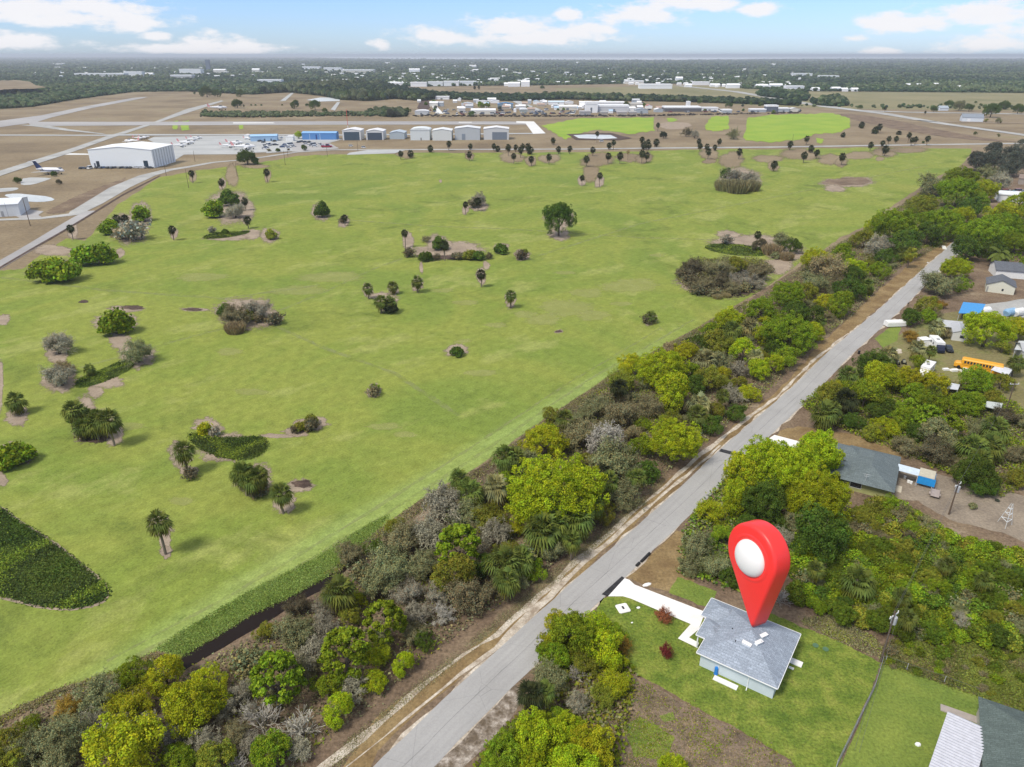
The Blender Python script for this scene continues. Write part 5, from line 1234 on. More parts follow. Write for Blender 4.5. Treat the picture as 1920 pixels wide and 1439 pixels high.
cover('lot_weeds', [(1180, 1265), (1290, 1315), (1390, 1368), (1500, 1440), (1500, 1520), (1180, 1520), (1160, 1350)], 5000, 0.16, 0.2, ['green', 'olive', 'brown', 'tan'], 'sparse weeds on the cleared brown lot in the foreground', 'weeds', 0.85, 1.1)
cover('dry_litter', [(1190, 1275), (1300, 1325), (1400, 1385), (1500, 1450), (1500, 1520), (1180, 1520), (1165, 1350)], 11000, 0.12, 0.08, ['brown', 'brown', 'tan', 'olive'], 'dry leaf litter scattered over the bare lot in the foreground', 'leaf litter', 0.5, 1.2)
cover('dry_litter', [(560, 1500), (640, 1400), (760, 1300), (900, 1190), (1000, 1100), (1120, 1000), (1250, 890), (1240, 915), (1100, 1045), (960, 1160), (860, 1240), (760, 1320), (680, 1390), (620, 1460)], 20000, 0.12, 0.08, ['brown', 'darkbrown', 'brown'], 'dry grass litter along the edge of the wooded strip', 'leaf litter', 0.5, 1.2)
cover('field_edge_weeds', [(-100, 1425), (0, 1345), (110, 1293), (215, 1262), (290, 1224), (300, 1236), (200, 1272), (110, 1304), (10, 1352), (-100, 1440)], 7000, 0.16, 0.25, ['brown', 'brown', 'tan', 'olive'], 'dead weeds along the lower left edge of the field', 'weeds', 0.3, 1.2)
cover('field_edge_weeds', [(610, 1076), (700, 1000), (800, 932), (900, 877), (1000, 802), (1150, 702), (1250, 648), (1340, 598), (1400, 565), (1402, 572), (1345, 608), (1255, 660), (1155, 714), (1010, 815), (905, 892), (810, 946), (705, 1018), (630, 1080)], 26000, 0.2, 0.3, ['darkbrown', 'brown', 'brown', 'olive'], 'dead brown weeds along the ditch between field and wooded strip', 'weeds', 0.3, 1.5)
# ------------------------------------------------------------ roof material
def shingle(col, name='shingles', row=0.35):
    m, nt, b, out = nodes(name)
    tcx = N(nt, 'ShaderNodeTexCoord')
    n = noise(nt, 6.0, 5, 0.75, tcx.outputs['Object']); n2 = noise(nt, 0.5, 3, 0.5, tcx.outputs['Object'])
    br = N(nt, 'ShaderNodeTexBrick'); br.inputs['Scale'].default_value = 1.0; br.inputs['Brick Width'].default_value = 0.9; br.inputs['Row Height'].default_value = row
    br.inputs['Mortar Size'].default_value = 0.03; br.inputs['Color1'].default_value = (1.12, 1.12, 1.12, 1); br.inputs['Color2'].default_value = (0.85, 0.85, 0.85, 1); br.inputs['Mortar'].default_value = (0.72, 0.72, 0.72, 1)
    nt.links.new(tcx.outputs['Object'], br.inputs['Vector'])
    c = ramp2(nt, n, [(0.32, tuple(x * 0.66 for x in col)), (0.5, col), (0.68, tuple(min(1, x * 1.4) for x in col))])
    c = mixc(nt, 1.0, c, br.outputs['Color'], 'MULTIPLY')
    c = mixc(nt, mth(nt, 'MULTIPLY', mth(nt, 'SUBTRACT', n2, 0.45, True), 1.2, True), c, tuple(x * 0.75 for x in col))
    nt.links.new(c, b.inputs['Base Color']); b.inputs['Roughness'].default_value = 0.9
    return m


M_glass = plain((0.03, 0.04, 0.05), 0.1, 0.6, 0.1)
M_white = plain((0.80, 0.80, 0.78), 0.5, 0.3, 0.05)
M_black = plain((0.02, 0.02, 0.022), 0.4, 0.4, 0.1)
M_tyre = plain((0.02, 0.02, 0.02), 0.9, 0.1, 0.2)
M_steel = plain((0.45, 0.46, 0.47), 0.45, 0.4, 0.15)
M_wood = plain((0.13, 0.095, 0.07), 0.9, 0.1, 0.3)

# ------------------------------------------------------------ the new house with the blue grey roof
fr, br_ = g(1307, 1224, 2.6), g(1447, 1287, 2.6)
axv = (br_ - fr).normalized(); HZ = math.atan2(axv.y, axv.x)
house = empty('house', (fr.x, fr.y, 0), HZ)
tag(house, 'new pale blue house with blue grey shingle hip roof and white concrete driveway', 'house')
LX, LY = 11.3, 12.0        # eave rectangle: x away from the road, y across
ov = 0.45
M_wall = plain((0.56, 0.63, 0.67), 0.75, 0.2, 0.04)
M_trim = plain((0.82, 0.83, 0.83), 0.5, 0.3, 0.03)
w = MB()
def wallbox(mb, x0, x1, y0, y1, h, t=0.15):
    mb.box(x0, x1, y0, y0 + t, 0.004, h); mb.box(x0, x1, y1 - t, y1, 0.004, h); mb.box(x0, x0 + t, y0 + t, y1 - t, 0.004, h); mb.box(x1 - t, x1, y0 + t, y1 - t, 0.004, h)
wallbox(w, ov, LX - ov, ov, 7.6, 2.55)
wallbox(w, ov + .1, LX - ov - .003, 7.61, LY - ov, 2.55)
wallbox(w, -2.2 + ov, ov + .09, 7.62, LY - ov, 2.55)
w.build('wall', M_wall, house)


def hip(mb, x0, x1, y0, y1, z0, slope, edge=0.10):
    """hip roof over an eave rectangle, with a thin fascia edge"""
    wx, wy = x1 - x0, y1 - y0
    if wx >= wy:
        r = wy / 2; h = z0 + r * slope; A = (x0 + r, (y0 + y1) / 2, h); B = (x1 - r, (y0 + y1) / 2, h)
        mb.face([(x0, y0, z0), (x1, y0, z0), B, A]); mb.face([(x1, y1, z0), (x0, y1, z0), A, B]); mb.face([(x0, y1, z0), (x0, y0, z0), A]); mb.face([(x1, y0, z0), (x1, y1, z0), B])
    else:
        r = wx / 2; h = z0 + r * slope; A = ((x0 + x1) / 2, y0 + r, h); B = ((x0 + x1) / 2, y1 - r, h)
        mb.face([(x0, y0, z0), (x1, y0, z0), A]); mb.face([(x1, y1, z0), (x0, y1, z0), B]); mb.face([(x1, y0, z0), (x1, y1, z0), B, A]); mb.face([(x0, y1, z0), (x0, y0, z0), A, B])
    mb.face([(x0, y0, z0 - .005), (x0, y1, z0 - .005), (x1, y1, z0 - .005), (x1, y0, z0 - .005)])
    return A, B


r = MB()
hip(r, -0.05, LX, -0.05, LY + .02, 2.64, 0.5)
r2 = MB()
hip(r, -2.25, 3.2, 7.45, LY - .02, 2.645, 0.5); hip(r, -1.4, 2.2, 3.2, 7.44, 2.65, 0.5)
M_shing = shingle((0.29, 0.335, 0.395), 'blue_grey_shingles')
rf = r.build('roof', M_shing, house)
f_ = MB()
for (x0, x1, y0, y1) in [(-0.07, LX, -0.12, -0.05), (LX, LX + .07, 0.0, LY + .02), (-2.32, -2.25, 7.45, LY), (-1.47, -1.4, 3.2, 7.44), (-2.25, LX, LY + .02, LY + .09), (-0.12, -0.05, -0.05, 3.2), (-2.25, -1.42, 7.37, 7.44), (-1.4, -.1, 3.13, 3.2)]:
    f_.box(x0, x1, y0, y1, 2.50, 2.66)
f_.build('fascia', M_trim, house)
def on_roof(u, v, z=5.0):
    p = g(u, v, z) - Vector((fr.x, fr.y, 0)); return p.x * math.cos(HZ) + p.y * math.sin(HZ), -p.x * math.sin(HZ) + p.y * math.cos(HZ)
for (u, v, a, z) in [(1400, 1208, 0.0, 4.95), (1432, 1192, 1.15, 4.75), (1423, 1205, 1.15, 4.85)]:
    for _ in range(6):
        x, y = on_roof(u, v, z); z = 2.72 + 0.5 * min(x + .05, LX - x, y + .05, LY + .02 - y)
    mb = MB()
    mb.box(-.6, .6, -.24, .24, -.3, .14); mb.box(-.66, .66, -.29, .29, .14, .18)
    o = mb.build('roof_vent', M_trim, house); o.location = (x, y, z); o.rotation_euler = (0.1, 0.1, a)
for (x, y, z) in [(4.2, 3.3, 4.3), (7.4, 4.8, 4.7), (3.0, 5.6, 4.1)]:
    mb = MB(); mb.cyl((0, 0, 0), (0, 0, 1), 0.06, 0.6, 8); o = mb.build('vent_pipe', M_black, house); o.location = (x, y, z)
# windows, doors, garage door
def openpart(name, x0, x1, y0, y1, z0, z1, mat, parent, frame=None, axis='x'):
    mb = MB(); mb.box(x0, x1, y0, y1, z0, z1); o = mb.build(name, mat, parent)
    if frame:
        fm = MB(); t = 0.07
        if axis == 'x':
            fm.box(x0 - t, x1 + t, y0 - .01, y1 + .01, z1, z1 + t); fm.box(x0 - t, x1 + t, y0 - .01, y1 + .01, z0 - t, z0); fm.box(x0 - t, x0, y0 - .01, y1 + .01, z0, z1); fm.box(x1, x1 + t, y0 - .01, y1 + .01, z0, z1)
        else:
            fm.box(x0 - .01, x1 + .01, y0 - t, y1 + t, z1, z1 + t); fm.box(x0 - .01, x1 + .01, y0 - t, y1 + t, z0 - t, z0); fm.box(x0 - .01, x1 + .01, y0 - t, y0, z0, z1); fm.box(x0 - .01, x1 + .01, y1, y1 + t, z0, z1)
        fm.build('frame', frame, o)
    return o
openpart('garage_door', -2.2 + ov - .03, -2.2 + ov + .02, 8.0, 11.2, 0.05, 2.2, M_white, house, M_trim, 'y')
openpart('front_door', ov - .03, ov + .02, 5.3, 6.3, 0.05, 2.15, plain((0.12, 0.13, 0.16)), house, M_trim, 'y')
openpart('window', ov - .03, ov + .02, 1.2, 2.8, 0.9, 2.1, M_glass, house, M_trim, 'y')
openpart('window', LX - ov - .02, LX - ov + .03, 8.3, 9.6, 0.9, 2.1, M_glass, house, M_trim, 'y')
pm = MB(); pm.box(-1.25, -1.05, 3.45, 3.65, 0.02, 2.5); pm.build('porch_post', M_trim, house)
ds = MB(); ds.tube([(7.4, -.08, 2.5), (7.4, .38, 2.2), (7.4, .38, 0.25), (7.45, -.25, .08)], .06, 6); ds.build('downspout', M_trim, house)
ds = MB(); ds.tube([(3.2, -.08, 2.5), (3.2, .38, 2.25), (3.2, .38, 0.15)], .045, 6); ds.build('downspout', M_trim, house)
ds = MB(); ds.box(11.2, 11.9, 7.2, 7.6, 0.01, 0.12); ds.build('step', M_concrete, house)


def item(name, mb_or_mesh, mat, loc, label, cat, rz=0.0, group=None, smooth=False):
    o = mb_or_mesh.build(name, mat, smooth=smooth) if isinstance(mb_or_mesh, MB) else link(name, mb_or_mesh, mat)
    o.location = loc; o.rotation_euler.z = rz
    return tag(o, label, cat, group)


sheet('driveway', [(1141, 1119), (1171, 1085), (1176, 1087), (1186, 1095), (1210, 1105), (1325, 1148), (1312, 1178), (1296, 1176), (1287, 1185), (1275, 1198), (1312, 1214), (1306, 1220), (1272, 1200), (1284, 1186), (1296, 1173), (1182, 1122), (1166, 1119)][:0] or
      [(1140, 1119), (1171, 1085), (1180, 1088), (1190, 1097), (1322, 1148), (1310, 1180), (1300, 1200), (1294, 1200), (1302, 1180), (1293, 1197), (1309, 1207), (1305, 1216), (1272, 1198), (1295, 1172), (1182, 1123), (1168, 1119)][:0] or
      [(1140, 1119), (1171, 1085), (1180, 1088), (1190, 1097), (1322, 1148), (1310, 1181), (1292, 1196), (1310, 1206), (1308, 1216), (1271, 1198), (1295, 1171), (1182, 1123), (1168, 1119)], 0.06, M_concrete)
p = g(1342, 1264); mb = MB(); mb.cyl((0, 0, .62), (0, 0, 1), .26, 1.15, 16); mb.cyl((0, 0, 1.22), (0, 0, 1), .17, .12, 12); mb.cyl((0, 0, .04), (0, 0, 1), .3, .05, 16)
item('water_tank', mb, plain((0.03, 0.22, 0.62), .4), p, 'small bright blue water softener tank beside the wall of the new house', 'tank', smooth=False)
mb = MB(); mb.box(-1.7, 1.7, -.45, .45, 0, .12); mb.box(-1.6, -.9, -.3, .3, .12, .16)
item('concrete_pad', mb, M_concrete, g(1360, 1281), 'long narrow concrete pad along the side wall of the new house', 'concrete pad', HZ)
mb = MB(); mb.box(-.9, .9, -.55, .55, 0, .14)
item('concrete_step', mb, M_concrete, g(1492, 1243), 'short concrete slab at the back wall of the new house', 'concrete slab', HZ)
mb = MB(); mb.loft([[(x * k, y * k, z) for x, y in [(-1, -.8), (-.8, -1), (.8, -1), (1, -.8), (1, .8), (.8, 1), (-.8, 1), (-1, .8)]] for k, z in ((.95, 0), (1, .15), (.9, .24))]); mb.box(-.15, .15, -.3, .3, .24, .30, 1)
item('utility_vault', mb, [M_concrete, M_black], g(1168, 1142), 'square white utility vault with a dark lid on the front lawn', 'utility box', .3)
for u, v, s, lab in [(1197, 1140, .35, 'small white stone on the lawn beside the driveway'), (1213, 1097, .55, 'flat white slab on the dirt beside the driveway'), (1185, 1168, .2, 'small white marker in the middle of the front lawn')]:
    mb = MB(); mb.loft([[(math.cos(a) * s * k * (1.6 if s > .5 else 1), math.sin(a) * s * k * .7, z) for a in [i * .9 for i in range(7)]] for k, z in ((1, 0), (.95, s * .2), (.6, s * .35))])
    item('white_stone', mb, M_white, g(u, v), lab, 'stone', .4)
for u, v, lab in [(1529, 1211, 'green plastic septic lid nearer the house roof corner'), (1548, 1218, 'green plastic septic lid farther from the house roof corner')]:
    mb = MB(); mb.cyl((0, 0, .06), (0, 0, 1), .42, .12, 18); mb.cyl((0, 0, .15), (0, 0, 1), .22, .07, 12)
    item('septic_lid', mb, plain((0.09, 0.17, 0.10), .6), g(u, v), lab, 'septic lid')
for u, v, w_, h_, t_, lab in [(1241, 1163, 27, 24, 'orange', 'young tree with orange red leaves beside the driveway'), (1246, 1232, 20, 32, 'red', 'narrow dark red young tree on the front lawn')]:
    i = CNT[0]; b = g(u, v); wm = w_ * depth(b) / F
    root = empty('young_tree', b, 1.0); tag(root, lab, 'tree')
    s = wm / 4.4
    c = link('crown', TWIG[i % 3], parent=root); c.scale = (s, s, s * (0.9 if t_ == 'orange' else 1.6)); c.location.z = 0.45; c.color = (*TINT[t_], 1)
    mb = MB(); mb.tube([(0, 0, 0), (0, 0, 1.2)], .05, 6); mb.build('trunk', M_bark, root)
for u, v, s, lab in [(1210, 1047, 1.5, 'long black culvert pipe lying at the road edge'), (1196, 1060, .5, 'short black culvert stub at the road edge')]:
    mb = MB(); mb.tube([(-s, 0, .2), (s, 0, .2)], .25, 10); item('culvert_pipe', mb, M_black, g(u, v), lab, 'pipe', ANG)
mb = MB(); mb.box(-.25, .25, -.25, .25, 0, .9); mb.box(-.3, .3, -.3, .3, .9, 1.0)
item('rubbish_bin', mb, M_black, g(1610, 664), 'black rubbish bin at the roadside by a sandy driveway', 'bin')
mb = MB(); mb.box(-.05, .05, -.05, .05, 0, 1.1); mb.box(-.25, .25, -.12, .12, 1.1, 1.35)
item('mailbox', mb, M_black, g(1702, 575), 'black mailbox on a post at the right edge of the road', 'mailbox')
mb = MB(); mb.box(-.05, .05, -.05, .05, 0, 1.1); mb.box(-.3, .3, -.14, .14, 1.1, 1.4)
item('mailbox', mb, M_white, g(1738, 498), 'white mailbox on a post at the left edge of the road', 'mailbox')
mb = MB(); mb.box(-3.2, 3.2, -.8, .8, 0, .25)
item('concrete_slab', mb, M_white, g(1770, 465), 'long white concrete culvert slab on the far road verge', 'slab', ANG + .25)

# ------------------------------------------------------------ map pin standing on the roof
tipx, tipy = on_roof(1408, 1180, 5.5)
tip = g(1408, 1180, 5.5)
pin = empty('map_pin', tip); tag(pin, 'giant glossy red map pin with white ball standing on the new house roof', 'map pin')
sc_ = depth(tip) / F
tilt = 0.306; turn = -1.29
pin.rotation_euler = (Matrix.Rotation(0.194, 3, 'Z') @ Matrix.Rotation(-tilt, 3, 'X') @ Matrix.Rotation(turn, 3, 'Z')).to_euler()
Hp = 204 * sc_; Rp = 60 * sc_; cz = Hp - Rp; Th = 42 * sc_; YF = 0.0
def tear(k, n=40):
    """outline of the drop, inset by k metres"""
    out = []; th0 = math.acos(Rp / cz); pts_ = []
    for i in range(n):
        a = -math.pi / 2 + th0 + (2 * math.pi - 2 * th0) * i / (n - 1)
        pts_.append((Rp * math.cos(a), cz + Rp * math.sin(a)))
    rt = 0.32
    L_ = pts_[-1]
    side = [(L_[0] * (1 - t), L_[1] * (1 - t)) for t in (.2, .4, .6, .8, .92)]; side2 = [(-x, y) for x, y in side[::-1]]
    full = pts_ + side + [(0, 0.15)] + side2
    c0 = (0, cz * .8)
    return [(x * (1 - k / Rp), c0[1] + (y - c0[1]) * (1 - k / Rp * .75)) for x, y in full]
mb = MB(); bev = Rp * .11
prof = [(bev * 1.0, 0.0), (bev * .62, bev * .08), (bev * .3, bev * .3), (bev * .08, bev * .62), (0, bev)]
rings_ = [[(x, YF + y_, z) for x, z in tear(k)] for k, y_ in prof] + [[(x, YF + Th - y_, z) for x, z in tear(k)] for k, y_ in prof[::-1]]
mb.loft(rings_)
def pin_mat(c):
    m, nt, b, out = nodes('glossy_plastic'); b.inputs['Base Color'].default_value = (*c, 1); b.inputs['Roughness'].default_value = .38; b.inputs['Specular IOR Level'].default_value = .4; return m
M_pinred = pin_mat((0.86, 0.04, 0.035))
body = mb.build('pin_body', M_pinred, pin, smooth=True)
Rb = 35.5 * sc_
ballm = bpy.data.meshes.new('white_ball'); bm = bmesh.new(); bmesh.ops.create_uvsphere(bm, u_segments=48, v_segments=24, radius=Rb)
for f in bm.faces: f.smooth = True
bm.to_mesh(ballm); bm.free()
ball = link('white_ball', ballm, pin_mat((0.80, 0.785, 0.76)), pin); ball.location = (0, YF + .1, cz - Rp * .08); ball.scale = (1, .52, 1)
mb = MB(); rr_ = []
for k, y_ in ((1.30, .02), (1.22, -.10), (1.12, -.12), (1.03, .03), (1.0, .2)):
    rr_.append([(Rb * k * math.cos(a), YF + y_, cz - Rp * .08 + Rb * k * math.sin(a)) for a in [2 * math.pi * i / 48 for i in range(48)]])
mb.loft(rr_, cap=False); mb.build('rim', M_pinred, pin, smooth=True)


# ------------------------------------------------------------ generic buildings
def bld(name, p1, p2, dep, h, rise, label, cat='building', wall=(0.7, 0.7, 0.7), roof=(0.75, 0.75, 0.75), ridge='x', kind='gable', group=None, doors=(), wins=(), back=0.4, roofmat=None, place=None, u=None, openf=False):
    """front wall from ground point p1 to p2 (left to right seen from the camera), dep metres deep; local x along the front, y to the back"""
    p1 = p1 if isinstance(p1, Vector) else g(*p1); p2 = p2 if isinstance(p2, Vector) else g(*p2)
    d = p2 - p1; L = d.length; root = empty(name, p1, math.atan2(d.y, d.x))
    wm = plain(wall, .7, .2, .05); rm = roofmat or plain(roof, .55, .3, .08, sc_=.6)
    t = min(.3, L * .03); e = .35 if L > 8 else .15
    mb = MB(); wallbox(mb, 0, L, 0, dep, h, t)
    if ridge == 'y' and kind == 'gable':
        for y in (0.0, dep - t): mb.face([(0, y + .001, h), (L, y + .001, h), (L / 2, y + .001, h + rise)]); mb.face([(L, y + t, h), (0, y + t, h), (L / 2, y + t, h + rise)])
    elif kind == 'gable':
        for x in (0.0, L - t): mb.face([(x + .001, 0, h), (x + .001, dep / 2, h + rise), (x + .001, dep, h)]); mb.face([(x + t, 0, h), (x + t, dep, h), (x + t, dep / 2, h + rise)])
    mb.build('wall', wm, root)
    rb = MB(); th = .18
    if kind == 'hip': hip(rb, -e, L + e, -e, dep + e, h, rise / (min(L, dep) / 2 + e))
    elif kind == 'flat': rb.box(-e, L + e, -e, dep + e, h, h + max(.2, rise))
    elif kind == 'arch':
        n = 8
        for i in range(n):
            a0, a1 = math.pi * i / n, math.pi * (i + 1) / n
            x0, x1 = L / 2 - math.cos(a0) * (L / 2 + e), L / 2 - math.cos(a1) * (L / 2 + e)
            rb.face([(x0, -e, h + rise * math.sin(a0)), (x1, -e, h + rise * math.sin(a1)), (x1, dep + e, h + rise * math.sin(a1)), (x0, dep + e, h + rise * math.sin(a0))])
        rb.face([(L / 2 - math.cos(math.pi * i / n) * (L / 2 + e), -e * .9, h + rise * math.sin(math.pi * i / n)) for i in range(n + 1)])
    elif ridge == 'y':
        s = rise / (L / 2)
        for sx, x0 in ((1, -e), (-1, L + e)):
            z0 = h - e * s
            rb.loft([[(x0, -e, z0), (x0, dep + e, z0), (x0, dep + e, z0 + th), (x0, -e, z0 + th)], [(L / 2, -e, h + rise), (L / 2, dep + e, h + rise), (L / 2, dep + e, h + rise + th), (L / 2, -e, h + rise + th)]])
    else:
        s = rise / (dep / 2)
        for y0 in (-e, dep + e):
            z0 = h - e * s
            rb.loft([[(-e, y0, z0), (L + e, y0, z0), (L + e, y0, z0 + th), (-e, y0, z0 + th)], [(-e, dep / 2, h + rise), (L + e, dep / 2, h + rise), (L + e, dep / 2, h + rise + th), (-e, dep / 2, h + rise + th)]])
    rb.build('roof', rm, root)
    for (a, b_, hh, c) in doors:
        dm = MB(); dm.box(a * L, b_ * L, -.06, .02, .02, hh); dm.build('door', plain(c, .5), root)
    for (a, b_, z0, z1) in wins:
        dm = MB(); dm.box(a * L, b_ * L, -.05, .02, z0, z1); dm.build('window', M_glass, root)
    if place: later(root, label, label + 's', place, u if u is not None else 0, cat)
    else: tag(root, label, cat, group)
    return root


# second house: dark teal hip roof
M_teal = shingle((0.135, 0.165, 0.172), 'teal_shingles', .3)
a_, b_ = g(1585, 903, 2.6), g(1647, 919, 2.6)
ax2 = (b_ - a_).normalized(); c_ = g(1690, 857, 2.6)
th2 = math.atan2(ax2.y, ax2.x)
h2 = empty('house', (g(1575, 898, 2.6).x, g(1575, 898, 2.6).y, 0), th2); tag(h2, 'house with dark teal hip roof beside the blue and white canopy', 'house')
def loc2(u, v, z=2.6):
    q = g(u, v, z) - h2.location; return q.x * math.cos(th2) + q.y * math.sin(th2), -q.x * math.sin(th2) + q.y * math.cos(th2)
x_br, y_br = loc2(1647, 919); x_tr, y_tr = loc2(1690, 857)
LX2 = max(x_br, x_tr); LY2 = y_tr
mb = MB(); wallbox(mb, .6, LX2 - .6, 1.1, LY2 - .6, 2.5); mb.build('wall', plain((0.36, 0.37, 0.16), .8), h2)
rb = MB(); hip(rb, 0, LX2, 0, LY2, 2.6, .42); hip(rb, -3.5, 4.0, LY2 * .52, LY2 * .97, 2.61, .42); hip(rb, -2.2, 2.5, LY2 * .08, LY2 * .5, 2.615, .42); rb.build('roof', M_teal, h2)
mb = MB(); wallbox(mb, -3.1, .5, LY2 * .55, LY2 * .94, 2.5); mb.build('garage_wall', plain((0.40, 0.38, 0.2), .8), h2)
openpart('garage_door', -3.14, -3.1, LY2 * .6, LY2 * .9, .05, 2.2, M_white, h2)
openpart('window', 2, 4, 1.07, 1.12, .9, 2.0, M_glass, h2, M_trim)
mb = MB(); mb.tube([(4.5, 1.0, 3.0), (4.5, 1.0, 4.6)], .04, 6); mb.tube([(3.9, .9, 4.5), (5.1, 1.1, 4.5)], .03, 5); mb.tube([(4.1, .9, 4.1), (4.9, 1.1, 4.1)], .03, 5); mb.build('aerial', M_steel, h2)
# canopy, patio things
def canopy(name, p1, p2, dep, h, matt, label, cat, posts=True, slope=.3):
    p1, p2 = g(*p1, h), g(*p2, h); d = p2 - p1; L = d.length; root = empty(name, (p1.x, p1.y, 0), math.atan2(d.y, d.x)); tag(root, label, cat)
    mb = MB(); mb.loft([[(0, 0, h), (L, 0, h), (L, 0, h + .08), (0, 0, h + .08)], [(0, dep, h + slope), (L, dep, h + slope), (L, dep, h + slope + .08), (0, dep, h + slope + .08)]]); mb.build('canopy_roof', matt, root)
    if posts:
        for x in (.1, L - .1):
            for y in (.1, dep - .1):
                q = MB(); q.box(x - .06, x + .06, y - .06, y + .06, 0, h + slope * y / dep); q.build('post', M_steel, root)
    return root
canopy('patio_canopy', (1681, 882), (1722, 893), 2.3, 2.4, plain((0.52, 0.60, 0.68)), 'long pale blue patio canopy behind the dark teal roof', 'canopy')
ct = canopy('tarpaulin_canopy', (1722, 892), (1752, 900), 3.0, 2.4, plain((0.45, 0.42, 0.33)), 'square canopy with tan top and bright blue side curtains', 'canopy')
mb = MB(); L = 3.6; mb.box(0, 3.2, -.05, 0, .7, 2.4); mb.box(2.95, 3.0, 0, 2.9, .7, 2.4); mb.box(0, .05, 0, 2.9, 1.9, 2.4); mb.build('side_curtain', plain((0.02, 0.26, 0.62), .5), ct)
mb = MB(); mb.box(-1.6, 1.6, -1.3, 1.3, 0, .1); mb.box(-.3, .3, -.25, .25, .1, .25)
item('concrete_pad', mb, plain((0.48, 0.43, 0.34), .9), g(1674, 915), 'square tan concrete patio beside the dark teal-roofed house', 'patio', th2)
for u, v, lab in [(1696, 897, 'small white box on the patio nearest the house wall'), (1703, 905, 'white bucket in the middle of the patio'), (1708, 907, 'white bucket farthest right on the patio')]:
    mb = MB(); mb.cyl((0, 0, .25), (0, 0, 1), .28, .5, 10); item('bucket', mb, M_white, g(u, v), lab, 'bucket')
def trailer_mb():
    mb = MB(); mb.box(-1.5, 1.5, -.8, .8, .5, .58); mb.box(-1.5, 1.5, -.8, -.74, .58, .9); mb.box(-1.5, 1.5, .74, .8, .58, .9); mb.tube([(1.5, 0, .5), (2.5, 0, .5)], .05, 5)
    for s in (-1, 1): mb.cyl((-.2, s * .9, .33), (0, 1, 0), .33, .2, 12)
    return mb
item('utility_trailer', trailer_mb(), plain((0.35, 0.30, 0.28)), g(1752, 929), 'small flat utility trailer at the far corner of the dirt patio', 'trailer', 1.0)
# lattice windmill tower
mb = MB(); T_top = 4.8
for a in range(3): mb.tube([(1.3 * math.cos(a * 2.094), 1.3 * math.sin(a * 2.094), 0), (.15 * math.cos(a * 2.094), .15 * math.sin(a * 2.094), T_top)], .045, 5)
for z in (1.3, 2.6, 3.7):
    k = 1.3 * (1 - z / 5.2)
    for a in range(3): mb.tube([(k * math.cos(a * 2.094), k * math.sin(a * 2.094), z), (k * math.cos((a + 1) * 2.094), k * math.sin((a + 1) * 2.094), z)], .06, 5)
item('lattice_mast', mb, plain((0.6, 0.62, 0.62)), g(1884, 985), 'pale three-legged lattice mast on the dirt by the right edge', 'mast')
plant('shrub', 1825, 948, 20, 'greygreen', PR, 1.0, label='small grey green shrub alone on the dirt below the palms', group=None)
plant('shrub', 1870, 938, 10, 'slate', PR, 1.0, label='tiny dark shrub alone on the dirt right of the utility pole', group=None)

# third house bottom right: dark green hip roof with a white corrugated patio roof
M_green = shingle((0.105, 0.135, 0.125), 'green_shingles', .3)
c1, c2, c3 = g(1834, 1306, 2.7), g(1920, 1335, 2.7), g(1800, 1439, 2.7)
th3 = math.atan2(c2.y - c1.y, c2.x - c1.x)
h3 = empty('house', (c1.x, c1.y, 0), th3); tag(h3, 'house with dark green hip roof at the bottom right corner', 'house')
rb = MB(); hip(rb, 0, 11, -17, 0, 2.7, .42); rb.build('roof', M_green, h3)
mb = MB(); wallbox(mb, .4, 10.6, -16.6, -.4, 2.6); mb.build('wall', plain((0.45, 0.43, 0.36), .8), h3)
for (x, y) in [(5.6, -1.9), (7.3, -3.2)]:
    mb = MB(); mb.tube([(0, 0, -.3), (0, 0, .7)], .05, 6); mb.tube([(-.35, 0, .55), (.35, .1, .8)], .03, 5); o = mb.build('aerial', M_steel, h3); o.location = (x, y, 3.9)
pr = empty('patio_cover', (g(1777, 1334, 2.5).x, g(1777, 1334, 2.5).y, 0), math.atan2(-(g(1741, 1439, 2.5) - g(1777, 1334, 2.5)).x, (g(1741, 1439, 2.5) - g(1777, 1334, 2.5)).y) + math.pi)
tag(pr, 'white corrugated metal patio roof beside the dark green-roofed house', 'patio roof')
d_ = g(1741, 1439, 2.5) - g(1777, 1334, 2.5); pr.rotation_euler.z = math.atan2(d_.y, d_.x)
mb = MB(); Lc = d_.length * 1.35; Wc = 4.6; n = 60
for i in range(n):
    x0, x1 = Lc * i / n, Lc * (i + 1) / n; z0 = .11 * (i % 2); z1 = .11 * ((i + 1) % 2)
    mb.face([(x0, 0, 2.5 + z0), (x1, 0, 2.5 + z1), (x1, Wc, 2.72 + z1), (x0, Wc, 2.72 + z0)])
    mb.face([(x0, 0, 2.44), (x0, Wc, 2.66), (x1, Wc, 2.66), (x1, 0, 2.44)])
mb.build('corrugated_roof', plain((0.46, 0.47, 0.52), .5), pr)
for x in (.3, Lc / 2, Lc - .3):
    q = MB(); q.box(x - .06, x + .06, .06, .18, 0, 2.45); q.build('post', M_white, pr)
mb = MB(); mb.box(-2.3, 2.3, -.6, .6, 0, .12); o = item('concrete_pad', mb, plain((0.34, 0.30, 0.27), .9), g(1800, 1340), 'weathered concrete strip at the end of the corrugated patio roof', 'concrete pad', th3)
mb = MB(); mb.loft([[(math.cos(a) * .4 * k, math.sin(a) * .3 * k, z) for a in [i * .9 for i in range(7)]] for k, z in ((1, 0), (.9, .2), (.5, .3))])
item('garden_stone', mb, M_white, g(1721, 1397), 'small pale stone alone on the right-hand neighbour lawn', 'stone')

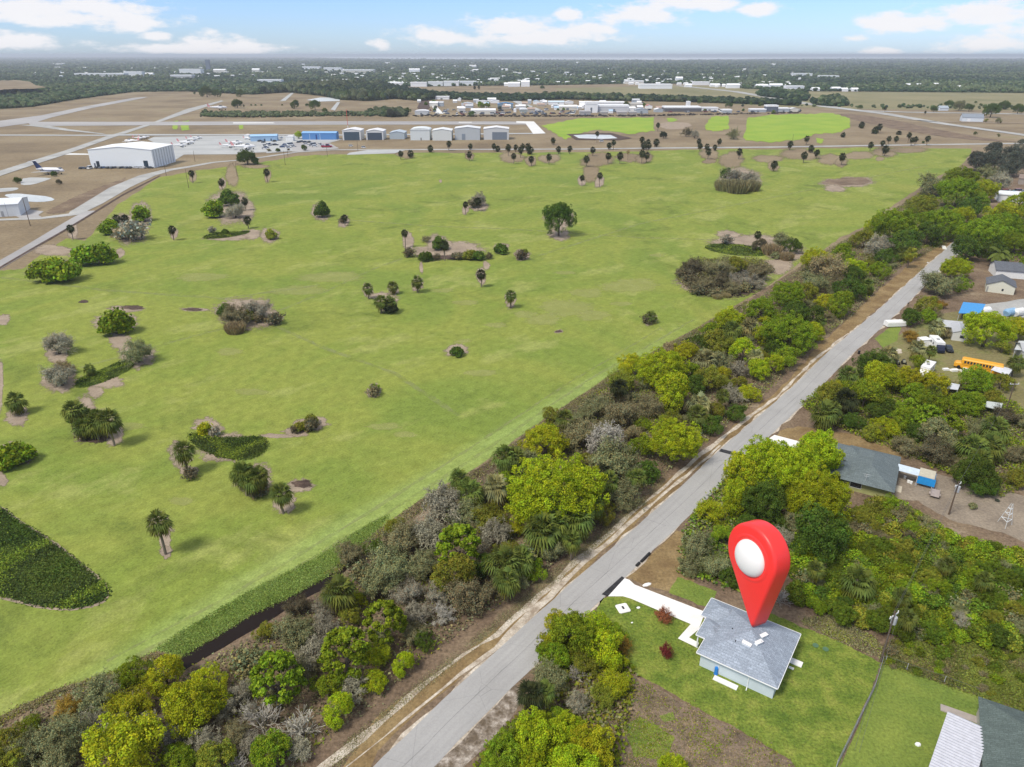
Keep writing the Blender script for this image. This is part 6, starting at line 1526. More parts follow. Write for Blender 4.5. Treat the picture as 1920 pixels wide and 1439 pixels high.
# fences and poles
def fence(name, px, label, h=1.3, step=2.6, rail=.035, mat=None, infill=True):
    pts_ = [g(u, v) for u, v in px]; root = empty(name, pts_[0]); tag(root, label, 'fence')
    mb = MB(); mm = MB()
    for a, b in zip(pts_[:-1], pts_[1:]):
        n = max(1, int((b - a).length / step))
        for i in range(n):
            q = a.lerp(b, i / n) - pts_[0]
            pm_ = MB(); pm_.tube([(0, 0, 0), (0, 0, h)], .04, 5); po = pm_.build('post', M_steel, root); po.location = q
        for z in (.12, h - .05): mb.tube([a - pts_[0] + Vector((0, 0, z)), b - pts_[0] + Vector((0, 0, z))], rail, 4)
        if infill:
            L = (b - a).length; n = int(L / .35)
            for i in range(n):
                q = a.lerp(b, (i + .5) / n) - pts_[0]; q2 = a.lerp(b, (i + 1.4) / n) - pts_[0]
                mm.tube([q + Vector((0, 0, .1)), q2 + Vector((0, 0, h - .08))], .008, 3, cap=False); mm.tube([q2 + Vector((0, 0, .1)), q + Vector((0, 0, h - .08))], .008, 3, cap=False)
    mb.build('rail', mat or M_steel, root)
    if infill: mm.build('wire_mesh', mat or M_steel, root)
fence('chain_link_fence', [(1568, 1439), (1594, 1386), (1640, 1290), (1654, 1243)], 'grey chain link fence between the new lawn and the neighbouring lawn', 1.3, rail=.045, mat=plain((0.22, 0.22, 0.22)))
fence('wire_fence', [(1660, 1242), (1700, 1256), (1770, 1280), (1835, 1304)], 'dark wire fence along the back of the neighbouring lawn', 1.2, mat=plain((0.05, 0.055, 0.05)))


def pole(u, v, h, label, arm=True, transformer=False, r=.16, rz=0.0):
    root = empty('utility_pole', g(u, v), rz); tag(root, label, 'utility pole')
    mb = MB(); mb.tube([(0, 0, 0), (0, 0, h)], [r, r * .65], 8); mb.build('pole', M_wood, root)
    if arm:
        mb = MB(); mb.box(-1.1, 1.1, -.07, .07, h - .9, h - .75); mb.build('crossarm', M_steel, root)
        for x in (-1, 0, 1):
            q = MB(); q.cyl((x, 0, h - .6), (0, 0, 1), .07, .3, 8); q.build('insulator', M_white, root)
    if transformer:
        q = MB(); q.cyl((.45, 0, h - 1.9), (0, 0, 1), .38, 1.2, 12); q.cyl((.38, 0, h - 1.35), (0, 0, 1), .2, .12, 10); q.build('transformer', M_steel, root)
    return root
pole(1651, 1241, 9.5, 'wooden utility pole with grey transformer behind the new house', True, True, rz=.6)
pole(1779, 965, 7.5, 'wooden utility pole with transformer beside the dirt patio', True, True, rz=.6)

def wire(name, a, b, label, sag=.8, r=.02, off=0.0):
    pts_ = []
    for i in range(17):
        t = i / 16; p_ = a.lerp(b, t); p_.z -= sag * 4 * t * (1 - t); pts_.append(p_ - a + Vector((off, 0, 0)))
    mb = MB(); mb.tube(pts_, r, 4, cap=False); o = mb.build(name, plain((0.10, 0.10, 0.10)), None); o.location = a; tag(o, label, 'wire')
pA, pB = g(1651, 1241) + Vector((0, 0, 8.9)), g(1779, 965) + Vector((0, 0, 6.9))
wire('power_line', pA, pB, 'upper power line between the two wooden utility poles', .7, .018)
wire('power_line', pA + Vector((-.4, 0, -.9)), pB + Vector((-.4, 0, -.8)), 'lower power line between the two wooden utility poles', .8, .018)
pC = g(1575, 1500) + Vector((0, 0, 8.5)); pC2 = g(1895, 745) + Vector((0, 0, 9))
wire('power_line', pA, pC, 'power line crossing the new lawn along the fence, left one', .6, .016, .0)
wire('power_line', pA + Vector((.5, 0, -.3)), pC + Vector((.6, 0, -.3)), 'power line crossing the new lawn along the fence, right one', .6, .016)
pole(1886, 770, 8.0, 'leaning grey utility pole among the trees at the right edge', True, False)
wire('power_line', pB, g(1886, 770) + Vector((0, 0, 7.4)), 'power line from the dirt patio pole towards the right edge trees', .8, .02)
pole(57, 424, 14, 'bare wooden utility pole beside the airfield road at far left', False, r=.2)
PQ = 'along the field road'
for u, v, h in [(312, 330, 9), (354, 353, 12), (366, 304, 9), (445, 331, 9), (535, 310, 11), (614, 294, 9), (671, 283, 9), (1374, 338, 8), (1485, 270, 9), (540, 294, 6)]:
    root = pole(u, v, h, None, False, r=.17); later(root, 'thin bare utility pole', 'thin bare utility poles', PQ, u, 'utility pole')
root = empty('mast', g(654, 258)); tag(root, 'tall red and white antenna mast behind the small hangars', 'mast')
mb = MB(); mb.tube([(0, 0, 0), (0, 0, 12)], .3, 6); mb.build('lower_mast', M_white, root); mb = MB(); mb.tube([(0, 0, 12), (0, 0, 28)], .22, 6); mb.build('upper_mast', plain((0.6, 0.06, 0.04)), root)


# ------------------------------------------------------------ vehicles
def car_mesh(kind='car'):
    return None
def make_car(col, loc, rz, label, van=False, pickup=False, group=None, scale=1.0, simple=False):
    root = empty('parked_van' if van else ('pickup_truck' if pickup else 'parked_car'), loc, rz); root.scale = (scale,) * 3
    L, W_, hb, ht = (5.4, 2.0, 1.2, 2.3) if van else ((5.4, 1.95, 1.0, 1.8) if pickup else (4.6, 1.8, .85, 1.45))
    cm = plain(col, .3, .5, .04)
    mb = MB(); sec = lambda x, w, z0, z1: [(x, -w, z0), (x, w, z0), (x, w * .96, z1), (x, -w * .96, z1)]
    mb.loft([sec(-L / 2, W_ / 2 * .9, .45, hb * .85), sec(-L / 2 + .15, W_ / 2, .3, hb), sec(L / 2 - .5, W_ / 2, .3, hb * .93), sec(L / 2, W_ / 2 * .85, .4, hb * .72)])
    mb.build('body', cm, root)
    c0, c1, c2, c3 = ((-L / 2 + .1, -L / 2 + .3, L / 2 - 1.4, L / 2 - .7) if van else ((-.6, -.35, .9, 1.55) if pickup else (-L / 2 + .35, -L / 2 + 1.0, .35, 1.15)))
    k = W_ / 2 * .93
    mb = MB(); mb.loft([[(c0, -k, hb - .02), (c0, k, hb - .02), (c3, k, hb - .02), (c3, -k, hb - .02)], [(c1, -k * .84, ht - .05), (c1, k * .84, ht - .05), (c2, k * .84, ht - .05), (c2, -k * .84, ht - .05)]]); mb.build('windows', M_glass, root)
    mb = MB(); mb.box(c1 - .03, c2 + .03, -k * .86, k * .86, ht - .05, ht + .02); mb.build('cab_roof', cm, root)
    for x in (-L / 2 + .85, L / 2 - .85):
        for y in (-W_ / 2 + .08, W_ / 2 - .08):
            q = MB(); q.cyl((x, y, .33), (0, 1, 0), .33, .22, 12); q.build('wheel', M_tyre, root)
    tag(root, label, 'van' if van else ('truck' if pickup else 'car'), group); return root


def bus(loc, rz):
    root = empty('school_bus', loc, rz); tag(root, 'yellow school bus parked on dry grass behind the trees', 'bus')
    Y = plain((0.75, 0.36, 0.02), .4, .4, .05)
    mb = MB(); s = lambda x, w, z0, z1, c=.85: [(x, -w, z0), (x, w, z0), (x, w, z1 - .25), (x, w * c, z1), (x, -w * c, z1), (x, -w, z1 - .25)]
    mb.loft([s(-5.7, 1.15, .6, 3.0), s(-5.5, 1.2, .5, 3.1), s(3.7, 1.2, .5, 3.1), s(4.1, 1.15, .6, 2.9)]); mb.build('body', Y, root)
    mb = MB(); mb.loft([s(4.05, 1.0, .5, 1.9), s(5.3, .95, .5, 1.75), s(5.7, .8, .55, 1.4)]); mb.build('bonnet', Y, root)
    for i in range(12):
        for sy in (-1, 1):
            q = MB(); x = -5.2 + i * .74; q.box(x, x + .52, sy * 1.19 if sy > 0 else -1.215, 1.215 if sy > 0 else -1.19, 1.95, 2.65); q.build('window', M_glass, root)
    q = MB(); q.box(3.95, 4.14, -1.0, 1.0, 1.95, 2.7); q.build('windscreen', M_glass, root)
    q = MB()
    for sy in (-1, 1):
        for z in (1.35, 1.75): q.box(-5.6, 3.8, sy * 1.2 - (.02 if sy < 0 else 0), sy * 1.2 + (.02 if sy > 0 else 0), z, z + .07)
    q.build('side_rail', M_black, root)
    for x in (-3.4, 4.4):
        for y in (-1.02, 1.02): q = MB(); q.cyl((x, y, .5), (0, 1, 0), .5, .28, 16); q.build('wheel', M_tyre, root)
    for x in (5.62,):
        for y in (-.6, .6): q = MB(); q.cyl((x, y, .95), (1, 0, 0), .12, .1, 10); q.build('headlight', M_white, root)
    return root
a, b = g(1794, 690), g(1876, 706)
d = b - a; m_ = (a + b) / 2
bus((m_.x, m_.y + .8, 0), math.atan2(-d.y, -d.x))


def rv(loc, rz, label, L=7.0, front=M_black, name='motorhome'):
    root = empty(name, loc, rz); tag(root, label, 'motorhome' if name == 'motorhome' else 'camper')
    mb = MB(); mb.box(-L / 2, L / 2 - 1.6, -1.2, 1.2, .55, 3.0); mb.build('body', plain((0.78, 0.78, 0.77), .4), root)
    mb = MB(); mb.box(-.6, .1, -.35, .35, 3.0, 3.25); mb.build('roof_unit', plain((0.25, 0.26, 0.27)), root)
    mb = MB(); mb.loft([[(L / 2 - 1.6, -1.1, .5), (L / 2 - 1.6, 1.1, .5), (L / 2 - 1.6, 1.1, 2.3), (L / 2 - 1.6, -1.1, 2.3)], [(L / 2 - .7, -1.05, .5), (L / 2 - .7, 1.05, .5), (L / 2 - .7, 1.0, 1.9), (L / 2 - .7, -1.0, 1.9)], [(L / 2, -.95, .5), (L / 2, .95, .5), (L / 2, .9, 1.15), (L / 2, -.9, 1.15)]]); mb.build('cab', front, root)
    for sy in (-1, 1):
        for x in (-2.2, -.4): q = MB(); q.box(x, x + .9, sy * 1.19 - .02, sy * 1.19 + .02, 1.5, 2.2); q.build('window', M_glass, root)
    for x in (-L / 2 + 1.4, L / 2 - 1.1):
        for y in (-1, 1): q = MB(); q.cyl((x, y, .4), (0, 1, 0), .4, .25, 12); q.build('wheel', M_tyre, root)
    return root
rv(g(1755, 655), -1.75, 'white motorhome with black cab on the yard left of the black car', 8.0, plain((0.02, 0.025, 0.05), .3))
make_car((0.015, 0.016, 0.02), g(1778, 658), -1.8, 'black car parked beside the white motorhome')
rv(g(1735, 703), -2.3, 'white camper van partly under trees left of the yellow bus', 7.6, M_white, 'camper')
make_car((0.02, 0.02, 0.025), g(1550, 841), -0.28, 'black pickup truck beside the dark teal-roofed house', pickup=True)
for u, v, lab in [(1682, 683, 'left one of two small dark garden tractors in the yard'), (1694, 682, 'right one of two small dark garden tractors in the yard')]:
    root = empty('garden_tractor', g(u, v), 1.2); tag(root, lab, 'garden tractor', None)
    mb = MB(); mb.box(-.3, .9, -.35, .35, .4, .95); mb.build('bonnet', M_black, root); mb = MB(); mb.box(-.9, -.4, -.3, .3, .6, 1.1); mb.build('seat', plain((0.4, 0.4, 0.3)), root)
    for x, r_ in ((-.6, .42), (.6, .28)):
        for y in (-.5, .5): q = MB(); q.cyl((x, y, r_), (0, 1, 0), r_, .25, 12); q.build('wheel', M_tyre, root)
mb = MB(); mb.tube([(-1.1, 0, .8), (-1.0, 0, .8), (1.0, 0, .8), (1.1, 0, .8)], [.3, .5, .5, .3], 12); item('gas_tank', mb, M_white, g(1679, 702), 'white rounded gas tank in the yard below the tractors', 'tank')
mb = MB(); mb.box(-1.5, 1.5, -1.2, 1.2, 0, 2.2); mb.box(-1.6, 1.6, -1.3, 1.3, 2.2, 2.32); item('storage_shed', mb, M_white, g(1730, 648), 'small white storage shed left of the motorhome', 'shed', .2)
mb = MB(); mb.box(-3.2, 3.2, -1.2, 1.2, .3, 1.5); mb.loft([[(-3.2, -1.2, 1.5), (-3.2, 1.2, 1.5), (-3.2, 1.0, 1.9), (-3.2, -1.0, 1.9)], [(3.2, -1.2, 1.5), (3.2, 1.2, 1.5), (3.2, 1.0, 1.9), (3.2, -1.0, 1.9)]])
item('covered_boat', mb, M_white, g(1677, 612), 'white covered boat trailer by the right edge of the road', 'boat', .1)
mb = MB(); rr2 = random.Random(3)
for i in range(7): x, y = rr2.uniform(-3.5, 3.5), rr2.uniform(-.8, .8); mb.box(x - .8, x + .8, y - .5, y + .5, .02 + i * .004, .3 + .07 * i)
item('debris_pile', mb, M_white, g(1797, 695), 'pile of white sheets on the grass in front of the yellow bus', 'debris pile', .1)
def metalroof(name, px, h, label, col=(0.55, 0.57, 0.60)):
    pts_ = [g(u, v, h) for u, v in px]; c = sum(pts_, Vector()) / 4; root = empty(name, (c.x, c.y, 0)); tag(root, label, 'carport' if name == 'carport' else 'shed')
    mb = MB(); q = [p_ - Vector((c.x, c.y, 0)) for p_ in pts_]
    mb.loft([[tuple(v_) for v_ in q], [tuple(v_ + Vector((0, 0, .1))) for v_ in q]]); mb.build('metal_roof', plain(col, .45, .4, .12), root)
    for v_ in q:
        v2 = v_ * .93; k = MB(); k.box(v2.x - .06, v2.x + .06, v2.y - .06, v2.y + .06, 0, h); k.build('post', M_steel, root)
metalroof('carport', [(1858, 694), (1868, 685), (1899, 693), (1890, 705)], 2.6, 'grey metal carport at the rear end of the yellow bus', (0.62, 0.64, 0.68))
metalroof('carport', [(1840, 762), (1850, 753), (1880, 757), (1876, 770)], 1.6, 'low pale corrugated shelter among the trees near the right edge', (0.50, 0.54, 0.53))
metalroof('carport', [(1902, 656), (1910, 640), (1950, 640), (1945, 660)], 2.6, 'grey metal carport cut by the right edge of the photo', (0.55, 0.57, 0.58))
metalroof('carport', [(1797, 588), (1806, 567), (1848, 571), (1838, 589)], 2.6, 'bright blue tarpaulin roof in the yard above the grey mobile home', (0.05, 0.28, 0.62))
metalroof('carport', [(1775, 729), (1784, 719), (1800, 722), (1796, 732)], 2.0, 'small pale grey shelter between tree tops below the camper', (0.6, 0.62, 0.68))
bld('mobile_home', (1783, 638), (1812, 642), 9, 2.5, .8, 'pale mobile home with grey roof half hidden behind a lime green tree', 'mobile home', (0.6, 0.6, 0.57), (0.42, 0.43, 0.45), ridge='y', wins=[(.5, .8, 1, 1.9)])
metalroof('carport', [(1757, 612), (1764, 600), (1806, 604), (1800, 616)], 2.5, 'long grey metal roof beside the grey mobile home', (0.48, 0.49, 0.50))
for u, v, c, lab in [(1845, 590, (0.75, 0.76, 0.76), 'white rounded tank right of the blue tarpaulin roof'), (1892, 592, (0.25, 0.42, 0.6), 'blue rounded tank near the right edge of the yards'), (1908, 592, (0.75, 0.75, 0.73), 'white rounded tank nearest the right edge of the yards')]:
    mb = MB(); mb.tube([(-2, 0, 1.2), (-1.7, 0, 1.3), (1.7, 0, 1.3), (2, 0, 1.2)], [.7, 1.3, 1.3, .7], 14); item('storage_tank', mb, plain(c), g(u, v), lab, 'tank', .4)
bld('house', (1847, 547), (1900, 554), 9, 3.0, 1.9, 'cream house with dark grey gable roof facing the camera at the right edge', 'house', (0.62, 0.61, 0.50), (0.12, 0.13, 0.15), ridge='y', roofmat=shingle((0.13, 0.14, 0.16), 'dark_shingles', .3), doors=[(.02, .08, 2.1, (.3, .3, .28))], wins=[(.55, .62, 1.0, 1.8)])
bld('house', (1865, 520), (1940, 526), 10, 3.0, 2.2, 'white-fronted house with long dark grey roof behind the cream house', 'house', (0.72, 0.72, 0.7), (0.12, 0.13, 0.15), ridge='x', roofmat=shingle((0.12, 0.13, 0.15), 'grey_shingles', .3))
bld('warehouse', (1870, 378), (1960, 384), 14, 4, .5, 'white flat-roofed warehouse at the right edge above the roadside trees', 'warehouse', (0.66, 0.67, 0.66), (0.72, 0.74, 0.74), kind='flat')
bld('shed', (1908, 346), (1960, 350), 12, 4, 2, 'brown-roofed building above the warehouse at the right edge', 'building', (0.3, 0.26, 0.22), (0.22, 0.17, 0.14))
bld('shed', (1913, 655 + 20), (1960, 680), 7, 2.6, 1.2, 'weathered grey shed at the right edge behind the carport', 'shed', (0.4, 0.4, 0.38), (0.4, 0.41, 0.42))
for i, (u, v, c) in enumerate([(1885, 362, (0.4, 0.1, 0.05)), (1893, 361, (0.7, 0.7, 0.7)), (1901, 362, (0.1, 0.3, 0.4)), (1909, 361, (0.3, 0.1, 0.1)), (1917, 361, (0.6, 0.6, 0.62)), (1889, 366, (0.75, 0.5, 0.3)), (1904, 366, (0.6, 0.58, 0.6))]):
    o = make_car(c, g(u, v), .2, None, van=(i % 3 == 0)); later(o, 'vehicle', 'vehicles', 'parked beside the warehouse at the right edge', u, 'car')
# ------------------------------------------------------------ airfield buildings and aircraft
hang = bld('hangar', (172, 315), (290, 315.5), 36, 13.5, 2.2, 'large white hangar with parked cars along its front wall', 'hangar', (0.76, 0.79, 0.80), (0.78, 0.80, 0.80), ridge='y', doors=[(.09, .14, 5, (.02, .03, .04)), (.84, .91, 5.5, (.02, .04, .06)), (.05, .075, 3.5, (.1, .12, .15))])
for i in range(8):
    q = MB(); y = 2 + i * 4.3; q.box((g(290, 315.5) - g(172, 315)).length - .02, (g(290, 315.5) - g(172, 315)).length + .12, y, y + 1.0, .3, 13.0); q.build('door_panel', plain((0.48, 0.50, 0.51), .6), hang)
bld('hangar', (-60, 411), (39, 405), 22, 6.4, 1.4, 'white metal hangar cut by the left edge of the photo', 'hangar', (0.66, 0.68, 0.68), (0.68, 0.71, 0.74), ridge='x', doors=[(.64, .69, 3, (.35, .36, .37)), (.76, .765, 7.4, (.3, .31, .33))])
for u0, u1, vb, h, wc, rc, door, lab, kd in [(643, 677, 263.5, 9.5, (.62, .63, .63), (.75, .75, .75), (.08, .93, 8.2, (.06, .09, .12)), 'small hangar with wide open dark blue front, white posts and antenna mast in front', 'gable'),  # dark door panel paints in the shade of the open front
                                             (687, 719, 263, 8.6, (.62, .63, .63), (.75, .75, .75), (.08, .93, 7.2, (.06, .08, .11)), 'small hangar with wide dark door right of the mast hangar', 'gable'),
                                             (731, 758.5, 261.5, 6.3, (.40, .46, .50), (.45, .52, .58), None, 'lowest pale grey blue small hangar in the row', 'gable'),
                                             (770, 806, 263.5, 9.8, (.62, .66, .66), (.68, .72, .72), (.52, .57, 2.5, (.1, .1, .1)), 'white small hangar right of the lowest grey blue hangar', 'arch'),
                                             (811, 847, 264, 9.6, (.62, .64, .62), (.72, .74, .74), None, 'white small hangar without visible door left of the grey hangars', 'gable'),
                                             (853, 900, 263, 11.2, (.44, .47, .49), (.70, .72, .73), (.28, .42, 6, (.22, .26, .31)), 'tall light grey hangar with a small grey door', 'gable'),
                                             (907, 954, 262.5, 10.6, (.55, .56, .56), (.74, .74, .74), (.34, .93, 7.5, (.17, .20, .24)), 'rightmost hangar in the row with a broad slate grey door', 'gable')]:
    bld('small_hangar', (u0, vb), (u1, vb), 20, h, 1.6 if kd == 'gable' else 2.2, lab, 'hangar', wc, rc, ridge='y', kind=kd, doors=[door] if door else [], group='small hangars in a row beside the airfield road')
    ap = MB(); L_ = (g(u1, vb) - g(u0, vb)).length
bld('long_shed', (567, 262.5), (631, 262.5), 12, 6.5, 1.2, 'long bright blue airfield building right of the round green tree', 'building', (0.10, 0.24, 0.50), (0.22, 0.42, 0.68), doors=[(.22, .23, 6, (.5, .6, .7)), (.4, .44, 5, (.03, .06, .2)), (.52, .53, 6, (.5, .6, .7))])
bld('long_shed', (470, 266), (520, 265), 14, 5.0, 1.2, 'long pale blue airfield building behind the parked cars', 'building', (0.32, 0.48, 0.66), (0.32, 0.52, 0.74), doors=[(.5, .56, 2.5, (.05, .08, .12)), (.75, .8, 2.5, (.05, .08, .12))])
for u, v, w_, lab in [(459, 259, 8, 'white round-topped fuel tank left of the pale blue airfield building'), (536, 262, 14, 'white trailer office right of the pale blue airfield building')]:
    bld('small_building', (u, v + 3), (u + w_, v + 3), 6, 4, 1, lab, 'building', (.72, .72, .7), (.75, .75, .75), kind='arch')


def plane_mb(L=9.0, span=11.0, high=False):
    root = empty('light_aircraft', (0, 0, 0))
    return root
def make_plane(loc, rz, L=9.0, span=11.0, low=True):
    root = empty('light_aircraft', loc, rz); Wm = plain((0.78, 0.78, 0.78), .35, .4, .04)
    mb = MB(); n = 10
    rings = []
    for x, r_, z in ((-L * .5, .12, 1.5), (-L * .3, .3, 1.45), (0, .62, 1.35), (L * .2, .65, 1.35), (L * .42, .45, 1.25), (L * .5, .12, 1.25)):
        rings.append([(x, r_ * math.cos(a), z + r_ * 1.1 * math.sin(a)) for a in [2 * math.pi * i / n for i in range(n)]])
    mb.loft(rings); mb.build('fuselage', Wm, root, smooth=True)
    for s in (-1, 1):
        q = MB(); zc = .95 if low else 2.1
        q.loft([[(L * .02, s * .4, zc), (L * .2, s * .4, zc), (L * .2, s * .4, zc + .14), (L * .02, s * .4, zc + .14)], [(L * .06, s * span / 2, zc + .3), (L * .16, s * span / 2, zc + .3), (L * .16, s * span / 2, zc + .37), (L * .06, s * span / 2, zc + .37)]]); q.build('wing', Wm, root)
        q = MB(); q.loft([[(-L * .5, s * .1, 1.6), (-L * .4, s * .1, 1.6), (-L * .4, s * .1, 1.67), (-L * .5, s * .1, 1.67)], [(-L * .5, s * 1.9, 1.6), (-L * .44, s * 1.9, 1.6), (-L * .44, s * 1.9, 1.66), (-L * .5, s * 1.9, 1.66)]]); q.build('tailplane', Wm, root)
    q = MB(); q.loft([[(-L * .5, -.05, 1.6), (-L * .36, -.05, 1.6), (-L * .36, .05, 1.6), (-L * .5, .05, 1.6)], [(-L * .54, -.03, 3.1), (-L * .47, -.03, 3.1), (-L * .47, .03, 3.1), (-L * .54, .03, 3.1)]]); q.build('tail_fin', plain((.65, .3, .3) if random.random() < .2 else (.75, .75, .76), .4), root)
    q = MB(); q.loft([[(L * .04, -.5, 1.75), (L * .28, -.45, 1.75), (L * .28, .45, 1.75), (L * .04, .5, 1.75)], [(L * .1, -.35, 2.2), (L * .2, -.35, 2.2), (L * .2, .35, 2.2), (L * .1, .35, 2.2)]]); q.build('cockpit', M_glass, root)
    for x, y in ((L * .38, 0), (L * .08, 1.1), (L * .08, -1.1)): q = MB(); q.cyl((x, y, .28), (0, 1, 0), .28, .15, 8); q.build('wheel', M_tyre, root)
    return root
pl0 = make_plane((0, 0, 0), 0)
for i, (u, v, rz, s) in enumerate([(248, 269, 2.9, 1.9), (262, 262, .2, 1.4), (271, 260, .4, 1.2), (337, 276, .4, 1.5), (350, 271, .2, 1.8), (361, 264, .3, 1.3), (369, 261, .3, 1.3), (428, 277, .3, 1.6), (441, 272, .3, 1.8), (466, 262, .2, 1.1), (458, 281, .2, 2.4), (409, 207, .4, 3.2)]):
    o = pl0 if i == 0 else copy_tree(pl0); o.location = g(u, v); o.rotation_euler.z = rz; o.scale = (s, s, s)
    if u == 409: tag(o, 'white aircraft parked near the trees beyond the taxiway', 'aircraft')
    else: later(o, 'small white aircraft', 'small white aircraft', 'on the apron behind the hangar', u, 'aircraft')
# the stored jet
jl = g(96, 327); jet = empty('jet_airliner', jl, -.12); tag(jet, 'old white jet airliner with high tail parked on grass at left', 'aircraft')
Lj = 22.0; mb = MB(); rings = []
for x, r_, z in ((-Lj * .5, .25, 3.6), (-Lj * .36, 1.1, 3.3), (-Lj * .15, 1.75, 3.1), (Lj * .32, 1.75, 3.1), (Lj * .44, 1.2, 2.9), (Lj * .5, .3, 2.7)):
    rings.append([(x, r_ * math.cos(a), z + r_ * math.sin(a)) for a in [2 * math.pi * i / 16 for i in range(16)]])
mb.loft(rings); mb.build('fuselage', plain((.72, .72, .74), .35, .4, .06), jet, smooth=True)
mb = MB()
for s in (-1, 1): mb.box(-Lj * .3, Lj * .4, s * 1.77 - .03, s * 1.77 + .03, 2.7, 3.2)
mb.build('stripe', plain((.02, .03, .10), .4), jet)
mb = MB(); mb.box(Lj * .30, Lj * .42, -.9, .9, 4.2, 4.75); mb.build('cockpit_windows', M_glass, jet)
FL = plain((.55, .56, .58), .4)
for s in (-1, 1):
    q = MB(); q.loft([[(-Lj * .12, s * 1.3, 2.1), (Lj * .12, s * 1.3, 2.1), (Lj * .12, s * 1.3, 2.5), (-Lj * .12, s * 1.3, 2.5)], [(-Lj * .26, s * 12, 2.9), (-Lj * .19, s * 12, 2.9), (-Lj * .19, s * 12, 3.0), (-Lj * .26, s * 12, 3.0)]]); q.build('wing', FL, jet)
    q = MB(); q.loft([[(-Lj * .56, s * .1, 9.2), (-Lj * .44, s * .1, 9.2), (-Lj * .44, s * .1, 9.4), (-Lj * .56, s * .1, 9.4)], [(-Lj * .6, s * 4, 9.3), (-Lj * .55, s * 4, 9.3), (-Lj * .55, s * 4, 9.4), (-Lj * .6, s * 4, 9.4)]]); q.build('tailplane', FL, jet)
    q = MB(); q.tube([(-Lj * .36, s * 2.3, 3.7), (-Lj * .2, s * 2.3, 3.7)], [.5, .75], 12); q.build('engine', plain((.4, .42, .45), .4), jet)
q = MB(); q.loft([[(-Lj * .48, -.2, 4), (-Lj * .27, -.2, 4.6), (-Lj * .27, .2, 4.6), (-Lj * .48, .2, 4)], [(-Lj * .57, -.1, 9.3), (-Lj * .46, -.1, 9.3), (-Lj * .46, .1, 9.3), (-Lj * .57, .1, 9.3)]]); q.build('tail_fin', plain((.03, .05, .13), .4), jet)
for x, y in ((Lj * .38, 0), (-.5, 2.2), (-.5, -2.2)):
    q = MB(); q.cyl((x, y, .5), (0, 1, 0), .5, .4, 12); q.tube([(x, y, .5), (x, y, 2)], .12, 6); q.build('wheel', M_tyre, jet)

# rows of parked cars (one car with its parts, copied)
protos = [make_car(c, (0, 0, 0), 0, None, van=v_) for c, v_ in [((.7, .7, .7), 0), ((.03, .03, .035), 0), ((.12, .14, .18), 0), ((.25, .04, .03), 0), ((.75, .75, .73), 1), ((.05, .09, .2), 0), ((.35, .33, .28), 0)]]
used = set()
def park(k, u, v, rz, s, place):
    o = protos[k]
    if k in used: o = copy_tree(o)
    used.add(k); o.location = g(u, v); o.rotation_euler.z = rz; o.scale = (s, s, s)
    nm = ['white car', 'black car', 'grey car', 'red car', 'white van', 'blue car', 'tan car'][k]
    later(o, nm, nm + 's', place, u, 'van' if k == 4 else 'car')
rc = random.Random(9)
for i, u in enumerate([152, 158, 164, 169, 182, 190, 196, 203, 210, 217, 224, 231, 238, 245, 256, 264, 283, 272]):
    park([1, 2, 1, 4, 1, 2, 5, 1, 2, 1, 6, 1, 2, 1, 0, 0, 1, 0][i], u, 314.5 + (0 if u > 175 else 1) + 1.6, rc.choice([1.5, 1.6, .1]), 1.05, 'in front of the large hangar')
for u, v, k in [(303, 303, 1), (308, 301, 2), (314, 298, 1), (318, 297, 5)]: park(k, u, v, .8, 1.0, 'beside the large hangar')
for u, v, k in [(488, 266, 1), (494, 268, 2), (500, 263, 1), (508, 264, 5), (515, 266, 1), (497, 274, 0), (504, 274, 4), (511, 273, 0), (517, 273, 1), (499, 278, 2), (496, 280, 0), (530, 277, 5), (537, 276, 0), (545, 273, 4), (550, 276, 0), (535, 273, 5), (541, 278, 0), (560, 268, 1), (566, 267, 2),
                (573, 268, 1), (580, 268, 1), (574, 272, 0), (583, 274, 0), (590, 276, 0), (588, 273, 4), (527, 260, 0), (606, 275, 0), (600, 272, 0)]: park(k, u, v, rc.choice([.1, 1.4, .8]), 1.25, 'in the airfield car park')
o = make_car((.30, .02, .03), g(613, 277), .1, 'dark red truck at the right end of the airfield car park', pickup=True, scale=1.9)
for u, v, k in [(1515, 250, 0), (530, 275, 1)][:0]: park(k, u, v, 0, 1, '')
park(1, 1205, 194, .3, 1.4, 'beyond the industrial row')
for u, v in [(658, 275), (682, 278), (1128, 266)]: park(4, u, v, .2, .8, 'on the grass before the small hangars')

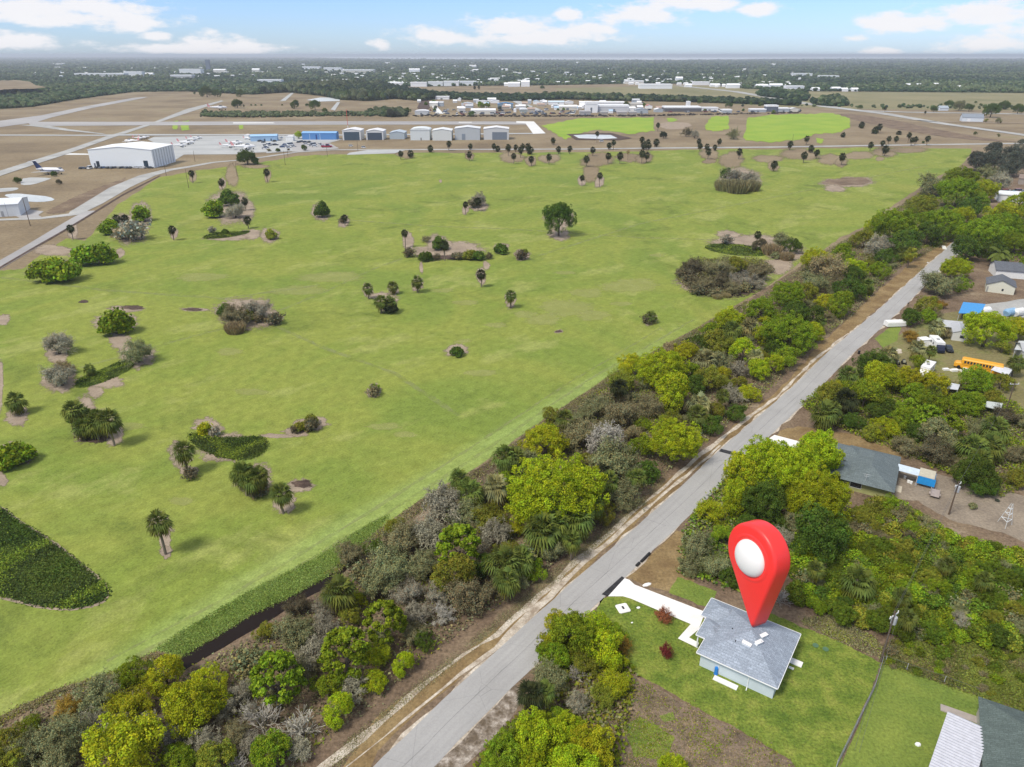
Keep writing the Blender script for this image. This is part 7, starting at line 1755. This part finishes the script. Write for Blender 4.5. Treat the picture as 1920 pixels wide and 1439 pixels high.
# ------------------------------------------------------------ industrial row beyond the airfield
WT, CR, GR, BL, TN = (.80, .81, .82), (.62, .60, .54), (.38, .42, .46), (.12, .30, .55), (.42, .38, .33)
PI_ = 'in the industrial row'
for u0, u1, vb, vt, wc, rcx, kd, nm in [(1087, 1110, 198, 192, WT, WT, 'flat', 'white shed'), (1098, 1120, 212, 193, WT, WT, 'flat', 'tall white warehouse'), (1122, 1179, 211, 199, (.55, .56, .58), WT, 'flat', 'long white warehouse'), (1118, 1172, 199, 193, WT, WT, 'flat', 'long white warehouse'),
                                        (1181, 1204, 202, 195, CR, CR, 'flat', 'cream warehouse'), (1191, 1215, 213, 205, GR, GR, 'gable', 'grey blue shed'), (1048, 1082, 207, 199, CR, WT, 'gable', 'cream warehouse'), (1028, 1058, 197, 191, WT, (.55, .66, .75), 'gable', 'white shed'),
                                        (1000, 1012, 196, 190, WT, (.5, .62, .72), 'gable', 'white shed'), (1013, 1026, 195, 189, WT, WT, 'gable', 'white shed'), (1247, 1315, 210, 202, (.12, .12, .13), WT, 'flat', 'long white canopy building'), (1289, 1294, 202, 192, WT, WT, 'flat', 'small white tower'),
                                        (1087, 1108, 217, 210, (.42, .40, .40), (.45, .43, .43), 'flat', 'grey tan shed'), (1212, 1223, 204, 198, WT, (.45, .2, .16), 'gable', 'red-roofed shed'), (1316, 1346, 208, 203, WT, WT, 'flat', 'white shed'), (778, 803, 216, 208, (.5, .52, .54), WT, 'arch', 'white arched shed'),
                                        (865, 887, 199, 194, (.6, .62, .66), (.62, .68, .74), 'gable', 'pale blue shed'), (883, 929, 215, 206, CR, WT, 'gable', 'large white arched warehouse'), (933, 962, 203, 194, (.2, .28, .36), BL, 'gable', 'blue-roofed warehouse'), (893, 916, 195, 190, WT, WT, 'gable', 'white shed'),
                                        (920, 936, 194, 189, WT, WT, 'gable', 'white shed'), (975, 990, 211, 205, (.3, .34, .34), WT, 'arch', 'white arched shed'), (963, 968, 211, 206, WT, WT, 'arch', 'white arched shed'), (1437, 1458, 210, 199, (.12, .14, .18), WT, 'flat', 'white box-shaped building'),
                                        (1459, 1480, 210, 204, GR, WT, 'flat', 'white shed'), (1482, 1499, 210, 204, CR, (.6, .6, .6), 'gable', 'pale house'), (1408, 1436, 211, 206, GR, WT, 'flat', 'white shed'), (1355, 1372, 212, 207, GR, WT, 'flat', 'white shed'),
                                        (1127, 1140, 216, 212, TN, (.4, .4, .4), 'flat', 'grey tan shed'), (1158, 1176, 216, 211, TN, (.45, .43, .43), 'flat', 'grey tan shed'), (1180, 1194, 216, 212, TN, (.42, .41, .4), 'flat', 'grey tan shed'), (1228, 1243, 211, 205, GR, WT, 'gable', 'white shed'),
                                        (776, 793, 186, 181, WT, WT, 'gable', 'white shed'), (815, 842, 187, 182, WT, WT, 'flat', 'white shed'), (858, 864, 190, 185, WT, WT, 'gable', 'white shed'), (1060, 1075, 195, 191, WT, WT, 'gable', 'white shed'), (1034, 1046, 203, 199, WT, WT, 'gable', 'white shed')]:
    p_ = g(u0, vb); h = max(3.0, (vb - vt) * depth(p_) / F * .8); dep = max(14, min(40, (u1 - u0) * depth(p_) / F * .5))
    bld('warehouse' if u1 - u0 > 18 else 'shed', (u0, vb), (u1, vb), dep, h, h * .18 + 1.0, nm, 'building', wc, rcx, ridge='y' if kd in ('arch',) or u1 - u0 < 30 else 'x', kind=kd, place=PI_, u=u0,
        doors=[(.4, .55, h * .6, (.15, .17, .2))] if u1 - u0 > 18 and wc != (.12, .12, .13) else [])
for i in range(150):
    u = rc.uniform(780, 1500) if i % 3 else rc.uniform(790, 1080)
    v = rc.uniform(207, 216.5) if u < 1240 else rc.uniform(206.5, 211.5)
    park(rc.choice([0, 1, 1, 2, 2, 3, 4, 5, 6, 0, 1]), u, v, rc.uniform(0, 3.1), 1.5, 'in the industrial yards')
bld('house', (1803, 228), (1843, 229), 14, 5.0, 4.0, 'white house with grey roof beyond the highway at the right', 'house', (.62, .66, .70), (.22, .25, .29), doors=[(.25, .4, 3.5, (.75, .75, .76))])
bld('house', (1762, 208), (1778, 208), 10, 4.0, 3.0, 'small pale house among trees across the highway', 'house', (.6, .65, .70), (.35, .40, .45))

# ------------------------------------------------------------ town and forest
PTN = 'among the far trees of the town'
TB = [(140, 190, 143, 139, 0), (187, 233, 145, 139, 1), (233, 267, 144, 136, 0), (270, 287, 143, 138, 0), (337, 377, 139, 131, 0), (320, 360, 147, 142, 1), (400, 423, 137, 131, 2), (387, 394, 132, 114, 3), (473, 487, 138, 130, 2), (483, 527, 155, 151, 0), (567, 600, 131, 126, 0), (607, 640, 134, 128, 0), (600, 640, 156, 152, 0),
      (640, 673, 154, 151, 0), (683, 757, 161, 157, 0), (640, 700, 137, 132, 2), (767, 787, 137, 130, 0), (880, 893, 127, 123, 0), (887, 897, 134, 131, 0), (770, 800, 163, 156, 0), (803, 830, 162, 155, 0), (832, 860, 162, 154, 0), (862, 893, 161, 154, 0), (953, 975, 163, 156, 0), (977, 993, 163, 153, 0), (1173, 1207, 158, 153, 2), (1200, 1260, 167, 160, 0),
      (1267, 1280, 155, 146, 0), (1300, 1330, 160, 155, 0), (1363, 1387, 166, 159, 0), (1418, 1440, 166, 160, 0), (1443, 1467, 167, 159, 0), (1473, 1507, 170, 163, 0), (1523, 1537, 171, 167, 0), (1560, 1577, 170, 166, 0), (1578, 1590, 172, 167, 0), (1597, 1610, 172, 169, 0), (1487, 1523, 143, 139, 0), (1538, 1573, 146, 143, 0), (1797, 1810, 167, 163, 0), (1700, 1708, 163, 159, 0), (1720, 1728, 163, 160, 0), (1752, 1760, 162, 159, 0),
      (1332, 1350, 163, 159, 0), (1285, 1297, 164, 159, 0), (940, 952, 133, 130, 0), (945, 955, 162, 157, 0)]
for u0, u1, vb, vt, c in TB:
    p_ = g(u0, vb); s = depth(p_) / F; h = max(5, (vb - vt) * s * .8)
    col = [WT, (.5, .5, .5), CR, (.12, .15, .2)][c]; nm = ['white building', 'grey building', 'cream building', 'dark tower'][c]
    bld('town_building', (u0, vb), (u1, vb), max(15, (u1 - u0) * s * .4), h, h * .2 + 2, nm, 'building', col, WT if c < 3 else col, kind='flat' if (u1 - u0) > 25 or c == 3 else 'gable', place=PTN, u=u0)
for i in range(46):
    u = rc.uniform(640, 1240); v = rc.uniform(192, 212) if u > 780 else rc.uniform(203, 214)
    if u < 780: u = rc.uniform(930, 1240)
    p_ = g(u, v); s = depth(p_) / F; wpx = rc.uniform(6, 16); h = rc.uniform(3, 6)
    cw, cr_ = rc.choice([(WT, WT, ), (CR, WT), (GR, (.5, .52, .55)), (WT, (.45, .6, .75)), (TN, (.4, .3, .25)), ((.5, .5, .5), WT)])
    bld('shed', (u, v), (u + wpx, v), wpx * s * .7, h, 2, 'low shed', 'building', cw, cr_, place=PI_, u=u)
for i in range(34):
    u = rc.uniform(780, 1500); plant('bush', u, rc.uniform(190, 210), rc.uniform(6, 12), rc.choice(['mossy', 'darkgreen', 'slate']), PI_, 1.0)
protoh = None
n_h = 0
while n_h < 220:
    u = rc.uniform(60, 1500); v = rc.choice([rc.uniform(114, 150), rc.uniform(126, 158)])
    if n_h % 5 < 2: u = rc.choice([rc.uniform(650, 1000), rc.uniform(1165, 1480)]); v = rc.uniform(150, 160) + (5 if u > 1300 else 0)
    if u < 700 and not (118 < v < 152): continue
    if u < 640 and v > 146: continue
    if v < 135 and rc.random() < (.75 if u > 900 else .45): continue
    s = depth(g(u, v)) / F; wd = rc.uniform(3.5, 9) * s
    if protoh is None:
        protoh = bld('town_house', Vector((0, 0, 0)), Vector((10, 0, 0)), 8, 4, 1.6, 'white roof', 'house', WT, WT); ORD[:] = [t for t in ORD if t[0] is not protoh]; o = protoh
    else: o = copy_tree(protoh)
    o.location = g(u, v); o.rotation_euler.z = rc.uniform(-.5, .5); o.scale = (wd / 10, max(1.2, wd / 14), max(1.1, wd / 18)); n_h += 1
    later(o, 'small white-roofed house', 'small white-roofed houses', PTN, u, 'house')

def icos(jit=.18):
    t = (1 + 5 ** .5) / 2
    V = unit(np.array([(-1, t, 0), (1, t, 0), (-1, -t, 0), (1, -t, 0), (0, -1, t), (0, 1, t), (0, -1, -t), (0, 1, -t), (t, 0, -1), (t, 0, 1), (-t, 0, -1), (-t, 0, 1)], float))
    Fc = np.array([(0, 11, 5), (0, 5, 1), (0, 1, 7), (0, 7, 10), (0, 10, 11), (1, 5, 9), (5, 11, 4), (11, 10, 2), (10, 7, 6), (7, 1, 8), (3, 9, 4), (3, 4, 2), (3, 2, 6), (3, 6, 8), (3, 8, 9), (4, 9, 5), (2, 4, 11), (6, 2, 10), (8, 6, 7), (9, 8, 1)])
    return V, Fc
IV, IF = icos()


def wood(name, px, n, label, rmin=4.5, col=((.020, .040, .018), (.048, .076, .026), (.10, .12, .055)), hmul=1.0, floor=True, k=1.1, zf=0.4):
    poly = px; us = [p_[0] for p_ in px]; vs_ = [p_[1] for p_ in px]
    U = rng.uniform(min(us), max(us), n * 4); Vv = rng.uniform(min(vs_), max(vs_), n * 4)
    q = np.column_stack([U, Vv]); q = q[inside(q, np.array(poly, float))][:n]
    dx = (q[:, 0] - W0 / 2) / F; dy = (H0 / 2 - q[:, 1]) / F
    wy = math.cos(P) + dy * math.sin(P); wz = -math.sin(P) + dy * math.cos(P); t = -H / wz
    X_, Y_ = dx * t, wy * t; m = len(X_)
    sp = t / F
    R_ = np.maximum(rmin, 1.9 * k * sp) * rng.uniform(.6, 1.4, m)
    Hh = np.minimum(R_ * 1.1, 6 + 2 * np.log(R_ + 1)) * hmul * rng.uniform(.7, 1.3, m)
    cl = np.sin(X_ / 90 + 1.5 * np.sin(Y_ / 260)) + np.cos(Y_ / 170 + np.sin(X_ / 140)); Hh *= 1 + .15 * cl
    Vt = IV[None] * rng.uniform(.78, 1.22, (m, 12, 1))
    Vt = Vt * np.stack([R_, R_, Hh * .62], 1)[:, None, :] + np.stack([X_, Y_, Hh * .55], 1)[:, None, :]
    tris = Vt[:, IF].reshape(-1, 3, 3)
    base = np.array(col); ci = (np.clip((cl + 2) / 4 + rng.normal(0, .28, m), 0, .999) * len(base)).astype(int)
    cc = base[ci] * rng.uniform(.65, 1.4, (m, 1)); cc = np.repeat(cc, 20, 0) * rng.uniform(.8, 1.25, (m * 20, 1))
    o = link(name, quads_mesh(name, tris, cc, 3)); tag(o, label, 'forest', kind='stuff')
    if floor: sheet('forest_floor', px, zf, M_forestfloor, amp=.5, seg=3)
    return o


wood('distant_forest', [(-250, 108.5), (300, 108.3), (620, 110), (1000, 113), (1280, 113.5), (1500, 111.5), (2200, 110), (2200, 176), (1920, 175), (1600, 172), (1540, 172), (1500, 171), (1400, 167), (1310, 158), (1200, 157), (1060, 160), (950, 161), (760, 163), (740, 158), (640, 158), (560, 172), (470, 178), (350, 172), (250, 173), (150, 186), (60, 201), (-40, 208), (-250, 222)],
     46000, 'broad dark forest stretching to the horizon behind airfield and town')
wood('dark_wood', [(470, 178), (560, 166), (640, 158), (700, 160), (760, 168), (800, 176), (840, 184), (790, 190), (740, 186), (690, 190), (640, 188), (600, 180), (540, 174)], 3800, 'dark wood in the middle distance beyond the runway', 5.5, hmul=1.5)
wood('tree_belt', [(770, 174), (880, 178), (960, 181), (1060, 180), (1180, 184), (1290, 186), (1400, 189), (1496, 194), (1496, 199), (1400, 196), (1290, 192), (1180, 190), (1060, 187), (960, 190), (880, 188), (800, 184)], 2600, 'thin dark belt of trees behind the industrial row', 4.5, hmul=1.2)
wood('tree_belt', [(1418, 176), (1440, 174), (1500, 178), (1516, 184), (1510, 190), (1470, 186), (1425, 181)], 700, 'dark oval grove beside the highway at its far end', 5, hmul=1.3)
wood('tree_belt', [(1522, 194), (1560, 186), (1580, 192), (1590, 199), (1560, 200), (1530, 198)], 500, 'dark low grove right of the highway bend', 5, hmul=1.3)
wood('tree_belt', [(375, 216), (385, 208), (400, 212), (640, 213), (740, 211), (740, 220), (650, 218), (480, 221), (375, 220)], 800, 'thin dark hedge of bushes along the far side of the runway', 2.6, hmul=.8, floor=False)
wood('tree_belt', [(692, 208), (760, 207), (765, 219), (728, 220), (690, 213)], 240, 'dark bushes left of the industrial row', 3.5, floor=False)
wood('tree_belt', [(770, 217), (1000, 217.5), (1200, 217), (1500, 211.5), (1500, 212.8), (1200, 218.8), (1000, 219.5), (770, 219)], 500, 'low dark hedge along the front of the industrial row', 1.8, hmul=.55, floor=False, col=((.035, .03, .028), (.06, .05, .045)))
wood('tree_belt', [(1500, 198), (1600, 199), (1920, 202), (1920, 206), (1700, 204), (1500, 200)], 60, 'scattered dark bushes along the highway', 3, floor=False)
sheet('dry_clearing', [(-40, 168), (0, 162), (35, 161), (60, 165), (68, 172), (90, 177), (70, 180), (30, 181), (0, 183), (-40, 190)], 14.5, M_base, amp=1)
finish_labels()

# ------------------------------------------------------------ air
mb = MB(); mb.box(-48000, 48000, -48000, 48000, -1.2, 96)
hz = bpy.data.materials.new('haze_air'); hz.use_nodes = True; nt = hz.node_tree; nt.nodes.clear()
ho = nt.nodes.new('ShaderNodeOutputMaterial'); pv = nt.nodes.new('ShaderNodeVolumePrincipled')
pv.inputs['Color'].default_value = (0.90, 0.95, 1.0, 1); pv.inputs['Density'].default_value = 0.000085; pv.inputs['Anisotropy'].default_value = 0.2
nt.links.new(pv.outputs[0], ho.inputs['Volume'])
o = mb.build('haze', hz); tag(o, kind='stuff', label='thin pale haze over the whole landscape', cat='haze')
bpy.context.view_layer.update()
